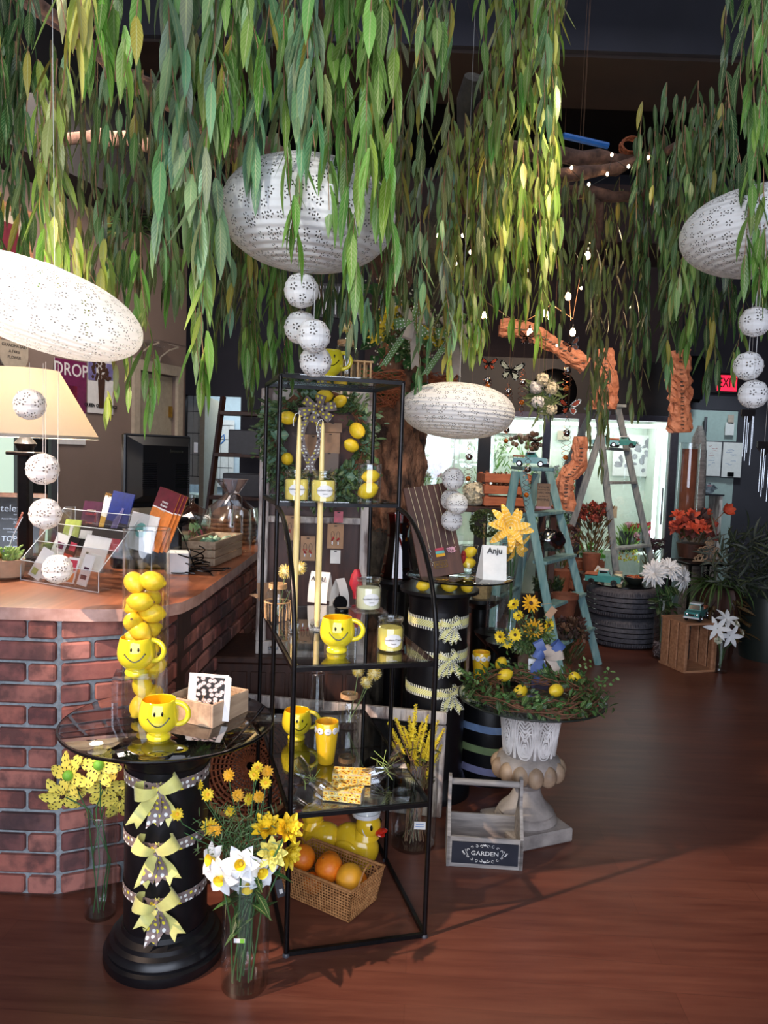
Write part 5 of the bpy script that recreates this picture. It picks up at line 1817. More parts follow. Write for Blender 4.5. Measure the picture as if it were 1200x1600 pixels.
# ================================================================ garden caddy
g0 = G(697, 1353, 0)
g1 = G(816, 1361, 0)
gw = (g1 - g0).length
ga = math.atan2(g1.y - g0.y, g1.x - g0.x)
gt = empty('garden_caddy', g0, ga, 'weathered grey wooden caddy with a chalkboard front reading GARDEN', 'caddy')
gd, gh = .20, .115
MB().box((gw / 2, .006, gh / 2), (gw, .012, gh), bev=.001).build('front_frame', 'weathered_grey', gt, smooth=False)
MB().box((gw / 2, -.0015, gh / 2), (gw - .036, .004, gh - .034)).build('chalkboard', 'chalkboard', gt, smooth=False)
MB().box((gw / 2, gd - .006, gh / 2), (gw, .012, gh), bev=.001).build('back_board', 'weathered_grey', gt, smooth=False)
MB().box((gw / 2, gd / 2, .006), (gw - .02, gd - .02, .01)).build('caddy_floor', 'pine', gt, smooth=False)
for x in (.006, gw - .006):
 b = MB()
 b.prism([(0, 0), (gd, 0), (gd, gh), (gd * .62, gh + .10), (gd * .58, gh + .19), (gd * .42, gh + .19), (gd * .38, gh + .10), (0, gh)], -.006, .006, M=Matrix(((0, 0, 1), (1, 0, 0), (0, 1, 0))), c=(x, 0, 0))
 b.build('end_board', 'weathered_grey', gt, smooth=False)
MB().tube([(0, gd / 2, gh + .165), (gw, gd / 2, gh + .165)], .012, 12).build('handle', 'weathered_grey', gt)
text('GARDEN', .0225, 'white_paper', gt, 'lettering', (gw / 2, -.0036, gh / 2), xs=1.12)
b = MB()
for s_ in (-1, 1):
 for t in (-1, 1):
  for (cx, cz, rr, a0, a1) in ((.012, .027, .006, 0, 5), (.030, .027, .006, 1, 6), (.046, .022, .005, 0, 4.5), (.060, .012, .006, -1, 3)):
   b.tube([(gw / 2 + s_ * (cx + rr * (1 - i * .05) * math.cos(a0 + (a1 - a0) * i / 10)), -.0038, gh / 2 + t * (cz + rr * (1 - i * .05) * math.sin(a0 + (a1 - a0) * i / 10))) for i in range(11)], .0009, 4)
 b.tube([(gw / 2 + s_ * (.066 - .006 * math.cos(i * .3)), -.0038, gh / 2 - .014 + i * .0028) for i in range(11)], .0009, 4)
 for k in range(3):
  b.ell((gw / 2 + s_ * (.074 + .003 * k), -.0038, gh / 2 + (k - 1) * .005), (.004, .0008, .002), 8, 4)
for t in (-1, 1):
 for k in (-1, 0, 1):
  b.leaf((gw / 2 + k * .002, -.004, gh / 2 + t * .028), (k * .6, 0, t), (0, -1, 0), .009, .004, seg=3, curl=0)
b.build('scroll_ornament', 'white_paper', gt)
# ================================================================ stone urn with glass top
uc = Vector((.615, 3.0, 0))
ur = empty('garden_urn_table', uc, R(24), 'carved whitewashed stone urn carrying a round glass top with a lemon wreath', 'table')
MB().box((0, 0, .028), (.27, .27, .056), bev=.006).build('plinth', 'stone_grey', ur, smooth=False)
MB().lathe([(.118, .056), (.125, .066), (.120, .080), (.108, .088), (.112, .098), (.100, .112), (.075, .135), (.058, .165), (.052, .19), (.058, .2), (.062, .205), (.056, .212)], n=48).build('foot', 'stone_grey', ur)
MB().lathe([(.05, .205), (.085, .225), (.12, .25), (.13, .28), (.125, .31), (.10, .33)], n=48).build('bowl', 'stone_grey', ur)
b = MB()
for k in range(13):
 a = k * 2 * PI / 13
 M = Matrix.Rotation(a, 3, 'Z') @ Matrix.Rotation(R(8), 3, 'Y')
 b.ell((.114 * math.cos(a), .114 * math.sin(a), .272), (.038, .034, .043), 12, 10, M=M)
b.build('gadroons', 'stone_gold', ur)
prof = [(.098, .32), (.102, .36), (.108, .42), (.116, .48), (.128, .525), (.14, .545), (.142, .553), (.12, .553)]
MB().lathe(prof, n=64).build('body', 'stone_groove_shade', ur)
def ur_r(z):
 for (r0, z0), (r1, z1) in zip(prof, prof[1:]):
  if z <= z1:
   return r0 + (r1 - r0) * (z - z0) / max(1e-6, z1 - z0)
 return .14
b = MB()
NP = 8
for k in range(NP):
 a0 = k * 2 * PI / NP
 def sp(da, z, off=.002):
  r__ = ur_r(z) + off
  return (r__ * math.cos(a0 + da), r__ * math.sin(a0 + da), z)
 for s_ in (-1, 1):
  # nested acanthus scrolls on each panel
  for j, (ha, h0, h1) in enumerate(((.33, .335, .54), (.27, .345, .50), (.20, .35, .455), (.13, .355, .42), (.07, .362, .40))):
   pts_ = [sp(s_ * ha * math.sin(PI * i / 14) ** .7, h0 + (h1 - h0) * (1 - math.cos(PI * i / 14)) / 2) for i in range(15)]
   b.tube(pts_, [.0036] * 15, 5)
  for j in range(6):
   zc_ = .41 + j * .018
   wj = .27 - .02 * abs(j - 2)
   pts_ = [sp(s_ * (.01 + wj * math.sin(i / 9 * PI * .5)), zc_ + .034 * math.sin(i / 9 * PI * .8) * (1 - .06 * j)) for i in range(10)]
   b.tube(pts_, [.0042 - .0003 * i for i in range(10)], 5)
  b.tube([sp(s_ * .37, .335 + i * .02) for i in range(11)], .0034, 5)
 b.tube([sp(.05 * math.cos(t * .6) * (1 - t * .06), .375 + .022 * math.sin(t * .6) * (1 - t * .06), .002) for t in range(16)], .0034, 5)
b.tube([(.135 * math.cos(i * PI / 24), .135 * math.sin(i * PI / 24), .535) for i in range(48)], .005, 5, closed=True)
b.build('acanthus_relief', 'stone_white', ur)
GZ = .562
MB().lathe([(.0001, .554), (.286, .554), (.291, .558), (.286, .562), (.0001, .562)], n=72, cap=False).build('glass_top', 'glass_shelf', ur)
MB().tube([(.29 * math.cos(i * PI / 36), .29 * math.sin(i * PI / 36), .558) for i in range(72)], .0035, 6, closed=True).build('glass_edge', 'bucket_dark', ur)
# lemon wreath lying on the glass
random.seed(77)
wr = empty('lemon_wreath', uc + Vector((.01, -.02, GZ)), 0, 'grapevine wreath with lemons and ivy lying on the glass top of the stone urn', 'wreath')
b = MB()
for k in range(46):
 r0 = U(.17, .255)
 ph, z0 = U(0, 6), U(.008, .045)
 arc_ = U(1.5, 6.0)
 st = U(0, 6)
 pts_ = []
 for i in range(26):
  a = st + arc_ * i / 25
  rr = min(.275, r0 + .02 * math.sin(a * 3 + ph) + .012 * math.sin(a * 7 + ph))
  pts_.append((rr * math.cos(a), rr * math.sin(a), max(.004, z0 + .014 * math.sin(a * 4 + ph * 2))))
 b.tube(pts_, U(.0013, .003), 5)
b.build('vine_ring', 'twig', wr)
b = MB()
for k in range(240):
 a = U(0, 6.28)
 r0 = U(.16, .27)
 leafy(b, (r0 * math.cos(a), r0 * math.sin(a), U(.01, .05)), (math.cos(a + 1.5) + U(-.5, .5), math.sin(a + 1.5) + U(-.5, .5), U(.0, .5)), 4, U(.02, .045), U(.012, .024), [(44, 88, 42), (60, 110, 50), (34, 64, 34), (84, 118, 60), (58, 74, 48)], length=U(.04, .1))
for k in range(14):
 a = U(0, 6.28)
 b.col = tuple(lin((90, 130, 70)))
 leafy(b, (.24 * math.cos(a), .24 * math.sin(a), .04), (math.cos(a), math.sin(a), 1.2), 5, .022, .013, [(96, 150, 76), (120, 160, 90)], length=.09, droop=.1)
b.build('wreath_leaves', 'leaf', wr)
for k, (u, v, lb) in enumerate(((783, 1037, 'orange yellow lemon at the upper left of the urn wreath'), (789, 1055, 'small lemon low at the left of the urn wreath'), (813, 1081, 'lemon at the front of the urn wreath'), (869, 1079, 'lemon at the front right of the urn wreath wrapped by a vine'), (898, 1060, 'lemon at the right of the urn wreath'))):
 q = G(u, v, GZ + .045)
 make_lemon(lb, q, .026, (U(.5, 2.4), U(-.5, .5), U(0, 6)), 'lemons in the wreath on the urn')
# sunflower arrangement
ab = G(838, 1062, GZ)
av = empty('flower_pot', ab, 0, 'square white flower pot with a big blue bow on the urn table', 'vase')
MB().lathe([(.040, 0), (.048, .05), (.050, .095), (.046, .097), (.044, .09)], n=4, M=Matrix.Rotation(R(30), 3, 'Z')).build('pot', 'enamel_white', av, smooth=False)
random.seed(5)
b = MB()
for (dx, dz, rot_, L, mat_i) in ((-.5, .9, 0, .075, 0), (.9, .9, 0, .085, 0), (-.2, 1.0, 0, .05, 1), (.7, .2, 0, .07, 1), (.3, .5, 0, .05, 1), (-.6, .3, 0, .05, 0)):
 c_ = Vector((.02, -.052, .115))
 d = Vector((dx, -.15, dz)).normalized()
 n_ = Vector((0, -1, 0))
 side = d.cross(n_).normalized()
 pts_ = [c_ + d * (L * .55 * (1 - math.cos(i / 12 * 2 * PI))) + n_ * (.004 + .022 * math.sin(i / 12 * 2 * PI)) for i in range(13)]
 b.strip(pts_, side, [.018 + .026 * math.sin(PI * i / 12) for i in range(13)], mi=mat_i)
b.strip([(.0, -.052, .11), (-.004, -.056, .07), (.0, -.056, .03), (.005, -.054, .0)], (1, 0, 0), [.02, .07, .075, .072], mi=0)
b.strip([(.03, -.06, .11), (.055, -.07, .09), (.075, -.066, .05), (.07, -.064, .02)], (.7, 0, .5), [.02, .03, .034, .03], mi=1, notch=True)
b.build('blue_bow', ['ribbon_blue', 'ribbon_greige'], av)
def sunflower(nn, L=.032, c='flower_brown'):
 def f(b, rel):
  flower(b, rel, nn, 13, L, .012, 0, 1, cr=.32, cup=.15, curl=.1, rings=2, ch=.4)
 return f
sf = [(829, 943, (.2, -.8, .5), .034, 'sunflower at the top of the arrangement on the urn'), (834, 983, (.1, -1, .2), .040, 'largest dark centred sunflower in the arrangement on the urn'), (857, 977, (.7, -.8, 0), .028, 'sunflower at the right of the arrangement on the urn'), (782, 995, (-.8, -.8, 0), .024, 'small sunflower at the far left of the arrangement'), (805, 992, (-.3, -1, .2), .024, 'small yellow flower left of the large sunflower'), (810, 962, (-.4, -.6, .5), .02, 'small yellow bloom high at the left of the arrangement'), (793, 1005, (-.5, -1, 0), .02, 'pale yellow bloom low at the left of the arrangement'), (803, 945, (-.6, -.5, .6), .024, 'sunflower at the upper left of the arrangement, seen from the side')]
for (u, v, nn, L, lb) in sf:
 stemmed('sunflower', lb, 'flower', 'sunflowers in the arrangement on the urn', ab + Vector((0, 0, .04)), P(u, v, ab.y - .03 + U(-.02, .05)), ['petal_amber' if L > .03 else 'petal_yellow', 'flower_brown'], sunflower(nn, L * 1.25), r__=.0015)
b = MB()
for k in range(110):
 leafy(b, (U(-.05, .03), U(-.02, .03), U(.09, .19)), (U(-1.2, .8), U(-.8, .5), U(.2, 1.4)), 5, U(.02, .032), .012, [(70, 104, 54), (96, 128, 70), (54, 84, 46), (120, 140, 90)], length=U(.05, .12))
for k in range(4):
 leafy(b, (-.05, 0, .13), (-1, -.1, U(.2, .9)), 6, .03, .015, [(186, 196, 170), (170, 184, 150)], length=.12)
tag(b.build('arrangement_foliage', 'leaf', loc=ab), 'mixed green leaves filling the sunflower arrangement on the urn', 'foliage', kind='stuff')
pt = empty('price_tag', P(861, 957, ab.y - .03), 0, 'cream paper price tag on the sunflower arrangement', 'tag', rot=(0, R(35), 0))
MB().box((0, 0, 0), (.030, .001, .048)).build('tag_card', 'kraft', pt, smooth=False)
MB().tube([(0, 0, .02), (-.02, .01, .03), (-.05, .02, .0)], .0008, 4).build('tag_string', 'twine', pt)
# ================================================================ second black pedestal with gingham ribbons
pc2 = Vector((P(687, 915, 3.36).x, 3.36, 0))
p2 = empty('pedestal_table', pc2, 0, 'black column pedestal tied with yellow checked ribbons behind the etagere', 'table')
TZ2 = P(687, 918, 3.36).z
MB().lathe([(.17, 0), (.17, .03), (.155, .05), (.14, .09), (.131, .10)], n=56).build('pedestal_base', 'black_paint', p2)
MB().lathe([(.132, .09), (.130, TZ2 - .08)], n=56).build('column', 'black_paint', p2)
MB().lathe([(.130, TZ2 - .09), (.134, TZ2 - .04), (.150, TZ2 - .02), (.175, TZ2 - .014), (.175, TZ2), (.0001, TZ2)], n=56).build('capital', 'black_paint', p2)
for k, (v, seed, u) in enumerate(((975, 3, 702), (1028, 6, 700), (1083, 9, 704))):
 z = P(690, v, 3.23).z
 drum_band(p2, 'ribbon_gingham', z + .006, .1345, .052 if k < 2 else .046, sag=.01)
 a = -PI / 2 + (u - 687) / 48
 bow(p2, ('ribbon_gingham', 'ribbon_gingham'), (.136 * math.cos(a), .136 * math.sin(a), z), a, .036, .82, seed)
# hatbox
hc = Vector((.545, 3.56, 0))
HZ = P(745, 1072, 3.46).z
hb = empty('hat_box', hc, 0, 'black round box with blue, green and lilac ribbon bands behind the stone urn', 'box')
MB().lathe([(.16, 0), (.163, .01), (.163, HZ - .01), (.158, HZ), (.0001, HZ)], n=56).build('drum', 'black_paint', hb)
ribbon_c = (('ribbon_gingham', 1092), ('ribbon_sky', 1137), ('ribbon_lime', 1170), ('ribbon_lilac', 1202), ('ribbon_blue', 1232))
plain('ribbon_sky', (128, 156, 200), .5)
plain('ribbon_lime', (138, 160, 110), .5)
plain('ribbon_lilac', (140, 140, 178), .5)
for m_, v in ribbon_c:
 z = P(745, v, 3.42).z
 drum_band(hb, m_, z, .1645, .045 if m_ == 'ribbon_gingham' else .034, sag=.004)
q = P(752, 1026, 3.5)
cp = empty('daisy_tumbler', (q.x, q.y, HZ), 0, 'yellow tumbler with a white daisy border standing on the striped hat box', 'cup')
tumbler(cp, 1.03)
b = MB()
q = Vector((.62, 3.5, HZ))
MBc = empty('plastic_cup_lid', (0, 0, 0))
bpy.data.objects.remove(MBc)
# glass disc on little lemons
gz = TZ2 + .052
gc = Vector((P(718, 903, 3.36).x, 3.34, gz))
gd_ = empty('glass_disc', gc, 0, 'round glass disc resting on small lemons on the ribboned pedestal', 'table top')
MB().lathe([(.0001, 0), (.228, 0), (.233, .004), (.228, .008), (.0001, .008)], n=64, cap=False).build('glass_plate', 'glass_smoke', gd_)
MB().tube([(.232 * math.cos(i * PI / 32), .232 * math.sin(i * PI / 32), .004) for i in range(64)], .0035, 6, closed=True).build('glass_edge', 'enamel_black', gd_)
for k, (u, v) in enumerate(((662, 906), (702, 908), (730, 910), (690, 902), (720, 902))):
 y_ = 3.25 if k < 3 else 3.45
 q = P(u, v, y_)
 q.z = TZ2 + .026
 make_lemon(['small lemon under the glass disc at the left', 'small lemon under the glass disc in the middle', 'small lemon under the glass disc at the right', 'small lemon under the glass disc, back left', 'small lemon under the glass disc, back right'][k], q, .0255, (U(1.2, 1.8), 0, U(0, 3)), 'small lemons under the glass disc')
GZ2 = gz + .008
# necklace board
q = P(692, 895, 3.30)
nb = empty('necklace_board', (q.x, q.y, GZ2), 0, 'dark wooden board displaying six beaded necklaces on the glass disc', 'display', rot=(R(-18), R(-9), R(14)))
MB().box((0, 0, .205), (.20, .012, .41), bev=.002).build('board', 'display_wood', nb, smooth=False)
MB().box((0, .05, .1), (.12, .008, .2), rot=Matrix.Rotation(R(28), 3, 'X')).build('easel_leg', 'display_wood', nb, smooth=False)
for k in range(3):
 x = -.052 + .058 * k
 neck = MB()
 for s_ in (-1, 1):
  neck.tube([(x + s_ * .013 - .01, -.008, .41), (x + s_ * .013, -.009, .25), (x + s_ * .015, -.009, .115 + .008 * k)], .0011, 4)
 o = neck.build('necklace_chain', 'cream_cord', nb)
b = MB()
for s_ in (-1, 1):
 for i in range(9):
  b.ell((-.052 + s_ * .014 + .004 * math.sin(i * 2), -.010, .125 - i * .009), .0038, 6, 4)
b.build('silver_beads', 'steel', nb)
for k, (m_, z) in enumerate((('print_rose', .117), ('print_teal', .104), ('petal_amber', .091))):
 MB().box((.006, -.011, z), (.04, .004, .012)).build('bead_row', m_, nb, smooth=False)
b = MB()
for i in range(60):
 a, r__ = U(PI, 2 * PI), U(0, .026)
 b.ell((.064 + r__ * math.cos(a), -.010, .118 + r__ * .9 * math.sin(a)), .0028, 6, 4)
b.build('round_beads', 'petal_pink', nb)
MB().box((.0, -.0085, .052), (.06, .002, .03)).build('name_plate', 'brass', nb, smooth=False)
MB().box((.0, -.0095, .052), (.055, .002, .026)).build('plate_face', 'display_wood', nb, smooth=False)
text('ANJU', .021, 'brass', nb, 'lettering', (0, -.0112, .052))
# white bag ANJU
q = P(764, 892, 3.28)
bg = empty('paper_bag', (q.x, q.y, GZ2), R(-6), 'white folded paper bag printed Anju on the glass disc', 'bag')
b = MB()
b.add([(-.025, -.03, 0), (.075, -.03, 0), (.075, .03, 0), (-.055, .03, 0), (-.03, 0, .145), (.07, 0, .145), (.07, .004, .145), (-.034, .004, .145)], [(0, 1, 5, 4), (1, 2, 6, 5), (2, 3, 7, 6), (3, 0, 4, 7), (0, 3, 2, 1), (4, 5, 6, 7)])
b.build('bag_body', 'white_paper', bg, smooth=False)
text('Anju', .034, 'ink', bg, 'lettering', (.021, -.0085, .122), rot=(R(78), 0, 0), bold=.0009)
# small glass with lemons and red figure
q = P(731, 884, 3.42)
q.z = GZ2
glass_cyl('lemon_glass', 'clear glass of lemons and a red charm beside the Anju bag', q, .042, .125, cat='glass')
make_lemon('upper lemon in the glass beside the Anju bag', q + Vector((.008, 0, .095)), .025, (1.2, 0, 1), 'lemons beside the Anju bag')
make_lemon('lower lemon in the glass beside the Anju bag', q + Vector((.004, 0, .045)), .026, (1.5, 0, 2), 'lemons beside the Anju bag')
tag(MB().ell((0, 0, 0), (.012, .008, .03), 12, 8).ell((0, -.006, .014), (.008, .006, .008), 8, 6).build('red_charm', 'petal_red', loc=q + Vector((-.024, -.02, .075))), 'little red charm hanging inside the lemon glass', 'charm')
# tall glass vases with dotted felt flowers behind the bag
for k, (u, v, h_, y_) in enumerate(((795, 985, .42, 3.66), (775, 975, .36, 3.85))):
 q = P(u, v, y_)
 glass_cyl('tall_vase', ['tall clear vase of dotted orange felt flowers behind the Anju bag', 'tall slim glass vase behind the dotted felt flowers'][k], (q.x, q.y, .62), .052, .47)
 o_ = tag(MB().lathe([(.14, 0), (.14, .03), (.06, .05), (.05, .55), (.1, .6), (.11, .62)], n=28).build('plant_stand', 'black_satin', loc=(q.x, q.y, 0)), ['black stand under the vase of felt flowers', 'black stand under the slim vase'][k], 'stand')
random.seed(8)
for k, (u, v, nn, L, lb) in enumerate(((797, 825, (.2, -1, .2), .115, 'large amber dotted felt flower over the Anju bag'), (806, 855, (.6, -.8, -.5), .085, 'lower amber dotted felt flower, drooping to the right'))):
 base = Vector((P(795, 985, 3.66).x, 3.66, .66))
 def ff(b, rel, nn=nn, L=L):
  flower(b, rel, nn, 8, L, L * .36, 0, cup=.2, curl=.4, rings=1 + (k == 0), shape=PET_OVAL, jit=.25)
 stemmed('felt_flower', lb, 'flower', 'amber dotted felt flowers', base, P(u, v, 3.55), ['felt_dots_white'], ff, r__=.003)
# red glass vase on dark stand
q = P(620, 903, 3.66)
st_ = tag(MB().lathe([(.13, 0), (.13, .02), (.05, .05), (.045, q.z - .06), (.12, q.z - .02), (.13, q.z - .012), (.13, q.z), (.0001, q.z)], n=32).build('plant_stand', 'black_satin', loc=(q.x, q.y, 0)), 'dark round stand under the red glass vase', 'stand')
rvz = empty('red_vase', q, 0, 'deep red flared glass vase on the dark round stand beside the tree trunk', 'vase')
MB().lathe([(.078, 0), (.080, .01), (.066, .1), (.052, .2), (.055, .27), (.062, .31), (.058, .312)], n=10, cap=False).build('glass_wall', 'glass_red', rvz, smooth=False)
MB().lathe([(.0001, .004), (.07, .004), (.056, .1), (.044, .2), (.046, .27)], n=10, cap=False).build('inner_wall', 'glass_red', rvz, smooth=False)
# ================================================================ leaning white window frame
fA = Vector((.284, 3.10, 0))
fB = Vector((-.62, 3.26, 0))
fx = (fA - fB)
FL = fx.length
fz = math.atan2(fx.y, fx.x)
wf = empty('window_sash', fB, 0, 'old white wooden window sash with peeling paint leaning low behind the etagere', 'frame', rot=(R(-9), 0, fz))
FH = .43
for (cx, cz, w_, h_, nm) in ((FL / 2, FH - .025, FL, .05, 'rail'), (FL / 2, .03, FL, .06, 'rail'), (.025, FH / 2, .05, FH - .11, 'stile'), (FL - .025, FH / 2, .05, FH - .11, 'stile')):
 MB().box((cx, 0, cz), (w_, .035, h_), bev=.004).build(nm, 'weathered_white', wf, smooth=False)
MB().box((FL / 2, .006, FH / 2), (FL - .1, .004, FH - .1)).build('dark_pane', 'enamel_black', wf, smooth=False)
# ================================================================ chest and upright screen frame
ch_ = empty('wooden_chest', (-.42, 3.62, 0), R(2), 'dark wooden chest standing behind the etagere under the upright frame', 'chest')
MB().box((0, 0, .27), (.72, .42, .54), bev=.008).build('chest_body', 'dark_wood', ch_, smooth=False)
MB().box((0, 0, .555), (.76, .46, .03), bev=.006).build('chest_top', 'dark_wood', ch_, smooth=False)
for k in range(8):
 MB().box((-.3 + k * .086, -.213, .27), (.07, .008, .46), bev=.002).build('front_slat', 'dark_wood', ch_, smooth=False)
SZ0 = .57
sA_ = P(406, 1020, 3.46)
sB_ = P(565, 1010, 3.50)
sx = (Vector((sB_.x, sB_.y, 0)) - Vector((sA_.x, sA_.y, 0)))
SL = sx.length + .04
SH = P(400, 606, 3.46).z - SZ0
sc = empty('screen_frame', (sA_.x - .02, sA_.y, SZ0), math.atan2(sx.y, sx.x), 'tall weathered pale wooden frame standing upright behind the etagere with a lemon wreath', 'frame')
for (cx, cz, w_, h_, nm) in ((SL / 2, SH - .03, SL, .06, 'rail'), (SL / 2, .03, SL, .06, 'rail'), (.022, SH / 2, .045, SH - .12, 'stile'), (SL - .022, SH / 2, .045, SH - .12, 'stile'), (SL / 2, SH * .515, SL - .09, .03, 'cross_bar')):
 MB().box((cx, 0, cz), (w_, .03, h_), bev=.004).build(nm, 'weathered_white', sc, smooth=False)
MB().box((SL / 2, .03, SH * .26), (SL - .06, .006, SH * .5)).build('back_panel', 'display_wood', sc, smooth=False)
MB().box((SL / 2, .03, SH * .74), (SL - .06, .006, SH * .44)).build('upper_panel', 'display_wood', sc, smooth=False)
MB().box((.08, -.02, .03), (.045, .008, .012), bev=.002).tube([(.07, -.028, .04), (.08, -.036, .03), (.09, -.028, .02)], .004, 6).build('latch', 'steel', sc)
# lemon hoop wreath
random.seed(15)
wc = P(497, 690, 3.36)
lw = empty('lemon_wreath', wc, 0, 'large green wreath with lemons and a grey dotted bow hanging on the upright frame', 'wreath')
b = MB()
for k in range(30):
 r0 = U(.19, .215)
 ph = U(0, 6)
 b.tube([(r0 * math.cos(a * .3) + .006 * math.sin(a + ph), U(-.012, .012), r0 * 1.05 * math.sin(a * .3)) for a in range(22)], .0018, 4)
b.build('vine_ring', 'twig', lw)
b = MB()
for k in range(420):
 a = U(0, 6.28) if k % 3 else U(2.2, 5.6)
 r0 = U(.15, .25)
 col_ = [(54, 84, 50), (76, 108, 62), (44, 66, 42), (96, 124, 84), (106, 150, 128)]
 leafy(b, (r0 * math.cos(a), U(-.02, .02), r0 * 1.05 * math.sin(a)), (math.cos(a + 1.4) + U(-.6, .6), U(-.5, .2), math.sin(a + 1.4) + U(-.6, .6)), 4, U(.026, .055), U(.012, .022), col_, length=U(.03, .1))
for (dx, dz) in ((-.045, .235), (-.04, .20), (.17, -.15), (-.16, .02)):
 for s_ in (-1, 1):
  b.col = tuple(lin((120, 160, 136)))
  b.leaf((dx, -.03, dz), (s_, -.2, .1), (0, -1, .1), .038, .042, curl=.1, seg=4)
b.build('wreath_leaves', 'leaf', lw)
for (u, v, r__, lb) in ((450, 653, .030, 'lemon at the upper left of the hanging wreath'), (449, 717, .026, 'lemon at the lower left of the hanging wreath'), (507, 619, .029, 'lemon at the top of the hanging wreath'), (531, 627, .026, 'lemon beside the top one in the hanging wreath'), (558, 673, .033, 'larger lemon at the right of the hanging wreath'), (549, 696, .029, 'lower lemon of the right pair in the hanging wreath')):
 make_lemon(lb, P(u, v, 3.30), r__, (U(.8, 2.2), U(-.5, .5), U(0, 3)), 'lemons in the hanging wreath')
wb_ = empty('wreath_bow', P(497, 640, 3.27), 0, 'grey ribbon bow with white, yellow and black dots at the top of the hanging wreath', 'bow')
random.seed(12)
for k in range(6):
 a = k * PI / 3 + .3
 d = Vector((math.cos(a), -.1 - .3 * (k % 2), math.sin(a) * .75))
 pts_ = [d * (.040 * (1 - math.cos(i / 10 * 2 * PI))) + Vector((0, -.012 - .018 * math.sin(i / 10 * 2 * PI), 0)) for i in range(11)]
 sd = d.cross(Vector((0, -1, 0))).normalized()
 MB().strip(pts_, sd, [.018 + .022 * math.sin(PI * i / 10) for i in range(11)]).build('bow_loop', 'ribbon_dots', wb_)
for s_ in (-1, 1):
 pts_ = [(s_ * (.012 + .03 * math.sin(i * .35)) - .025, -.012 + .008 * math.sin(i), -.02 - .021 * i) for i in range(13)]
 MB().strip(pts_, (1, .25, 0), .03, notch=True).build('bow_tail', 'ribbon_dots', wb_)
# earring cards
for k, (u, v, w_, h_, m_, lb) in enumerate(((457, 825, .068, .11, 'kraft', 'kraft earring card at the upper left of the lower panel'), (481, 857, .065, .11, 'kraft', 'kraft card with hoop earrings in the centre of the lower panel'), (524, 838, .072, .11, 'kraft', 'kraft card with red cluster earrings at the right of the lower panel'), (529, 808, .04, .05, 'print_rose', 'small red jewellery card above the red earring card'), (524, 870, .045, .06, 'white_paper', 'small pale jewellery card below the red earring card'), (489, 697, .075, .1, 'kraft', 'kraft card at the upper panel behind the left taper'), (516, 692, .085, .09, 'kraft', 'kraft card with a round punch hole in the upper panel'), (514, 722, .085, .09, 'wall_taupe', 'plum jewellery card in the middle of the upper panel'), (520, 668, .08, .04, 'kraft', 'small kraft card near the top of the upper panel'))):
 q = P(u, v, 3.40)
 o = empty('earring_card', q, R(4), lb, 'card', 'jewellery cards on the upright frame')
 MB().box((0, 0, 0), (w_, .003, h_), bev=.0005).build('card_stock', m_, o, smooth=False)
 MB().box((0, -.0022, h_ * .42), (.012, .001, .004)).build('hang_slot', 'ink', o, smooth=False)
 if k < 3:
  b = MB()
  for s_ in (-1, 1):
   b.tube([(s_ * .012 + .007 * math.cos(t), -.003, .005 + .018 * math.sin(t) - .0) for t in [i * PI / 6 for i in range(12)]], .0008, 4, closed=True)
   for j in range(5):
    b.ell((s_ * .013 + U(-.006, .006), -.004, -.012 + U(-.008, .008)), .0036, 6, 4, 1)
   b.box((s_ * .013, -.004, -.03), (.004, .002, .014), mi=0)
  b.build('earring', ['steel', 'petal_red'], o)
# ================================================================ tree trunk
random.seed(2)
tc_ = Vector((P(607, 900, 4.0).x, 4.0, 0))
tr = empty('faux_tree', tc_, 0, 'gnarled artificial tree trunk rising behind the etagere into spreading branches', 'tree')
def gn(a, z):
 return 1 + .10 * math.sin(2 * a + z * 3) + .08 * math.sin(5 * a - z * 7) + .05 * math.sin(9 * a + z * 17) + .05 * math.sin(z * 23 + a * 3)
def trunk_piece(z0, z1, n_, name, mat, rf, xf):
 b = MB()
 vs, fs = [], []
 N = 72
 n_ *= 2
 for i in range(n_ + 1):
  z = z0 + (z1 - z0) * i / n_
  for k in range(N):
   a = 2 * PI * k / N
   r__ = rf(z) * gn(a, z)
   q_ = Vector((math.cos(a) * 2.2, math.sin(a) * 2.2, z * 7))
   r__ *= 1 + .13 * abs(mnoise.noise(q_)) + .11 * mnoise.noise(q_ * 2.7) + .06 * mnoise.noise(q_ * 6)
   vs.append((xf(z)[0] + r__ * math.cos(a), xf(z)[1] + r__ * math.sin(a), z))
 for i in range(n_):
  for k in range(N):
   fs.append((i * N + k, i * N + (k + 1) % N, (i + 1) * N + (k + 1) % N, (i + 1) * N + k))
 b.add(vs, fs)
 return b.build(name, mat, tr)
rf = lambda z: .15 + .06 * math.exp(-z * 4) - .015 * z + .02 * math.sin(z * 5)
xf = lambda z: (.0 + .035 * z * z * .4 + .02 * math.sin(z * 2.5), 0)
trunk_piece(0, 1.12, 40, 'lower_trunk', 'bark_mossy', rf, xf)
trunk_piece(1.10, 2.35, 50, 'upper_trunk', 'bark', rf, xf)
def branch(pts_, r0, r1, name='branch', parent=None, seed=0, mat='branch_bark'):
 random.seed(seed)
 P_ = [Vector(p) for p in pts_]
 out = []
 for a, b_ in zip(P_, P_[1:]):
  n_ = max(3, int((b_ - a).length / .08))
  for i in range(n_):
   out.append(a.lerp(b_, i / n_) + rv(.012))
 out.append(P_[-1])
 rs = [(r0 + (r1 - r0) * i / (len(out) - 1)) * U(.85, 1.2) for i in range(len(out))]
 return MB().tube(out, rs, 10).build(name, mat, parent)
top = Vector((xf(2.3)[0], 0, 2.28))
L_ = lambda u, v, y: P(u, v, y) - tc_
branch([top - Vector((0, 0, .1)), L_(700, 300, 3.9), L_(725, 230, 3.8), L_(740, 120, 3.6)], .10, .05, parent=tr, seed=1, mat='bark_mossy')
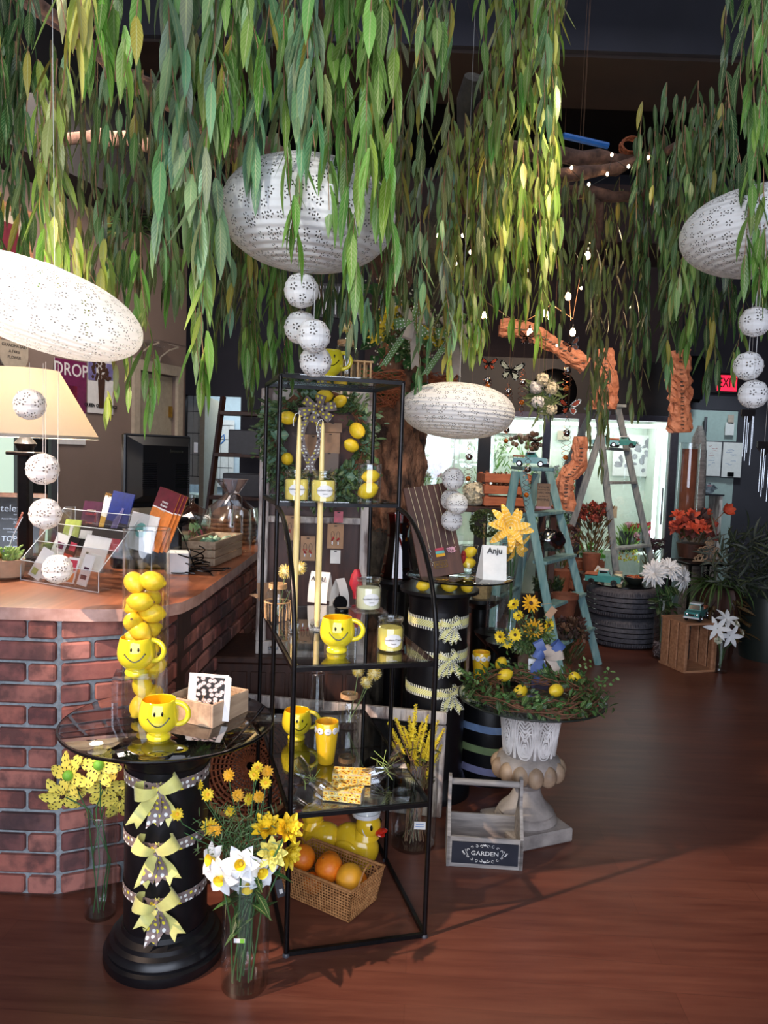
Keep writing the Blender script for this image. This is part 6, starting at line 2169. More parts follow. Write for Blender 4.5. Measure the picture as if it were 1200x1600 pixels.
branch([top, L_(560, 300, 3.7), L_(430, 245, 3.5), L_(300, 185, 3.2), L_(150, 85, 2.9), L_(30, -20, 2.6)], .075, .022, parent=tr, seed=2)
branch([top, L_(500, 270, 4.1), L_(350, 240, 4.3), L_(180, 215, 4.4), L_(0, 225, 4.4)], .07, .03, parent=tr, seed=3)
branch([L_(715, 260, 3.9), L_(790, 235, 4.1), L_(880, 245, 4.2), L_(960, 250, 4.3), L_(1010, 250, 4.3)], .06, .03, parent=tr, seed=4)
branch([L_(715, 300, 3.9), L_(800, 290, 4.1), L_(885, 270, 4.1), L_(960, 262, 4.2), L_(1030, 240, 4.2), L_(1120, 190, 4.0)], .05, .018, parent=tr, seed=5)
branch([L_(715, 320, 3.9), L_(800, 310, 4.2), L_(900, 300, 4.3), L_(960, 310, 4.3), L_(1010, 303, 4.3)], .05, .028, parent=tr, seed=6)
branch([L_(740, 200, 3.8), L_(800, 120, 3.4), L_(850, -20, 3.1)], .05, .03, parent=tr, seed=7)
branch([L_(560, 280, 3.7), L_(520, 150, 3.0), L_(480, -30, 2.4)], .045, .02, parent=tr, seed=8)
branch([L_(930, 300, 4.3), L_(935, 350, 4.4), L_(928, 440, 4.5)], .03, .014, parent=tr, seed=9)
# ivy leaves on the trunk
b = MB()
random.seed(19)
for k in range(60):
 z = U(1.75, 2.35)
 b.col = tuple(lin(random.choice([(44, 110, 54), (34, 86, 44), (64, 128, 66)])))
 a = U(-2.6, -.6)
 b.leaf(Vector((.17 * math.cos(a), .17 * math.sin(a), z)), (math.cos(a) * .3 + U(-.6, .6), -.4, U(-1, .4)), (0, -1, .3), U(.05, .08), U(.04, .06), curl=.3, shape=lambda t: math.sin(PI * (t * .8 + .2)))
b.build('ivy_leaves', 'leaf', tr)
# thin dark twig bundles at the top
for (pts_, lb, sd) in (([(660, 120, 2.7), (690, 60, 2.6), (702, -10, 2.5)], 'dark twig wrapped with green wire near the top centre', 3), ([(20, -10, 2.6), (130, 80, 2.7), (240, 130, 2.9)], 'brown forked twig at the upper left', 4)):
 o = branch([P(*p) for p in pts_], .010, .006, 'twig', None, sd, 'branch_bark')
 tag(o, lb, 'twig')
# swag of flowers on the trunk
def swag(label, u, v, y, w_, seed, flip=1):
 random.seed(seed)
 q = P(u, v, y)
 o = empty('flower_swag', q, 0, label, 'swag')
 b = MB()
 for k in range(5):
  c_ = Vector((U(-.5, .5) * w_, U(-.04, 0), U(-.3, .4) * w_))
  flower(b, c_, (U(-.4, .4), -1, U(-.2, .4)), 9, .05, .024, 0, 1, rings=2, shape=PET_POINT, cr=.2)
 b.build('yellow_lilies', ['petal_yellow', 'pom_yellow'], o)
 b = MB()
 for k in range(220):
  b.ell(Vector((random.gauss(0, .4) * w_, U(-.06, .02), random.gauss(0, .4) * w_)), .0045, 5, 4)
 b.build('babys_breath', 'petal_cream', o)['kind'] = 'stuff'
 b = MB()
 for k in range(90):
  leafy(b, Vector((U(-.5, .5) * w_, 0, U(-.5, .5) * w_)), rv() + Vector((0, -.4, -.2)), 4, .03, .012, [(70, 100, 50), (96, 130, 70), (120, 130, 80)], length=.07)
 b.build('greenery', 'leaf', o)
 for k in range(6):
  a = k * PI / 3 + .2
  d = Vector((math.cos(a), -.25, math.sin(a)))
  pts_ = [Vector((w_ * .35 * flip, -.05, 0)) + d * (.045 * (1 - math.cos(i / 10 * 2 * PI))) + Vector((0, -.02 * math.sin(i / 10 * 2 * PI), 0)) for i in range(11)]
  MB().strip(pts_, d.cross(Vector((0, -1, 0))).normalized(), [.02 + .03 * math.sin(PI * i / 10) for i in range(11)]).build('bow_loop', 'ribbon_green_dots' if k % 2 else 'ribbon_greige', o)
 for s_, m_ in ((-.7, 'ribbon_green_dots'), (.1, 'ribbon_greige')):
  pts_ = [Vector((w_ * .35 * flip + s_ * .02 * i, -.06 + .008 * math.sin(i), -.022 * i)) for i in range(11)]
  MB().strip(pts_, (1, .3, .3), .042, notch=True).build('bow_tail', m_, o)
 return o
swag('swag of yellow flowers with a green dotted bow on the tree trunk', 622, 505, 3.72, .20, 4)
swag('smaller yellow flower swag half hidden by willow right of the trunk', 694, 520, 3.76, .13, 9)
# grapevine baskets on the trunk
for k, (u, v, y, r__, lb) in enumerate(((597, 588, 3.74, .12, 'woven vine basket fixed to the trunk under the yellow swag'), (692, 588, 3.86, .075, 'small woven vine bundle right of the trunk'))):
 random.seed(k)
 o = empty('vine_basket', P(u, v, y), 0, lb, 'basket')
 b = MB()
 for j in range(60):
  st = U(0, 6)
  rr = U(.5, 1)
  b.tube([(r__ * rr * math.cos(st + i * .2), r__ * .5 * rr * math.sin(st + i * .2) , -r__ * 1.3 * (1 - rr) * 1.5 + U(-.006, .006) + r__ * .3 * math.cos(st + i * .2 + j)) for i in range(16)], .0028, 4)
 b.build('woven_vines', 'wicker_red', o)
# ================================================================ teal step ladder (small)
def rail(b, p0, p1, w_, d_):
 p0, p1 = Vector(p0), Vector(p1)
 d = (p1 - p0)
 M = Matrix.Rotation(0, 3, 'Z')
 z = d.normalized()
 x = Vector((0, 1, 0)).cross(z).normalized()
 y = z.cross(x)
 rot = Matrix((x, y, z)).transposed()
 b.box((p0 + p1) / 2, (w_, d_, d.length), rot=rot, bev=.004)
def gp(u, y, z=0):
 "ground point at depth y under image column u"
 lo, hi = 0, 3000
 for _ in range(40):
  m_ = (lo + hi) / 2
  if P(u, m_, y).z > z:
   lo = m_
  else:
   hi = m_
 return P(u, lo, y)
def ladder(label, tops, bots, steps_a, steps_b, cap, mat, origin):
 o = empty('step_ladder', origin, 0, label, 'ladder')
 og_ = Vector(origin)
 for t, b_ in zip(tops, bots):
  b = MB()
  rail(b, t - og_, b_ - og_, .055, .03)
  b.build('rail', mat, o, smooth=False)
 for (pair, ss) in (((0, 1), steps_a), ((2, 3), steps_b)):
  for s_ in ss:
   p0 = tops[pair[0]].lerp(bots[pair[0]], s_) - og_
   p1 = tops[pair[1]].lerp(bots[pair[1]], s_) - og_
   p1.z = p0.z
   d = p1 - p0
   a = math.atan2(d.y, d.x)
   MB().box((p0 + p1) / 2, (d.length, .10 if pair == (0, 1) else .03, .022), a, bev=.003).build('step', mat, o, smooth=False)
 if cap:
  c_, w_, d_, rz_ = cap
  MB().box(c_ - og_, (w_, d_, .025), rz_, bev=.004).build('top_cap', mat, o, smooth=False)
 return o
t0, t1, t2, t3 = P(816, 736, 5.05), P(857, 736, 5.45), P(806, 736, 5.05), P(838, 740, 5.45)
b0, b1, b2, b3 = gp(880, 4.98), gp(935, 5.60), gp(752, 4.98), gp(790, 5.60)
ladder('small weathered teal step ladder with a toy truck on its cap', [t0, t1, t2, t3], [b0, b1, b2, b3], (.2, .42, .62, .8), (.22, .6), ((t0 + t1 + t2 + t3) / 4 + Vector((.0, 0, .022)), .20, .50, R(0)), 'weathered_blue', (1.0, 5.2, 0))
CAPZ = ((t0 + t1 + t2 + t3) / 4).z + .035
a0_, a1_, a2_, a3_ = P(935, 645, 6.3), P(965, 637, 6.75), P(950, 640, 6.3), P(926, 639, 6.75)
c0_, c1_, c2_, c3_ = gp(973, 6.8), gp(1040, 7.1), gp(843, 6.75), gp(775, 7.0)
ladder('tall grey blue step ladder with copper paper draped over its top', [a0_, a1_, a2_, a3_], [c0_, c1_, c2_, c3_], (.15, .3, .6, .8), (.16, .45), ((a0_ + a1_ + a2_ + a3_) / 4 + Vector((0, 0, .02)), .22, .5, 0), 'weathered_slate', (1.6, 6.6, 0))
# ---- toy trucks
def make_truck(label, loc, rz, sc=1.0):
 o = empty('toy_truck', loc, rz, label, 'toy truck', 'teal toy pickup trucks')
 k = sc
 b = MB()
 # side profile extruded: bonnet to the right (+x)
 b.prism([(-.11, .022), (.105, .022), (.112, .03), (.112, .048), (.10, .058), (.045, .064), (-.035, .062), (-.035, .058), (-.11, .056)], -.04, .04, M=Matrix(((1, 0, 0), (0, 0, -1), (0, 1, 0))))
 b.build('truck_body', 'truck_teal', o, smooth=False)
 b = MB()
 b.add([(-.035, -.036, .06), (.05, -.036, .062), (.05, .036, .062), (-.035, .036, .06), (-.028, -.030, .094), (.028, -.030, .094), (.028, .030, .094), (-.028, .030, .094)], [(0, 1, 5, 4), (1, 2, 6, 5), (2, 3, 7, 6), (3, 0, 4, 7)])
 b.build('cab', 'truck_teal', o, smooth=False)
 MB().box((0, 0, .097), (.062, .066, .008), bev=.003).build('cab_roof', 'enamel_white', o, smooth=False)
 b = MB()
 b.add([(-.024, -.0345, .067), (.036, -.0345, .067), (.025, -.031, .09), (-.022, -.031, .09)], [(0, 1, 2, 3)])
 b.add([(-.024, .0345, .067), (.036, .0345, .067), (.025, .031, .09), (-.022, .031, .09)], [(3, 2, 1, 0)])
 b.add([(.0485, -.030, .067), (.0485, .030, .067), (.033, .026, .09), (.033, -.026, .09)], [(0, 1, 2, 3)])
 b.build('side_glass', 'enamel_black', o, smooth=False)
 MB().box((-.073, 0, .056), (.068, .066, .002)).box((-.073, 0, .068), (.078, .083, .012), bev=.002).build('bed_rails', 'pine_red', o, smooth=False)
 for x in (-.07, .068):
  for s_ in (-1, 1):
   w__ = MB().lathe([(.012, -.007), (.020, -.007), (.021, 0), (.020, .007), (.012, .007)], n=20, c=(x, s_ * .037, .021), M=Matrix.Rotation(PI / 2, 3, 'X')).build('wheel', 'tyre_black', o)
   MB().lathe([(.0001, .0), (.011, .0), (.012, -.003)], n=16, c=(x, s_ * .0455, .021), M=Matrix.Rotation(PI / 2 * s_, 3, 'X'), cap=False).build('hubcap', 'chrome', w__)
 MB().box((.115, 0, .028), (.008, .088, .010), bev=.003).box((-.114, 0, .028), (.008, .086, .010), bev=.003).build('bumper', 'enamel_white', o, smooth=False)
 b = MB()
 for s_ in (-1, 1):
  b.lathe([(.0001, .004), (.008, .002), (.009, 0)], n=12, c=(.112, s_ * .028, .046), M=Matrix.Rotation(PI / 2, 3, 'Y'), cap=False)
 b.build('headlight', 'chrome', o)
 MB().box((.113, 0, .044), (.003, .034, .012)).build('grille', 'chrome', o, smooth=False)
 o.scale = (k,) * 3
 return o
q = P(832, 728, 5.0)
make_truck('teal toy pickup truck on the cap of the small ladder', (q.x, q.y + .08, CAPZ), R(-14), 1.0)
TYZ = .497
q = P(943, 905, 6.24)
q.z = TYZ + .002
make_truck('teal toy pickup truck at the left on the stacked tyres', q, R(-24), 1.28)
q = G(1087, 968, .367)
make_truck('teal toy pickup truck standing on the upright wooden crate', q, R(-125), 1.25)
q = a0_.lerp(c0_, .15)
make_truck('teal toy pickup truck on the upper step of the tall ladder', (q.x + .02, q.y + .03, q.z + .012), R(172), 1.0)
make_truck('teal toy pickup truck facing out on the upper step of the tall ladder', (q.x + .21, q.y + .10, q.z + .012), R(-30), .95)
# ---- sign on the small ladder
s_p = t0.lerp(b0, .2)
q = P(848, 795, 5.15)
sg = empty('block_sign', (q.x, q.y, q.z), R(-6), 'small wooden block sign lettered in dark capitals on the small ladder', 'sign')
MB().box((0, 0, .085), (.085, .02, .17), bev=.002).build('sign_block', 'kraft', sg, smooth=False)
MB().box((0, 0, .008), (.10, .04, .016), bev=.002).build('sign_foot', 'petal_pink', sg, smooth=False)
for i_, (w__, z_, s__) in enumerate((('IF YOU\'RE', .145, .017), ('WAITING FOR', .127, .014), ('DIRECTION', .108, .018), ('just keep on', .085, .013), ('MOVING', .062, .021))):
 text(w__, s__, 'ink', sg, 'lettering', (0, -.0115, z_), xs=.9)
# purple cellophane bundle on the ladder's lower step
q = P(860, 860, 5.25)
cb = MB()
cb.ell((0, 0, .07), (.10, .06, .075), 26, 16, disp=lambda d: 1 + .12 * math.sin(d.x * 31) * math.cos(d.z * 27))
ck_ = tag(cb.build('cellophane_bundle', 'glass_plum', loc=(q.x, q.y, q.z)) if 'glass_plum' in MATS else cb.build('cellophane_bundle', 'print_plum', loc=(q.x, q.y, q.z)), 'crumpled dark plum cellophane bundle on the lower step of the small ladder', 'bundle')
q = G(865, 985, .42)
# ---- crate lit orange left of the ladder
def crate(label, loc, rz, w_, d_, h_, mat, boards=3, upright=False):
 o = empty('wooden_crate', loc, rz, label, 'crate')
 bh = h_ / boards * .72
 for sy in (-1, 1):
  for k in range(boards):
   MB().box((0, sy * (d_ / 2), h_ * (k + .5) / boards), (w_, .012, bh), bev=.002).build('side_board', mat, o, smooth=False)
 for sx_ in (-1, 1):
  for k in range(boards):
   MB().box((sx_ * (w_ / 2 - .006), 0, h_ * (k + .5) / boards), (.012, d_ - .016, bh), bev=.002).build('end_board', mat, o, smooth=False)
  for sy in (-1, 1):
   MB().box((sx_ * (w_ / 2 - .025), sy * (d_ / 2 - .02), h_ / 2), (.025, .025, h_ * .98), bev=.002).build('corner_post', mat, o, smooth=False)
 MB().box((0, 0, .008), (w_ - .03, d_ - .03, .008)).build('crate_floor', mat, o, smooth=False)
 return o
cz = P(785, 791, 5.9).z
cq = P(785, 791, 5.9)
tb_ = empty('display_table', (cq.x - .03, 5.95, 0), 0, 'dark plank table behind the small ladder carrying the crate and topiary', 'table')
MB().box((0, 0, cz - .02), (.84, .5, .04), bev=.004).build('table_top', 'dark_wood', tb_, smooth=False)
for sx_ in (-1, 1):
 for sy in (-1, 1):
  MB().box((sx_ * .39, sy * .21, (cz - .04) / 2), (.05, .05, cz - .04), bev=.004).build('leg', 'dark_wood', tb_, smooth=False)
crate('reddish slatted wooden crate of dried pods behind the small ladder', (cq.x, cq.y, cz), R(6), .36, .26, .26, 'pine_red')
b = MB()
random.seed(3)
for k in range(50):
 b.tube([(U(-.13, .13), U(-.08, .08), .1), (U(-.15, .15), U(-.1, .1), U(.2, .27))], .006, 5)
tag(b.build('dried_pods', 'twig', loc=(cq.x, cq.y, cz)), 'dried brown pods and twigs filling the reddish crate', 'dried plants', kind='stuff')
# topiary ball and hydrangea on table
q = P(757, 818, 4.1)
tp_ = empty('topiary_ball', q, 0, 'round dark green topiary ball left of the teal ladder', 'plant')
b = MB()
for k in range(700):
 d = rv().normalized()
 b.col = tuple(lin(random.choice([(40, 60, 32), (58, 84, 42), (78, 104, 54), (30, 44, 26)])))
 b.leaf(d * .068, d + rv(.8), rv(), .018, .010, seg=2)
b.build('leaf_ball', 'leaf', tp_, smooth=False)
MB().lathe([(.05, -.4), (.06, -.28), (.055, -.28)], n=20).tube([(0, 0, -.3), (0, 0, 0)], .006, 6).build('pot', 'burlap', tp_)
tag(MB().lathe([(.12, 0), (.12, .03), (.05, .05), (.05, q.z - .46), (.11, q.z - .42), (.11, q.z - .40)], n=24).build('plant_stand', 'black_satin', loc=(q.x, q.y, 0)), 'black stand under the topiary ball', 'stand')
def hydrangea(label, loc, r__, mat='petal_cream', n_=160, group=None, leaves=True, seed=1):
 random.seed(seed)
 o = empty('hydrangea', loc, 0, label, 'flower', group)
 b = MB()
 for k in range(n_):
  d = rv().normalized()
  c_ = d * r__ * U(.8, 1)
  M = rot_to(d)
  for j in range(4):
   a = j * PI / 2 + U(0, .5)
   b.leaf(c_, M @ Vector((math.cos(a), math.sin(a), .2)), d, r__ * .26, r__ * .24, seg=2, curl=.2, shape=PET_OVAL)
 b.ell((0, 0, 0), r__ * .75, 12, 8)
 b.build('flower_head', mat, o, smooth=False)
 MB().tube([(0, 0, -r__ * .5), (.01, 0, -r__ * (2.6 if group else 1))], .004, 5).build('stem', 'stem_green', o)
 if group:
  MB().tube([(0, 0, 0), (0, 0, 4.4 - loc[2])], .0005, 3).build('thread', 'stem_brown', o)
 return o
hydrangea('cream hydrangea head behind the paper balls', P(741, 772, 5.85), .098, seed=3)
# glass vase with yellow liquid behind hanging balls
q = P(683, 758, 4.4)
# ---- tyres
tyc = Vector((P(971, 960, 6.35).x, 6.35, 0))
for k, (z, lb, dx) in enumerate(((0, 'bottom tyre of the stack on the wooden floor', .02), (.245, 'top tyre of the stack carrying a teal toy truck', 0))):
 o = empty('car_tyre', tyc + Vector((dx, 0, z)), R(20 * k), lb, 'tyre', 'stacked tyres')
 pr_ = [(.17, .02), (.19, .0), (.24, .0), (.275, .02), (.292, .05), (.294, .12), (.292, .19), (.275, .222), (.24, .242), (.19, .242), (.17, .222), (.17, .02)]
 MB().lathe(pr_, n=72, cap=False).build('tyre_casing', 'rubber', o)
 b = MB()
 for z_ in (.055, .095, .135, .175):
  b.tube([(.2935 * math.cos(i * PI / 36), .2935 * math.sin(i * PI / 36), z_) for i in range(72)], .0035, 4, closed=True)
 b.build('tread_groove', 'enamel_black', o)
 b = MB()
 for i in range(90):
  a = i * 2 * PI / 90
  for z_ in (.035, .2):
   b.box((.2915 * math.cos(a), .2915 * math.sin(a), z_), (.008, .005, .026), a)
  b.box((.296 * math.cos(a + .02), .296 * math.sin(a + .02), .115), (.004, .006, .014), a)
 b.build('tread_blocks', 'rubber', o, smooth=False)
# dark disc on tyres and things upon it
tag(MB().lathe([(.0001, .0), (.24, .0), (.24, .01), (.0001, .01)], n=48, cap=False).build('glass_disc', 'enamel_black', loc=tyc + Vector((0, 0, .488))), 'dark glossy disc lying on top of the stacked tyres', 'table top')
q = P(966, 900, 6.46)
q.z = TYZ + .001
cj = empty('candle_jar', q, 0, 'small cream candle jar on the stacked tyres behind the toy truck', 'candle')
MB().lathe([(.030, 0), (.034, .005), (.034, .06), (.03, .066)], n=20).build('wax', 'wax_cream', cj)
MB().lathe([(.032, .066), (.034, .068), (.034, .082), (.0001, .084)], n=20).build('lid', 'trim_cream', cj)
q = P(992, 908, 6.34)
q.z = TYZ + .001
pb = empty('potpourri_bowl', q, 0, 'dark bowl of orange potpourri on the stacked tyres', 'bowl')
MB().lathe([(.05, 0), (.085, .03), (.095, .06), (.09, .062), (.07, .03)], n=28, cap=False).lathe([(.0001, .004), (.05, .004)], n=20, cap=False).build('bowl_body', 'bucket_dark', pb)
b = MB()
for k in range(90):
 b.col = tuple(lin(random.choice([(200, 90, 40), (150, 60, 30), (220, 140, 70), (120, 44, 24)])))
 b.ell((U(-.06, .06), U(-.06, .06), U(.045, .065)), (.01, .008, .005), 6, 4, M=Euler(rv(2)).to_matrix())
tag(b.build('potpourri', 'toned', loc=q), 'orange and brown potpourri in the dark bowl on the tyres', 'potpourri', kind='stuff')
q = P(931, 897, 6.44)
q.z = TYZ + .03
pc_ = empty('postcard', q, R(15), 'small tilted picture card standing behind the toy truck on the tyres', 'card', rot=(R(-10), R(38), R(12)))
MB().box((0, 0, .05), (.09, .003, .09)).build('card_stock', 'white_paper', pc_, smooth=False)
MB().box((0, -.002, .05), (.06, .001, .05)).build('print', 'print_olive', pc_, smooth=False)
# ---- floor crate, upright, right
e0 = G(1060, 1056, 0)
e1 = G(1112, 1056, 0)
cr = empty('wooden_crate', (G(1083, 1050, 0) + Vector((0, .13, 0))), R(16), 'small pale wooden crate standing on end on the floor with a toy truck on top', 'crate')
W2, D2_, H2 = .27, .30, .365
for x in (-1, 1):
 for k in range(3):
  MB().box((x * (W2 / 2 - .006), -D2_ / 2 + .04 + k * .10, H2 / 2), (.012, .082, H2 - .024), bev=.002).build('side_board', 'pine', cr, smooth=False)
for z in (.008, H2 - .008):
 MB().box((0, 0, z), (W2, D2_, .016), bev=.002).build('end_board', 'pine', cr, smooth=False)
for k in range(3):
 MB().box((-W2 / 2 + .05 + k * .085, D2_ / 2 - .005, H2 / 2), (.07, .01, H2 - .034), bev=.002).build('back_board', 'pine', cr, smooth=False)
for x in (-1, 1):
 MB().box((x * (W2 / 2 - .022), -D2_ / 2 + .02, H2 / 2), (.018, .018, H2 - .034), bev=.002).build('corner_post', 'pine', cr, smooth=False)
# ---- tall vase of white mums
mv = G(1031, 1028, 0)
glass_cyl('floor_vase', 'tall clear vase of white chrysanthemums and pebbles beside the tyres', mv, .062, .46)
b = MB()
random.seed(9)
for k in range(420):
 a, r__ = U(0, 6.28), math.sqrt(U(0, 1)) * .052
 b.col = tuple(lin(random.choice([(140, 112, 110), (90, 74, 76), (170, 150, 150), (70, 50, 54)])))
 b.ell((r__ * math.cos(a), r__ * math.sin(a), U(.02, .13)), (.0075, .006, .005), 6, 4, M=Euler(rv(2)).to_matrix())
tag(b.build('vase_pebbles', 'toned_gloss', loc=mv), 'mottled pebbles filling the foot of the chrysanthemum vase', 'pebbles', kind='stuff')
def mum(nn):
 def f(b, rel):
  flower(b, rel, nn, 24, .115, .022, 0, cup=.15, curl=.5, rings=5, jit=.2, fold=.3, shape=PET_OVAL)
 return f
for k, (u, v, nn, lb) in enumerate(((1022, 895, (-.6, -.8, .4), 'white chrysanthemum at the left of the tall vase'), (1045, 888, (0, -.7, .8), 'white chrysanthemum at the top centre of the tall vase'), (1066, 902, (.8, -.7, .2), 'white chrysanthemum drooping right of the tall vase'))):
 stemmed('chrysanthemum', lb, 'flower', 'white chrysanthemums', mv + Vector((0, 0, .05)), P(u, v, mv.y - .03 + .02 * k), ['petal_white'], mum(nn), r__=.004)
b = MB()
for k in range(60):
 b.col = tuple(lin(random.choice([(40, 74, 40), (56, 92, 50), (30, 54, 32)])))
 b.leaf((U(-.05, .06), U(-.05, .05), U(.38, .58)), (U(-1, 1), U(-1, .5), U(-.8, .6)), (0, -.5, 1), U(.05, .09), .04, curl=.4)
tag(b.build('vase_foliage', 'leaf', loc=mv), 'dark green leaves under the white chrysanthemums', 'foliage', kind='stuff')
# ---- lily vase
lv = G(1124, 1050, 0)
glass_cyl('floor_vase', 'short clear vase of white lilies to the right of the floor crate', lv, .05, .24)
for k, (u, v, nn) in enumerate(((1135, 968, (.2, -.7, .8)), (1121, 982, (-.6, -1, .3)), (1140, 993, (.1, -1, 0)), (1122, 1000, (-.4, -1, 0)), (1158, 990, (.9, -.7, .2)), (1150, 975, (.6, -.6, .6)))):
 def lily(b, rel, nn=nn, k=k):
  if k in (0, 1, 2):
   flower(b, rel, nn, 6, .10, .036, 0, cup=.5, curl=.6, shape=PET_POINT)
  else:
   flower(b, rel, nn, 12, .03, .018, 1, cup=.5, curl=.2, rings=3, shape=PET_OVAL)
 stemmed('white_lily' if k < 3 else 'cream_carnation', ['topmost open white lily beside the crate', 'white lily at the left of the short vase', 'white lily in the centre of the short vase', 'cream carnation low left in the short vase', 'cream carnation at the far right of the short vase', 'cream carnation at the upper right of the short vase'][k], 'flower', 'white flowers in the short vase', lv + Vector((0, 0, .03)), P(u, v, lv.y - .02 * (k % 3)), ['petal_white', 'petal_cream'], lily, r__=.003)
# ================================================================ flower cooler along the back wall
CY = 7.35
cx0, cx1 = P(640, 700, CY).x, P(1046, 700, CY).x
CZ1 = P(950, 655, CY).z
print('cooler', cx0, cx1, CZ1)
co = empty('flower_cooler', ((cx0 + cx1) / 2, CY, 0), 0, 'long lit glass door flower cooler against the back wall', 'cooler')
cw_ = cx1 - cx0
b = MB()
b.box((0, .6, 1.2), (cw_, .04, 2.4)).box((0, .3, .04), (cw_, .6, .08))
for s_ in (-1, 1):
 b.box((s_ * cw_ / 2, .3, 1.0), (.04, .6, 2.0))
b.build('cooler_cabinet', 'cooler_white', co, smooth=False)
MB().box((0, .02, CZ1 + .02), (cw_ + .1, .09, .055), bev=.004).build('top_rail', 'cooler_frame', co, smooth=False)
MB().box((0, .32, CZ1 + .30), (cw_ + .1, .6, .50)).build('header', 'cooler_dark', co, smooth=False)
MB().box((0, .02, .10), (cw_ + .1, .08, .2)).build('kick_panel', 'cooler_dark', co, smooth=False)
ux = [640, 752, 848, 902, 1046]
for i, u in enumerate(ux):
 x = P(u, 800, CY).x - co.location.x
 MB().box((x, 0, CZ1 / 2), (.07 if i != 1 else .12, .05, CZ1), bev=.004).build('upright', 'cooler_frame' if i != 1 else 'cooler_dark', co, smooth=False)
for a_, b_ in zip(ux, ux[1:]):
 xa, xb = P(a_, 800, CY).x - co.location.x, P(b_, 800, CY).x - co.location.x
 d_ = MB().box(((xa + xb) / 2, -.005, CZ1 / 2 + .08), (xb - xa - .09, .008, CZ1 - .24)).build('glass_door', 'glass_clear', co, smooth=False)
 MB().box((xb - .09, -.03, 1.1), (.015, .02, .35), bev=.004).build('door_handle', 'steel', d_, smooth=False)
xe = cw_ / 2 - .09
MB().tube([(xe, .05, .3), (xe, .05, CZ1 - .06)], .018, 10).build('light_tube', 'tube_glow', co)
MB().tube([(-cw_ / 2 + .1, .12, CZ1 - .05), (cw_ / 2 - .1, .12, CZ1 - .05)], .016, 8).build('light_tube', 'tube_glow', co)
light('AREA', 'cooler_light', (co.location.x, CY + .3, CZ1 + .02), (co.location.x, CY + .33, 0), 17, (.93, 1, .92), cw_ - .2, .25)
MB().box((0, .35, .62), (cw_ - .1, .4, .03)).build('shelf_board', 'cooler_white', co, smooth=False)
# prints and papers inside
for k, (u, v, w_, h_, faces, lb) in enumerate(((990, 712, .42, .42, 'print_lilac', 'soft grey floral poster inside the right door of the cooler'), (880, 680, .12, .09, 'trim_cream', 'small cream notice taped inside the cooler'), (800, 668, .55, .12, 'white_paper', 'white strip notice at the top of the cooler'), (955, 800, .12, .12, 'kraft', 'small tan card low inside the cooler'))):
 q = P(u, v, CY + .54)
 o = empty('poster' if k == 0 else 'paper_notice', q, 0, lb, 'poster' if k == 0 else 'notice')
 MB().box((0, 0, 0), (w_, .006, h_)).build('paper', 'white_paper' if k == 0 else faces, o, smooth=False)
 if k == 0:
  b = MB()
  random.seed(4)
  for j in range(26):
   M_ = Matrix.Rotation(U(0, 3), 3, 'Y')
   b.ell((U(-.17, .17), -.004, U(-.16, .16)), (U(.02, .05), .002, U(.012, .03)), 10, 4, M=M_)
  b.build('floral_print', 'print_greyflower' if 'print_greyflower' in MATS else 'ribbon_greige', o)
def bunch(label, u, v, y, z0, r__, cols, leafc, n_=40, head='ball', hr=.018, seed=0, stemh=.28, bucket='bucket_dark', bh=.2, br_=.08, name='flower_bucket', cat='flowers'):
 "bucket (thing) + countable heads kept as parts of one bunch"
 random.seed(seed)
 q = P(u, v, y)
 o = empty(name, (q.x, q.y, z0), 0, label, cat)
 MB().lathe([(br_ * .8, 0), (br_, bh), (br_ * .95, bh)], n=20).build('bucket', bucket, o)
 top_ = q.z - z0
 pro = []
 for cc in cols:
  b = MB()
  b.col = tuple(lin(cc))
  if head == 'ball':
   b.ell((0, 0, 0), hr, 7, 5)
  else:
   for j in range(14):
    b.leaf((0, 0, 0), rv() + Vector((0, -.3, .5)), rv(), hr * 1.3, hr * .8, seg=2)
  pro.append(b.build('bloom', 'toned', o))
 for k in range(n_):
  a, rr = U(0, 6.28), math.sqrt(U(0, 1)) * r__
  p_ = pro[k] if k < len(pro) else random.choice(pro).copy()
  if k >= len(pro):
   C.objects.link(p_)
  p_.location = (rr * math.cos(a), rr * math.sin(a), top_ + U(-.5, .5) * r__)
  p_.rotation_euler = (U(-.4, .4), U(-.4, .4), U(0, 6))
  p_.scale = (U(.75, 1.2),) * 3
 b = MB()
 for k in range(n_ * 3):
  a, rr = U(0, 6.28), U(0, r__ * 1.1)
  b.col = tuple(lin(random.choice(leafc)))
  b.leaf((rr * .8 * math.cos(a), rr * .8 * math.sin(a), U(bh, top_)), (math.cos(a) * .6, math.sin(a) * .6, 1), rv(), U(.05, .12), .014, curl=.3, seg=3)
 b.build('leaves', 'leaf', o)
 return o
CS = .635
gl_ = [(70, 130, 50), (110, 160, 70), (150, 190, 100)]
bunch('bunch of red carnations with one pale bloom in the cooler', 995, 832, CY + .22, CS, .15, [(196, 24, 44), (170, 18, 36), (226, 170, 186)], gl_, 34, 'ruff', .034, 1)
bunch('yellow green filler with tiny orange buds in the cooler', 978, 868, CY + .15, CS, .12, [(226, 214, 60), (236, 150, 50), (190, 210, 70)], [(120, 170, 60), (160, 200, 80)], 60, 'ball', .010, 2)
bunch('small purple flowers behind the red carnations in the cooler', 1012, 842, CY + .28, CS, .06, [(130, 80, 180)], gl_, 16, 'ruff', .022, 3)
bunch('tall white snapdragons at the left of the cooler', 770, 700, CY + .25, 1.0, .20, [(236, 244, 232), (214, 236, 200)], [(130, 186, 90), (100, 160, 70)], 46, 'ruff', .020, 4, bucket='cooler_white')
bunch('brown scabiosa pods with bright green leaves in the cooler', 822, 690, CY + .1, 1.0, .15, [(96, 62, 52), (130, 92, 70)], [(120, 190, 70), (150, 206, 90)], 26, 'ball', .028, 5, bucket='burlap')
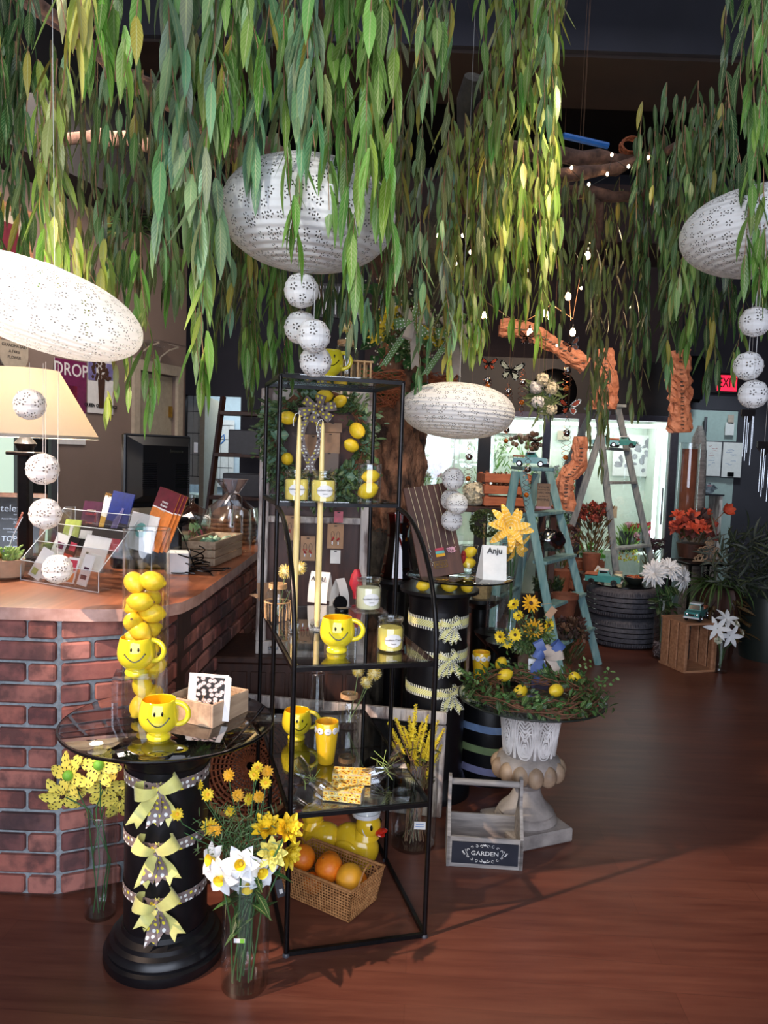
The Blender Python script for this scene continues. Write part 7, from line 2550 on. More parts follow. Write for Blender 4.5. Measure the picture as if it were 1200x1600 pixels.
bunch('white hydrangeas in the middle of the cooler', 868, 745, CY + .2, CS, .22, [(240, 244, 240), (224, 232, 220)], gl_, 60, 'ruff', .036, 6)
bunch('white blooms low in the middle of the cooler', 872, 800, CY + .12, CS, .16, [(240, 244, 240), (200, 210, 220)], gl_, 40, 'ruff', .034, 7)
bunch('bright green leaves at the bottom of the cooler', 918, 865, CY + .15, .1, .16, [(90, 170, 60), (120, 190, 70)], [(90, 170, 60)], 20, 'ruff', .03, 8)
bunch('white flowers left of the cooler behind the trunk', 668, 735, CY + .2, CS, .15, [(236, 240, 236), (236, 206, 214)], gl_, 34, 'ruff', .03, 9)
bunch('dark plum foliage bundle by the light tube of the cooler', 1022, 850, CY - .12, .3, .09, [(52, 28, 44), (70, 40, 56)], [(60, 34, 48), (44, 30, 40)], 26, 'ruff', .03, 10)
bunch('rust red dried flowers by the foot of the tall ladder', 928, 800, 6.62, .55, .15, [(150, 52, 30), (176, 66, 40), (120, 40, 28)], [(120, 60, 40), (90, 60, 40)], 90, 'ruff', .024, 11, bucket='terracotta', bh=.16)
bunch('rust brown hydrangea left of the tall ladder rail', 880, 835, 6.3, .4, .12, [(120, 60, 44), (96, 50, 40)], [(90, 110, 50), (120, 90, 50)], 40, 'ruff', .03, 12, bucket='terracotta')
bunch('dark leafy plant in a glass behind the small ladder', 858, 915, 5.8, 0, .10, [(30, 56, 28), (44, 70, 36)], [(34, 60, 30)], 40, 'ruff', .03, 13, bucket='bucket_dark', bh=.5)
q = P(915, 870, 6.1)
crate('red painted crate partly hidden behind the ladders', (P(912, 870, 6.9).x, 6.9, 0.35), R(12), .30, .22, .28, 'pine_red')
crate('lower red painted crate stacked under the upper one behind the ladders', (P(912, 870, 6.9).x, 6.9, 0), R(8), .32, .24, .345, 'pine_red')
tag(MB().box((0, 0, .27), (.2, .2, .54), bev=.004).build('plant_block', 'dark_wood', loc=(P(928, 800, 6.62).x, 6.62, 0)), 'dark block under the rust red dried flowers', 'block')
# ---- dark glossy basket and pots at the foot of the small ladder
q = G(880, 1000, .12)
bunch('reddish brown leaves on the floor behind the sunflower pot', 884, 985, 5.2, 0, .13, [(96, 50, 40), (70, 44, 34), (110, 70, 44)], [(60, 70, 36), (50, 60, 34)], 60, 'ruff', .035, 14, bucket='terracotta', bh=.1, br_=.06)
q = P(895, 965, 5.3)
tp2 = empty('clay_pot', (t0.lerp(b0, .62) + t1.lerp(b1, .62)) / 2 + Vector((0, 0, -.13)), 0, 'dark clay pot on the lower step of the small ladder', 'pot')
MB().lathe([(.065, 0), (.085, .13), (.095, .14), (.095, .17), (.085, .17), (.08, .14)], n=28).build('pot_body', 'terracotta', tp2)
# ---- copper paper sleeves
def copper(label, pts_, w_, seed, axis=(0, -1, 0)):
 random.seed(seed)
 P_ = [Vector(p) for p in pts_]
 o = empty('copper_paper_sleeve', P_[0], 0, label, 'decoration')
 path = []
 for a, b_ in zip(P_, P_[1:]):
  n_ = max(4, int((b_ - a).length / .03))
  path += [a.lerp(b_, i / n_) for i in range(n_)]
 path.append(P_[-1])
 b = MB()
 N = 22
 ax_ = Vector(axis)
 vs, fs = [], []
 ws = w_ if isinstance(w_, (list, tuple)) else [w_, w_]
 for i, p in enumerate(path):
  t = (path[min(i + 1, len(path) - 1)] - path[max(i - 1, 0)]).normalized()
  side = t.cross(ax_).normalized()
  f_ = i / (len(path) - 1)
  ww = ws[0] + (ws[-1] - ws[0]) * f_
  for k in range(N):
   a = 2 * PI * k / N
   rr = 1 + U(-.2, .2) + .12 * math.sin(i * .7 + k * 1.3) + .08 * math.sin(i * .35)
   vs.append(p - P_[0] + side * math.cos(a) * ww / 2 * rr + ax_ * math.sin(a) * ww / 3.2 * rr)
 for i in range(len(path) - 1):
  for k in range(N):
   fs.append((i * N + k, i * N + (k + 1) % N, (i + 1) * N + (k + 1) % N, (i + 1) * N + k))
 b.add(vs, fs)
 b.build('crumpled_paper', 'copper_paper', o, smooth=False)
 b = MB()
 for i in range(2, len(path) - 1):
  t = (path[i] - path[i - 1]).normalized()
  side = t.cross(ax_).normalized()
  ww = ws[0] + (ws[-1] - ws[0]) * i / len(path)
  c_ = path[i] - P_[0] + ax_ * (ww / 3.2 * 1.06)
  b.box(c_, (.028, .006, .007), rot=rot_to(ax_) if False else Matrix.Rotation(0, 3, 'X'))
 b.build('stitching', 'bucket_dark', o, smooth=False)
 return o
copper('crumpled copper paper sleeve with dark stitches hanging at the right of the cooler', [P(1058, 548, 6.4), P(1062, 610, 6.4), P(1062, 676, 6.4)], (.19, .17), 1)
copper('crumpled copper paper wrapped over the top of the tall ladder', [P(943, 545, 6.2), P(946, 600, 6.2), P(945, 640, 6.2)], (.13, .21), 2)
copper('boot shaped crumpled copper paper standing behind the tall ladder', [P(907, 682, 6.15), P(905, 725, 6.15), P(884, 745, 6.1), P(880, 798, 6.1)], (.10, .16), 3)
copper('arched crumpled copper paper under the hanging bulbs', [P(780, 512, 6.0), P(830, 518, 6.0), P(875, 545, 6.0), P(915, 572, 6.0)], (.12, .12), 4)
# ---- black wall disc and white bouquet
q = P(866, 612, 7.3)
tag(MB().lathe([(.0001, -.02), (.19, -.02), (.215, 0), (.19, .02), (.0001, .02)], n=48, M=Matrix.Rotation(PI / 2, 3, 'X'), cap=False).build('round_wall_panel', 'enamel_black', loc=q), 'large black round panel above the cooler behind the white bouquet', 'wall decoration')
for k, (u, v) in enumerate(((848, 593), (838, 605), (862, 607), (840, 628), (860, 640), (850, 645))):
 hydrangea(['white hydrangea at the top of the hanging bouquet', 'white hydrangea at the upper left of the hanging bouquet', 'white hydrangea at the upper right of the hanging bouquet', 'white hydrangea at the lower left of the hanging bouquet', 'white hydrangea at the lower right of the hanging bouquet', 'lowest white hydrangea of the hanging bouquet'][k], P(u, v, 5.9 + .02 * k), .055, 'petal_white' if k % 2 else 'petal_cream', 70, 'white hydrangeas of the hanging bouquet', seed=k)
b = MB()
random.seed(6)
hq = P(850, 625, 5.95)
for k in range(70):
 a = U(0, 6.28)
 b.col = tuple(lin(random.choice([(70, 96, 44), (100, 124, 60), (50, 70, 36)])))
 b.leaf((U(-.08, .08), 0, U(-.12, .12)), (math.cos(a), -.2, math.sin(a) - .4), (0, -1, 0), U(.08, .15), .02, curl=.3)
b.tube([(0, 0, .1), (-.01, 0, .3), (.0, 0, 2.2)], .002, 4)
tag(b.build('bouquet_leaves', 'leaf', loc=hq), 'pointed green leaves around the hanging white hydrangeas', 'foliage', kind='stuff')
# ---- right side: door, exit sign, whiteboards
d2 = struct(MB().box((0, .02, 1.035), (.62, .04, 2.07)).build('door_2', 'door_mint', smooth=False))
dxx = (P(1088, 700, YB).x + P(1160, 700, YB).x) / 2
d2.location = (3.29, YB - .01, 0)
d2.scale = (1.05, 1, 1)
pi_ = P(1098, 700, YB - .05)
tag(MB().tube([(0, 0, .9), (0, 0, 2.0)], .016, 8).box((0, 0, 1.62), (.05, .05, .08)).build('conduit_pipe', 'grey_plastic', loc=(pi_.x, YB - .08, 0)), 'grey conduit pipe running down the mint door beside the whiteboards', 'pipe')
for k, (u0, u1, v0, v1) in enumerate(((1102, 1124, 690, 744), (1130, 1156, 691, 746))):
 pA, pB = P(u0, v0, YB - .06), P(u1, v1, YB - .06)
 o = empty('whiteboard', (pA + pB) / 2, 0, ['left whiteboard with red and blue notes on the mint door', 'right whiteboard with a black eraser on the mint door'][k], 'whiteboard')
 w_, h_ = pB.x - pA.x, pA.z - pB.z
 MB().box((0, 0, 0), (w_ + .02, .015, h_ + .02), bev=.003).build('board_frame', 'grey_plastic', o, smooth=False)
 MB().box((0, -.009, 0), (w_, .004, h_)).build('board_face', 'white_paper', o, smooth=False)
 b = MB()
 random.seed(k + 4)
 for j in range(9 if k == 0 else 6):
  zz = h_ * (.38 - j * .07) if k == 0 else U(-.2, .35) * h_
  x0 = U(-.4, 0) * w_
  b.tube([(x0 + i * w_ * .045, -.012, zz + U(-.004, .004)) for i in range(U(5, 10).__int__())], .0014, 4, mi=0 if j < 5 and k == 0 else 1)
 b.build('handwriting', ['red_ink', 'blue_ink'], o)
 if k:
  MB().box((-.01, -.02, -h_ * .42), (.06, .03, .045), bev=.004).build('eraser', 'enamel_black', o, smooth=False)
for k, (u, v, w_, h_) in enumerate(((1142, 655, .06, .09), (1140, 670, .09, .13))):
 q = P(u, v, YB - .06)
 o = tag(MB().box((0, 0, 0), (w_, .004, h_)).build('paper_notice', 'ribbon_greige' if k == 0 else 'white_paper', smooth=False, loc=q), ['small grey notice at the top of the mint door', 'white paper slip taped above the right whiteboard'][k], 'notice')
q = P(1135, 599, YB - .03)
ex_ = empty('exit_sign', q, 0, 'red lit EXIT sign on the dark back wall', 'sign')
MB().box((.0, .01, 0), (.36, .05, .21), bev=.008).build('sign_case', 'cooler_dark', ex_, smooth=False)
MB().box((0, -.018, 0), (.20, .004, .16)).build('sign_face', 'exit_red', ex_, smooth=False)
text('EXIT', .135, 'cooler_dark', ex_, 'lettering', (0, -.022, 0), xs=.66, bold=.002)
q = P(1096, 590, 7.6)
tag(MB().box((0, 0, 0), (.17, .16, .46), bev=.03).build('wall_speaker', 'enamel_black', smooth=False, loc=q + Vector((0, .2, 0))), 'tall black loudspeaker high beside the exit sign', 'speaker')
q = P(1100, 772, 7.7)
sh = empty('utility_shelf', q, 0, 'small metal shelf holding a clear plastic sheet by the mint door', 'shelf')
MB().box((0, 0, 0), (.28, .3, .015)).build('shelf_board', 'steel', sh, smooth=False)
for s_ in (-1, 1):
 MB().box((s_ * .12, 0, -q.z / 2 - .005), (.03, .25, q.z - .01)).build('shelf_leg', 'weathered_white', sh, smooth=False)
tag(MB().ell((0, 0, .05), (.12, .1, .05), 14, 8, disp=lambda d: 1 + .2 * math.sin(d.x * 17 + d.z * 9)).build('plastic_sheet', 'cellophane', smooth=False, loc=q + Vector((0, 0, .01))), 'crumpled clear plastic on the small metal shelf', 'plastic')
# tall glass cylinder wrapped in bark, log behind
q = P(1071, 790, 6.75)
o = empty('log_post', (P(1092, 700, 7.0).x, 7.0, 0), R(4), 'upright weathered half log at the right end of the cooler', 'log')
MB().lathe([(.09, 0), (.085, .8), (.08, 1.5), (.06, 1.75), (.02, 1.86)], n=14, wob=lambda a, z: 1 + .08 * math.sin(3 * a + z * 4)).build('log_body', 'weathered_grey', o)
q = P(1071, 815, 6.6)
gv_ = glass_cyl('tall_vase', 'tall clear cylinder vase lined with bark at the right end of the cooler', (q.x, 6.6, 1.0), .085, P(1068, 692, 6.6).z - 1.0)
tag(MB().lathe([(.06, 0), (.062, .5), (.06, .62)], n=18, wob=lambda a, z: 1 + .1 * math.sin(5 * a + z * 9)).build('bark_roll', 'terracotta', loc=(q.x, 6.6, 1.02)), 'roll of brown bark inside the tall cylinder vase', 'bark')
st2 = empty('iron_plant_stand', (P(1092, 900, 6.3).x, 6.3, 0), R(10), 'dark iron openwork plant stand with a scroll panel at the right', 'stand')
SW, SHH = .34, .98
for sx_ in (-1, 1):
 for sy in (-1, 1):
  MB().box((sx_ * SW / 2, sy * .14, SHH * .36), (.02, .02, SHH * .72), bev=.003).build('leg', 'black_metal', st2, smooth=False)
MB().box((0, 0, SHH * .72), (SW + .04, .34, .02), bev=.003).build('stand_top', 'black_metal', st2, smooth=False)
MB().box((0, -.145, .08), (SW, .012, .02)).build('lower_bar', 'black_metal', st2, smooth=False)
b = MB()
for s_ in (-1, 1):
 for (cx, cz, rr) in ((.06, .35, .05), (.06, .5, .06), (.05, .22, .045), (.03, .62, .03)):
  b.tube([(s_ * cx + rr * (1 - i * .03) * math.cos(i * .45) * s_, -.145, cz + rr * (1 - i * .03) * math.sin(i * .45)) for i in range(18)], .004, 5)
b.build('scroll_work', 'black_metal', st2)
b = MB()
for s_ in (-1, 1):
 for (cx, cz, rr) in ((.04, .05, .035), (.08, .04, .03), (.03, .11, .03), (.07, .10, .028), (.02, .16, .02), (.11, .03, .02)):
  b.tube([(s_ * (cx + rr * (1 - i * .04) * math.cos(i * .5)), -.12, SHH * .73 + cz + rr * (1 - i * .04) * math.sin(i * .5)) for i in range(16)], .005, 5)
b.tube([(-.14, -.12, SHH * .73 + .015), (.14, -.12, SHH * .73 + .015)], .006, 5)
b.leaf((0, -.12, SHH * .73 + .13), (0, 0, 1), (0, -1, 0), .09, .05, seg=4)
b.build('scroll_crest', 'stone_gold', st2)
bunch('copper orange poppies on the dark box behind the iron stand', 1082, 820, 6.45, SHH * .74, .17, [(226, 88, 50), (176, 60, 36), (110, 40, 30), (60, 26, 22)], [(70, 40, 30), (90, 50, 34)], 40, 'ruff', .05, 21, bucket='dark_wood', bh=.12, br_=.12)
stemmed('copper_poppy', 'single copper orange poppy leaning right of the poppy bunch', 'flower', None, P(1100, 850, 6.4), P(1131, 800, 6.3), ['petal_poppy'], lambda b, rel: flower(b, rel, (.3, -1, .5), 7, .085, .06, 0, cup=.9, curl=-.3, rings=1, shape=PET_OVAL), r__=.004, stemmat='stem_brown')
# spider plant and dark basket
sp_c = P(1125, 900, 6.0)
sq = empty('spider_plant', (sp_c.x, 6.0, 0), 0, 'arching green spider plant in a dark basket at the far right', 'plant')
MB().lathe([(.12, 0), (.16, .25), (.17, .5), (.15, .55)], n=20, wob=lambda a, z: 1 + .06 * math.sin(9 * a)).build('basket_pot', 'dark_wood', sq)
b = MB()
random.seed(13)
for k in range(80):
 a = U(0, 6.28)
 b.col = tuple(lin(random.choice([(60, 100, 46), (92, 130, 66), (44, 72, 40)])))
 b.leaf((.06 * math.cos(a), .06 * math.sin(a), .55), (math.cos(a), math.sin(a), U(.6, 1.8)), (0, 0, 1), U(.25, .42), .016, curl=U(1.2, 2.4), seg=6)
b.build('arching_leaves', 'leaf', sq)
b = MB()
for k in range(60):
 b.col = tuple(lin(random.choice([(110, 60, 40), (80, 44, 32), (140, 80, 50)])))
 a = U(-2.8, -.3)
 b.leaf((.15 * math.cos(a), .15 * math.sin(a), U(.2, .5)), (math.cos(a), math.sin(a), U(-1.6, .2)), rv(), U(.08, .2), .03, curl=.6)
b.build('dried_leaves', 'leaf', sq)
# dark shredded grass heap far right and white horse fabric
b = MB()
random.seed(17)
for k in range(500):
 b.col = tuple(lin(random.choice([(40, 44, 50), (66, 70, 78), (26, 28, 34), (90, 92, 100)])))
 b.leaf((U(-.3, .4), U(-.2, .2), U(.3, .75)), (U(-1, 1), U(-1, .2), U(-.4, .9)), rv(), U(.1, .25), .02, curl=U(.5, 2), seg=4)
fc = P(1180, 850, 5.9)
tag(b.build('fan_palm', 'leaf', loc=(fc.x + .05, 5.9, .25)), 'dark grey green fan palm fronds at the far right edge', 'plant')
tag(MB().lathe([(.2, 0), (.24, .3), (.22, .5)], n=20).build('planter', 'bucket_dark', loc=(fc.x + .2, 6.0, 0)), 'dark planter under the palm fronds at the right edge', 'planter')
# wind chimes
for k, (u, v, y, lb) in enumerate(((1169, 640, 5.6, 'wind chime with a black wooden top hanging below the right paper balls'), (1195, 690, 5.2, 'silver wind chime at the far right edge'))):
 q = P(u, v, y)
 o = empty('wind_chime', q, 0, lb, 'wind chime')
 MB().prism([(-.05, 0), (.05, 0), (.05, -.04), (0, -.10), (-.05, -.04)], -.01, .01, M=Matrix.Rotation(PI / 2, 3, 'X')).build('chime_top', 'cooler_dark', o, smooth=False)
 MB().tube([(0, 0, 0), (0, 0, 1.6)], .0015, 4).build('cord', 'string', o)
 for j in range(5):
  a = j * 2 * PI / 5
  MB().tube([(.03 * math.cos(a), .03 * math.sin(a) - .03, -.05), (.03 * math.cos(a), .03 * math.sin(a) - .03, -.28 - .03 * j)], .0035, 8).build('chime_tube', 'steel', o)
# ================================================================ paper lanterns
def lantern(label, c, rx, rz_, tilt=(0, 0, 0)):
 o = empty('paper_lantern', c, 0, label, 'lantern', rot=tilt)
 b = MB()
 n_, k_ = 72, 45
 pr_ = []
 for i in range(k_ + 1):
  t = .06 + (PI - .12) * i / k_
  pr_.append((rx * math.sin(t) ** .85, -rz_ * math.cos(t) + 0))
 b.lathe(pr_, n=n_, cap=False, wob=lambda a, z: 1 + .004 * math.sin(a * 31 + z * 90))
 b.build('paper_shade', 'lantern_paper', o, auto=80)
 b = MB()
 for z, r__ in ((pr_[0][1], pr_[0][0]), (pr_[-1][1], pr_[-1][0])):
  b.tube([(r__ * math.cos(i * PI / 16), r__ * math.sin(i * PI / 16), z) for i in range(32)], .002, 5, closed=True)
 b.tube([(0, 0, -rz_), (0, 0, rz_)], .0018, 5).tube([(-pr_[-1][0], 0, rz_), (pr_[-1][0], 0, rz_)], .0018, 5)
 b.build('wire_frame', 'string', o)
 M = Euler(tilt).to_matrix().inverted()
 MB().tube([(0, 0, rz_), M @ Vector((0, 0, 4.35 - c[2]))], .0008, 5).build('hanging_cord', 'string', o)
 return o
lc1 = P(482, 337, 2.3)
lantern('large white flower punched oval paper lantern above the etagere', lc1, .254, .156, (R(3), R(2), 0))
lc2 = P(66, 479, 1.95)
lantern('lit white oval paper lantern tilting down to the right at the left edge', lc2, .25, .104, (R(4), R(19), 0))
light('POINT', 'lantern_bulb', lc2 + Vector((-.07, 0, .03)), (0, 0, 0), 2.6, (1, .93, .84), .05)
lc3 = P(715, 642, 3.3)
lantern('smaller white oval paper lantern right of the etagere top', lc3, .242, .118, (0, R(2), 0))
lc4 = P(1200, 363, 2.4)
lantern('white oval paper lantern cut by the right edge of the photo', lc4, .254, .125, (0, R(-3), 0))
def ball(label, u, v, y, r__, up=None, group='small white punched paper balls'):
 c = P(u, v, y)
 o = empty('paper_ball', c, U(0, 6), label, 'paper ball', group, )
 random.seed(int(u * 7 + v))
 b = MB()
 n_, k_ = 13, 9
 pts_ = {}
 b.ell((0, 0, 0), r__, 26, 18, disp=lambda d: 1 + .022 * math.cos(d.x * 9 + u) * math.cos(d.y * 8) + .02 * math.cos(d.z * 17))
 b.build('paper_shell', 'ball_paper', o, smooth=False)
 top = up if up is not None else c.z + .3
 MB().tube([(0, 0, r__), (0, 0, max(r__ + .01, top - c.z))], .0009, 4).build('thread', 'string', o)
 return o
lz = lambda c, rz_: c.z - rz_
ball('paper ball hanging directly below the large lantern', 471, 454, 2.32, .0515, lz(lc1, .156))
ball('paper ball at the left of the overlapping group above the etagere', 470, 512, 2.42, .0515, P(0, 440, 2.4).z)
ball('paper ball at the front of the overlapping group above the etagere', 490, 525, 2.25, .0485, P(0, 440, 2.4).z)
ball('lowest paper ball of the group above the etagere, covering the mug', 493, 565, 2.36, .048, P(0, 500, 2.4).z)
ball('paper ball hanging in front of the cream lamp shade', 46, 632, 2.35, .0475, lc2.z - .1)
ball('paper ball hanging just below the cream lamp shade', 67, 733, 2.35, .049, lc2.z - .1)
ball('paper ball hanging in front of the award plaque', 71, 803, 2.30, .047, lc2.z - .1)
ball('lowest left paper ball in front of the leaflet rack', 90, 889, 2.35, .045, lc2.z - .1)
ball('topmost paper ball under the smaller lantern', 708, 748, 3.3, .049, lz(lc3, .118))
ball('left paper ball of the touching pair in front of the necklace board', 705, 781, 3.36, .047, lz(lc3, .118))
ball('right paper ball of the touching pair in front of the necklace board', 714, 787, 3.24, .046, lz(lc3, .118))
ball('lowest paper ball in front of the necklace board', 706, 813, 3.3, .0465, lz(lc3, .118))
ball('topmost paper ball under the right edge lantern', 1180, 503, 2.5, .048, lz(lc4, .125))
ball('middle paper ball under the right edge lantern', 1169, 572, 2.55, .047, lz(lc4, .125))
ball('lowest paper ball under the right edge lantern', 1177, 616, 2.5, .046, lz(lc4, .125))
# ================================================================ willow garlands
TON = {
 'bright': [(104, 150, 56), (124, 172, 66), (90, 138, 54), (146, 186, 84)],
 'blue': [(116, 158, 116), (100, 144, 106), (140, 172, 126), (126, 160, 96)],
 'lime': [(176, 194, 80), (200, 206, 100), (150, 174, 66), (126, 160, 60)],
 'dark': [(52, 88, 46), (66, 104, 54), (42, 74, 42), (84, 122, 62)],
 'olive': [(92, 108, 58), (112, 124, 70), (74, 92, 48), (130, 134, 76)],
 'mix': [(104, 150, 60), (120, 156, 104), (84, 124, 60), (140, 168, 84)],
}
WSH = lambda t: (math.sin(PI * min(1, .04 + t * .95)) ** .8) * (1.2 - .6 * t)
def willow(label, u0, u1, vt, vb0, vb1, y0, y1, n_, tone, seed, L=.135, W=.026, sway=.04, dens=.046, droop=1.0):
 random.seed(seed)
 org = P((u0 + u1) / 2, vt, (y0 + y1) / 2)
 o = empty('willow_garland', org, 0, label, 'willow', 'hanging artificial willow garlands')
 st = MB()
 lv_ = MB()
 for s_ in range(n_):
  u = u0 + (u1 - u0) * (s_ + U(.1, .9)) / n_
  y = U(y0, y1)
  vb = U(vb0, vb1) if s_ else vb1
  top_ = P(u, vt + U(-30, 20), y)
  bot_ = P(u + U(-12, 12), vb, y)
  H_ = top_.z - bot_.z
  ph, ph2 = U(0, 6), U(0, 6)
  amp = U(.3, 1) * sway
  N = max(5, int(H_ / .05))
  pts_ = []
  for i in range(N + 1):
   t = i / N
   pts_.append(Vector((top_.x + (bot_.x - top_.x) * t + amp * math.sin(ph + t * 4) * t, y + amp * .6 * math.sin(ph2 + t * 3) * t, top_.z - H_ * t)) - org)
  st.tube(pts_, [.0022 * (1 - .6 * i / N) for i in range(N + 1)], 4, cap=False)
  cols = TON[tone]
  base = random.choice(cols)
  z = 0.0
  side = U(0, 6)
  while z < H_ - L * .75:
   t = z / H_
   f_ = t * N
   i = min(N - 1, int(f_))
   p = pts_[i].lerp(pts_[i + 1], f_ - i)
   side += 2.4 + U(-.5, .5)
   out = Vector((math.cos(side), math.sin(side), 0))
   d = out * U(.18, .55) + Vector((0, 0, -1))
   c = random.choice(cols)
   m_ = U(.35, .8)
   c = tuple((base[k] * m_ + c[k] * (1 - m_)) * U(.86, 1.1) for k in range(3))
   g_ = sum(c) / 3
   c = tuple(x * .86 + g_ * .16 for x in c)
   if random.random() < .04:
    c = (176, 160, 70)
   lv_.col = tuple(lin(c))
   lv_.leaf(p, d, out, L * U(.7, 1.12), W * U(.75, 1.1), curl=U(-.1, .55), fold=U(.05, .2), seg=5, shape=WSH)
   z += dens * U(.7, 1.35)
  for k in range(3):
   lv_.col = tuple(lin(tuple(x * U(.9, 1.1) for x in base)))
   a = U(0, 6)
   lv_.leaf(pts_[-1] + Vector((0, 0, L * .75 * (.5 + k * .25))), (math.cos(a) * .25, math.sin(a) * .25, -1), (math.cos(a), math.sin(a), 0), L * U(.75, 1), W, curl=.2, seg=5, shape=WSH)
 st.build('vine_stems', 'stem_brown', o)
 lv_.build('leaves', 'leaf', o)
 return o
W_ = willow
i = 100
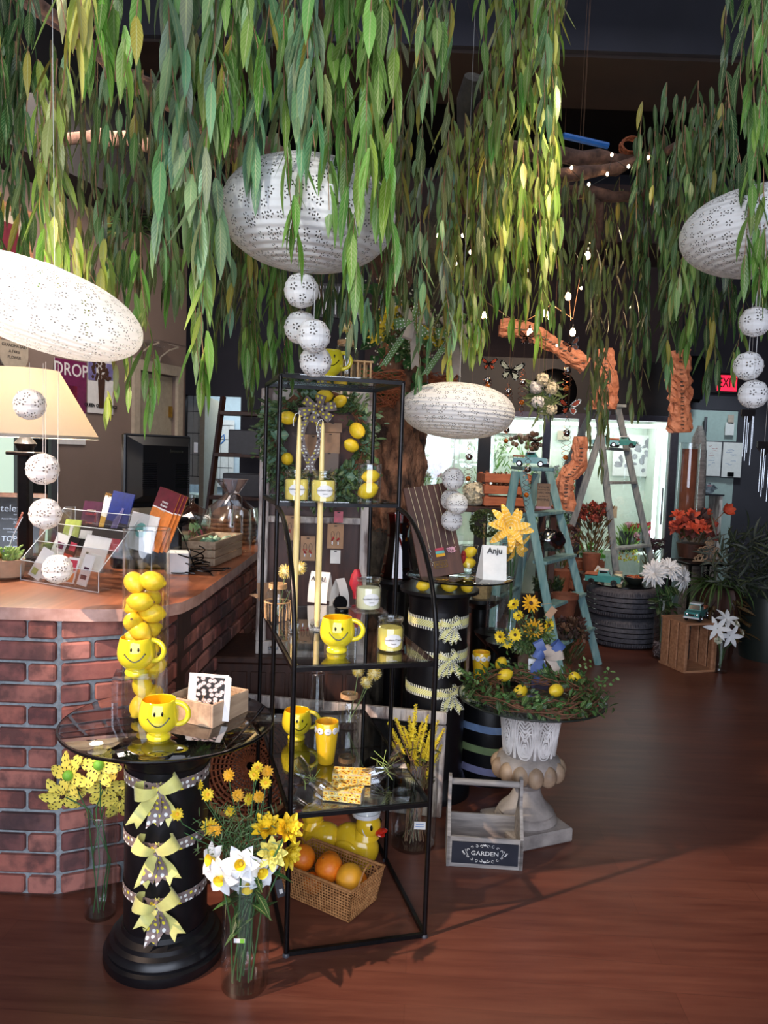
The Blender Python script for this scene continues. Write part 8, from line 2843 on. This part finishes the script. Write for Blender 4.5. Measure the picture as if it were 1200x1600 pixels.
data = [
 # label, u0,u1, vtop, vb0,vb1, y0,y1, n, tone, kwargs
 ('dark green willow strands in the top left corner', -10, 50, -200, 130, 215, 2.1, 2.3, 6, 'dark', {}),
 ('short bright willow leaves at the top edge, left of centre', 88, 128, -200, 60, 84, 1.5, 1.6, 3, 'lime', {}),
 ('short bright willow tips at the top edge with a heart shaped pair', 140, 210, -200, 60, 128, 1.6, 1.8, 5, 'bright', {}),
 ('long pale blue green willow strands left of the large lantern', 250, 345, -250, 330, 400, 1.85, 2.15, 9, 'blue', dict(L=.165, W=.033)),
 ('bright yellow green willow tips at the top beside the pale strands', 330, 385, -250, 120, 215, 1.75, 2.0, 5, 'bright', dict(L=.165, W=.033)),
 ('grey green willow strands over the left top of the large lantern', 385, 440, -250, 180, 290, 1.95, 2.2, 6, 'blue', dict(L=.15, W=.029)),
 ('thin willow tail hanging across the left of the large lantern', 436, 456, -250, 330, 395, 1.95, 2.0, 2, 'bright', dict(L=.14, dens=.055)),
 ('pale curling willow strands at the top above the large lantern', 460, 510, -250, 160, 235, 1.85, 2.0, 4, 'blue', dict(L=.165, W=.031)),
 ('bright green willow bundle above the right of the large lantern', 520, 610, -250, 250, 330, 1.9, 2.1, 8, 'bright', dict(L=.165, W=.033)),
 ('bright willow tail hanging across the right of the large lantern', 548, 600, -250, 400, 465, 1.98, 2.06, 3, 'bright', dict(L=.165, W=.031, dens=.055)),
 ('grey olive willow strands just right of the large lantern', 620, 690, -200, 260, 400, 2.4, 2.8, 6, 'olive', {}),
 ('willow strands at the top right of centre with a starry tip', 655, 715, -200, 100, 160, 2.0, 2.2, 4, 'mix', {}),
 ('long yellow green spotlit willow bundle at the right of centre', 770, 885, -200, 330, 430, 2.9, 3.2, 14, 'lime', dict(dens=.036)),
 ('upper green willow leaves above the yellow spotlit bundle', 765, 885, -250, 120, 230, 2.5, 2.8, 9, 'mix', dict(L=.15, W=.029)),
 ('dark green willow strands hanging from the top right corner', 1140, 1215, -100, 150, 300, 2.2, 2.5, 8, 'dark', {}),
 ('bright willow tips over the lantern at the right edge', 1170, 1215, -100, 340, 460, 2.15, 2.25, 3, 'bright', {}),
 ('mid green willow strands at the left edge under the corner', -10, 40, 50, 330, 420, 2.5, 2.9, 6, 'dark', {}),
 ('willow bundle above the lit lantern at the left', 40, 112, 90, 330, 412, 2.2, 2.5, 8, 'mix', {}),
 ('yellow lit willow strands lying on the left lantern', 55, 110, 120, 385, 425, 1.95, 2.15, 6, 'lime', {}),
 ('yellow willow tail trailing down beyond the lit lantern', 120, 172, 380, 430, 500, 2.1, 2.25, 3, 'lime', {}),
 ('far olive willow strands behind the left lantern', 95, 180, 130, 400, 470, 3.1, 3.5, 10, 'olive', {}),
 ('mid green willow strands between the left lantern and the wall', 150, 215, 100, 420, 505, 2.5, 2.8, 8, 'mix', {}),
 ('pale willow tail hanging lowest right of the lit lantern', 206, 224, 380, 600, 645, 2.2, 2.3, 2, 'bright', {}),
 ('yellow green willow tail behind the lit lantern tip', 176, 192, 420, 600, 650, 2.3, 2.4, 2, 'lime', dict(L=.10,W=.02)),
 ('willow strands left of the pale blue green bundle', 200, 262, 130, 380, 470, 2.5, 2.9, 7, 'olive', {}),
 ('willow strands over the dark wall edge at the left of centre', 250, 300, 250, 440, 480, 2.5, 2.8, 6, 'mix', {}),
 ('isolated long willow tail over the bright doorway', 302, 326, 300, 580, 616, 2.1, 2.2, 2, 'bright', dict(L=.155, W=.030)),
 ('grey willow tail ending above the dark wall', 325, 355, 250, 480, 532, 2.3, 2.5, 3, 'blue', {}),
 ('dense far willow curtain left of the large lantern', 345, 400, 180, 480, 560, 3.2, 3.6, 9, 'olive', {}),
 ('low willow curtain left of the paper balls', 378, 450, 350, 540, 600, 2.9, 3.2, 12, 'bright', {}),
 ('far olive willow reaching down toward the etagere corner', 372, 398, 350, 560, 635, 3.3, 3.5, 4, 'olive', dict(L=.09,W=.018)),
 ('far willow curtain directly behind the paper balls', 430, 520, 350, 480, 590, 3.3, 3.6, 10, 'olive', {}),
 ('far willow strands behind the large lantern to its right', 500, 580, 200, 420, 520, 3.0, 3.3, 9, 'dark', {}),
 ('willow strands above the jar on top of the etagere', 538, 580, 380, 470, 535, 2.5, 2.7, 4, 'blue', {}),
 ('willow strands hanging before the tree trunk', 590, 650, 180, 380, 500, 3.0, 3.3, 7, 'olive', {}),
 ('long grey green willow strands right of the trunk', 642, 712, 250, 480, 612, 3.0, 3.3, 9, 'blue', dict(L=.12)),
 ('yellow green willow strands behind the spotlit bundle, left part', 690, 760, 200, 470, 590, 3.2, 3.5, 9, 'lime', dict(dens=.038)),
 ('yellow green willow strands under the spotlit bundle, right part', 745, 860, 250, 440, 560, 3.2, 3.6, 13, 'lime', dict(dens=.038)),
 ('grey green willow strands left of the right hand branches', 755, 795, 100, 300, 430, 2.9, 3.2, 6, 'olive', {}),
 ('brownish far willow strands among the hanging bulbs', 866, 930, 290, 420, 520, 3.9, 4.2, 9, 'olive', {}),
 ('far willow bundle hanging over the ladder tops', 915, 1000, 300, 560, 690, 4.2, 4.6, 13, 'olive', {}),
 ('thin willow tail crossing the tall ladder', 938, 956, 600, 690, 745, 4.2, 4.3, 2, 'olive', dict(L=.10,W=.02)),
 ('far green willow bundle between the ladder and the copper sleeve', 990, 1060, 220, 480, 585, 3.9, 4.2, 13, 'dark', dict(L=.15, W=.029)),
 ('green willow bundle left of the right edge lantern', 1050, 1110, 190, 420, 600, 3.4, 3.8, 12, 'mix', dict(L=.15, W=.029)),
 ('dark green willow bundle below the right edge lantern', 1090, 1150, 150, 440, 605, 3.5, 3.9, 11, 'dark', dict(L=.15, W=.029)),
 ('willow strands behind the paper balls at the right edge', 1150, 1215, 300, 480, 590, 3.0, 3.3, 6, 'mix', {}),
 ('willow fringe along the drooping branch at the upper right', 1000, 1150, 150, 260, 420, 3.2, 3.5, 13, 'dark', dict(L=.12)),
]
for k, (lb, u0, u1, vt, vb0, vb1, y0, y1, n_, tone, kw) in enumerate(data):
 if y0 > 2.15 and tone != 'lime':
  n_ = max(2, round(n_ * .66))
 W_(lb, u0, u1, vt, vb0, vb1, y0, y1, n_, tone, 100 + k, **kw)
# broad ivy leaves high on the trunk, small green sprig
sprg = P(205, 350, 3.0)
b = MB()
random.seed(40)
for k in range(60):
 b.col = tuple(lin(random.choice([(60, 110, 60), (80, 130, 70), (46, 90, 50)])))
 a = U(-.4, 3.5)
 b.leaf(rv(.03), (math.cos(a), U(-.6, .4), math.sin(a) * .5 - .2), (0, 0, 1), U(.08, .13), .018, curl=.7, seg=4, shape=WSH)
tag(b.build('willow_sprig', 'leaf', loc=sprg), 'spreading dark green sprig among the willow at the left', 'willow')
# ================================================================ string lights
def bulb(parent, c, big=True, hang=Vector((0, 0, .03))):
 if big:
  MB().lathe([(.0001, -.034), (.012, -.030), (.019, -.016), (.018, -.002), (.010, .012), (.007, .018)], n=12, c=c, cap=False).build('bulb', 'bulb_glow', parent)
  MB().lathe([(.008, .016), (.0085, .036), (.004, .042)], n=10, c=c).build('socket', 'enamel_black', parent)
sl = empty('string_light', P(780, 470, 5.0), 0, 'string of glowing clear Edison bulbs hanging beneath the branches', 'string light')
so = sl.location
eb = [(798, 517), (828, 518), (861, 494), (852, 487), (895, 517), (821, 420), (888, 461), (918, 397), (924, 372), (757, 491)]
for (u, v) in eb:
 bulb(sl, P(u, v, 5.0 + .1 * ((u * 7) % 3)) - so)
wire = [P(*a) - so for a in ((700, 430, 5), (757, 470, 5.05), (798, 498, 5), (820, 502, 5.05), (845, 488, 5), (861, 475, 5), (895, 498, 5.1), (905, 440, 5.1), (918, 380, 5), (924, 350, 5), (930, 300, 4.6))]
MB().tube(wire, .003, 5).tube([P(821, 400, 5) - so, P(823, 500, 5) - so], .002, 4).tube([P(888, 440, 5) - so, P(892, 500, 5) - so], .002, 4).build('cable', 'stem_brown', sl)
for (u, v) in ((861, 494), (895, 500), (821, 430), (925, 380)):
 light('POINT', 'edison_bulb', P(u, v, 4.97), (0, 0, 0), 3.2, (1, .74, .46), .03)
fl_ = empty('fairy_lights', P(900, 260, 4.1), 0, 'tiny warm fairy lights wound along the tree branches', 'fairy lights')
fo = fl_.location
fp = [(1095, 208, 3.95), (1104, 232, 4), (1088, 247, 4), (1013, 246, 4.15), (982, 260, 4.12), (956, 242, 4.12), (949, 272, 4.12), (920, 288, 4.1), (893, 262, 4.05), (1052, 256, 4.1), (697, 305, 3.78), (723, 368, 3.78), (706, 393, 3.78), (684, 368, 3.78), (712, 412, 3.78), (655, 368, 3.8), (730, 340, 3.8), (735, 394, 3.8), (870, 540, 5), (985, 479, 4.6), (840, 505, 4.4), (908, 450, 4.5)]
for (u, v, y) in fp:
 MB().ell(P(u, v, y) - fo, (.007, .007, .010), 8, 6).build('bulb', 'fairy_glow', fl_)
srt = sorted(fp[:10])
MB().tube([P(u, v + 4, y) - fo for (u, v, y) in srt], .0018, 4).build('wire', 'bucket_dark', fl_)
# curled vine nest on branch
o = MB()
random.seed(2)
for k in range(14):
 o.tube([(.055 * math.cos(i * .5 + k) * U(.8, 1.1), .03 * math.sin(i * .5), .04 * math.sin(i * .5 + k)) for i in range(14)], .003, 4)
tag(o.build('twig_nest', 'wicker_red', loc=P(985, 228, 4.25)), 'small curled twig nest on the right hand branch', 'nest')
tag(MB().tube([P(880, 212, 4.3), P(950, 228, 4.35)], .018, 8).build('blue_tube', 'plastic_blue'), 'blue plastic tube lying on the right hand branch', 'tube')
# ================================================================ butterflies and crystal spirals
def butterfly(label, u, v, y, s_=1.0, roll=0.0, col='petal_poppy'):
 q = P(u, v, y)
 o = empty('butterfly', q, 0, label, 'butterfly', 'hanging monarch butterflies', rot=(0, R(roll), 0))
 for sx_ in (-1, 1):
  b = MB()
  up_ = [(0, .005), (.015, .025), (.045, .045), (.062, .042), (.055, .018), (.03, -.002)]
  lo_ = [(0, 0), (.032, -.006), (.042, -.022), (.03, -.042), (.012, -.036)]
  for wing in (up_, lo_):
   P3 = [Vector((x * sx_, -abs(x) * .35, z)) for x, z in wing]
   c_ = sum(P3, Vector()) / len(P3)
   b.add([p - Vector((0, .0007, 0)) for p in P3], [tuple(range(len(P3)))], 1)
   b.add([p + Vector((0, .0007, 0)) for p in P3], [tuple(reversed(range(len(P3))))], 1)
   inner = [c_ + (p - c_) * .68 - Vector((0, .0016, 0)) for p in P3]
   b.add(inner, [tuple(range(len(P3)))], 0)
   for p in P3[1:-1]:
    b.tube([Vector((0, -.002, 0)), p - Vector((0, .002, 0))], .0009, 3, 1)
   for p in P3[1:]:
    b.ell(c_ + (p - c_) * .86 - Vector((0, .0016, 0)), (.0022, .0008, .0022), 5, 3, 2)
  b.build('wing', [col, 'enamel_black', 'enamel_white'], o, smooth=False)
 MB().ell((0, -.003, 0), (.003, .003, .022), 8, 6).build('body', 'enamel_black', o)
 MB().tube([(0, 0, .02), (0, 0, (4.4 - q.z) / s_)], .0005, 3).build('thread', 'stem_brown', o)
 o.scale = (s_,) * 3
 return o
butterfly('small orange monarch butterfly left of the hanging bulbs', 764, 569, 4.6, .80)
butterfly('large pale orange monarch butterfly above the smaller lantern', 798, 580, 4.6, 1.25, 6, 'petal_cream')
butterfly('dark orange monarch butterfly below the middle bulb', 823, 528, 4.8, .95, 0, 'pine_red')
butterfly('monarch butterfly at the foot of the bulb row beside the copper arch', 893, 540, 4.9, .9, -20, 'pine_red')
butterfly('orange monarch butterfly on the crystal spiral right of the bouquet', 889, 636, 4.7, 1.1)
butterfly('small dark butterfly at the top of the cooler window', 836, 690, 6.5, 1.0, 0, 'flower_brown')
for k, (u, v0, v1, y, lb) in enumerate(((762, 588, 610, 4.6, 'short wire spiral below the small butterfly'), (795, 600, 640, 4.6, 'wire spiral below the large pale butterfly'), (818, 575, 650, 4.8, 'copper spiral with a crystal and amber bead above the lantern end'), (826, 705, 800, 4.75, 'long wire spiral with an amber bead over the small ladder'), (888, 560, 625, 4.7, 'spiral with two crystal balls right of the black panel'), (887, 650, 740, 4.7, 'lowest wire spiral ending in an amber bead over the cooler'), (734, 690, 770, 4.9, 'red beaded spiral in front of the dark cooler post'), (792, 660, 700, 5.2, 'thin wire spiral at the upper left of the cooler'))):
 q0, q1 = P(u, v0, y), P(u, v1, y)
 o = empty('crystal_spiral', q0, 0, lb, 'spinner', 'hanging wire spirals with beads')
 H_ = q0.z - q1.z
 b = MB()
 for s_ in (0, PI):
  N = int(H_ * 160) + 6
  b.tube([((.006 + .022 * math.sin(PI * i / N)) * math.cos(i * .55 + s_), (.006 + .022 * math.sin(PI * i / N)) * math.sin(i * .55 + s_), -H_ * i / N) for i in range(N + 1)], .0014, 4)
 b.build('wire_spiral', 'copper_wire', o)
 MB().ell((0, 0, -H_ * .3), .021, 14, 10).build('crystal_ball', 'chrome', o)
 MB().ell((0, 0, -H_ * .72), .016, 12, 8).build('amber_bead', 'amber_glass', o)
 MB().tube([(0, 0, 0), (0, 0, 4.4 - q0.z)], .0005, 3).build('thread', 'stem_brown', o)
# air vent on the far wall behind the trunk
q = P(532, 470, 7.97)
o = empty('air_vent', q, 0, 'grey slatted air vent on the far wall above the etagere', 'vent')
MB().box((0, .02, 0), (.5, .03, .34)).build('vent_frame', 'grey_plastic', o, smooth=False)
b = MB()
for k in range(14):
 b.box((-.21 + k * .0325, -.0, 0), (.012, .02, .28))
b.build('vent_slat', 'steel', o, smooth=False)
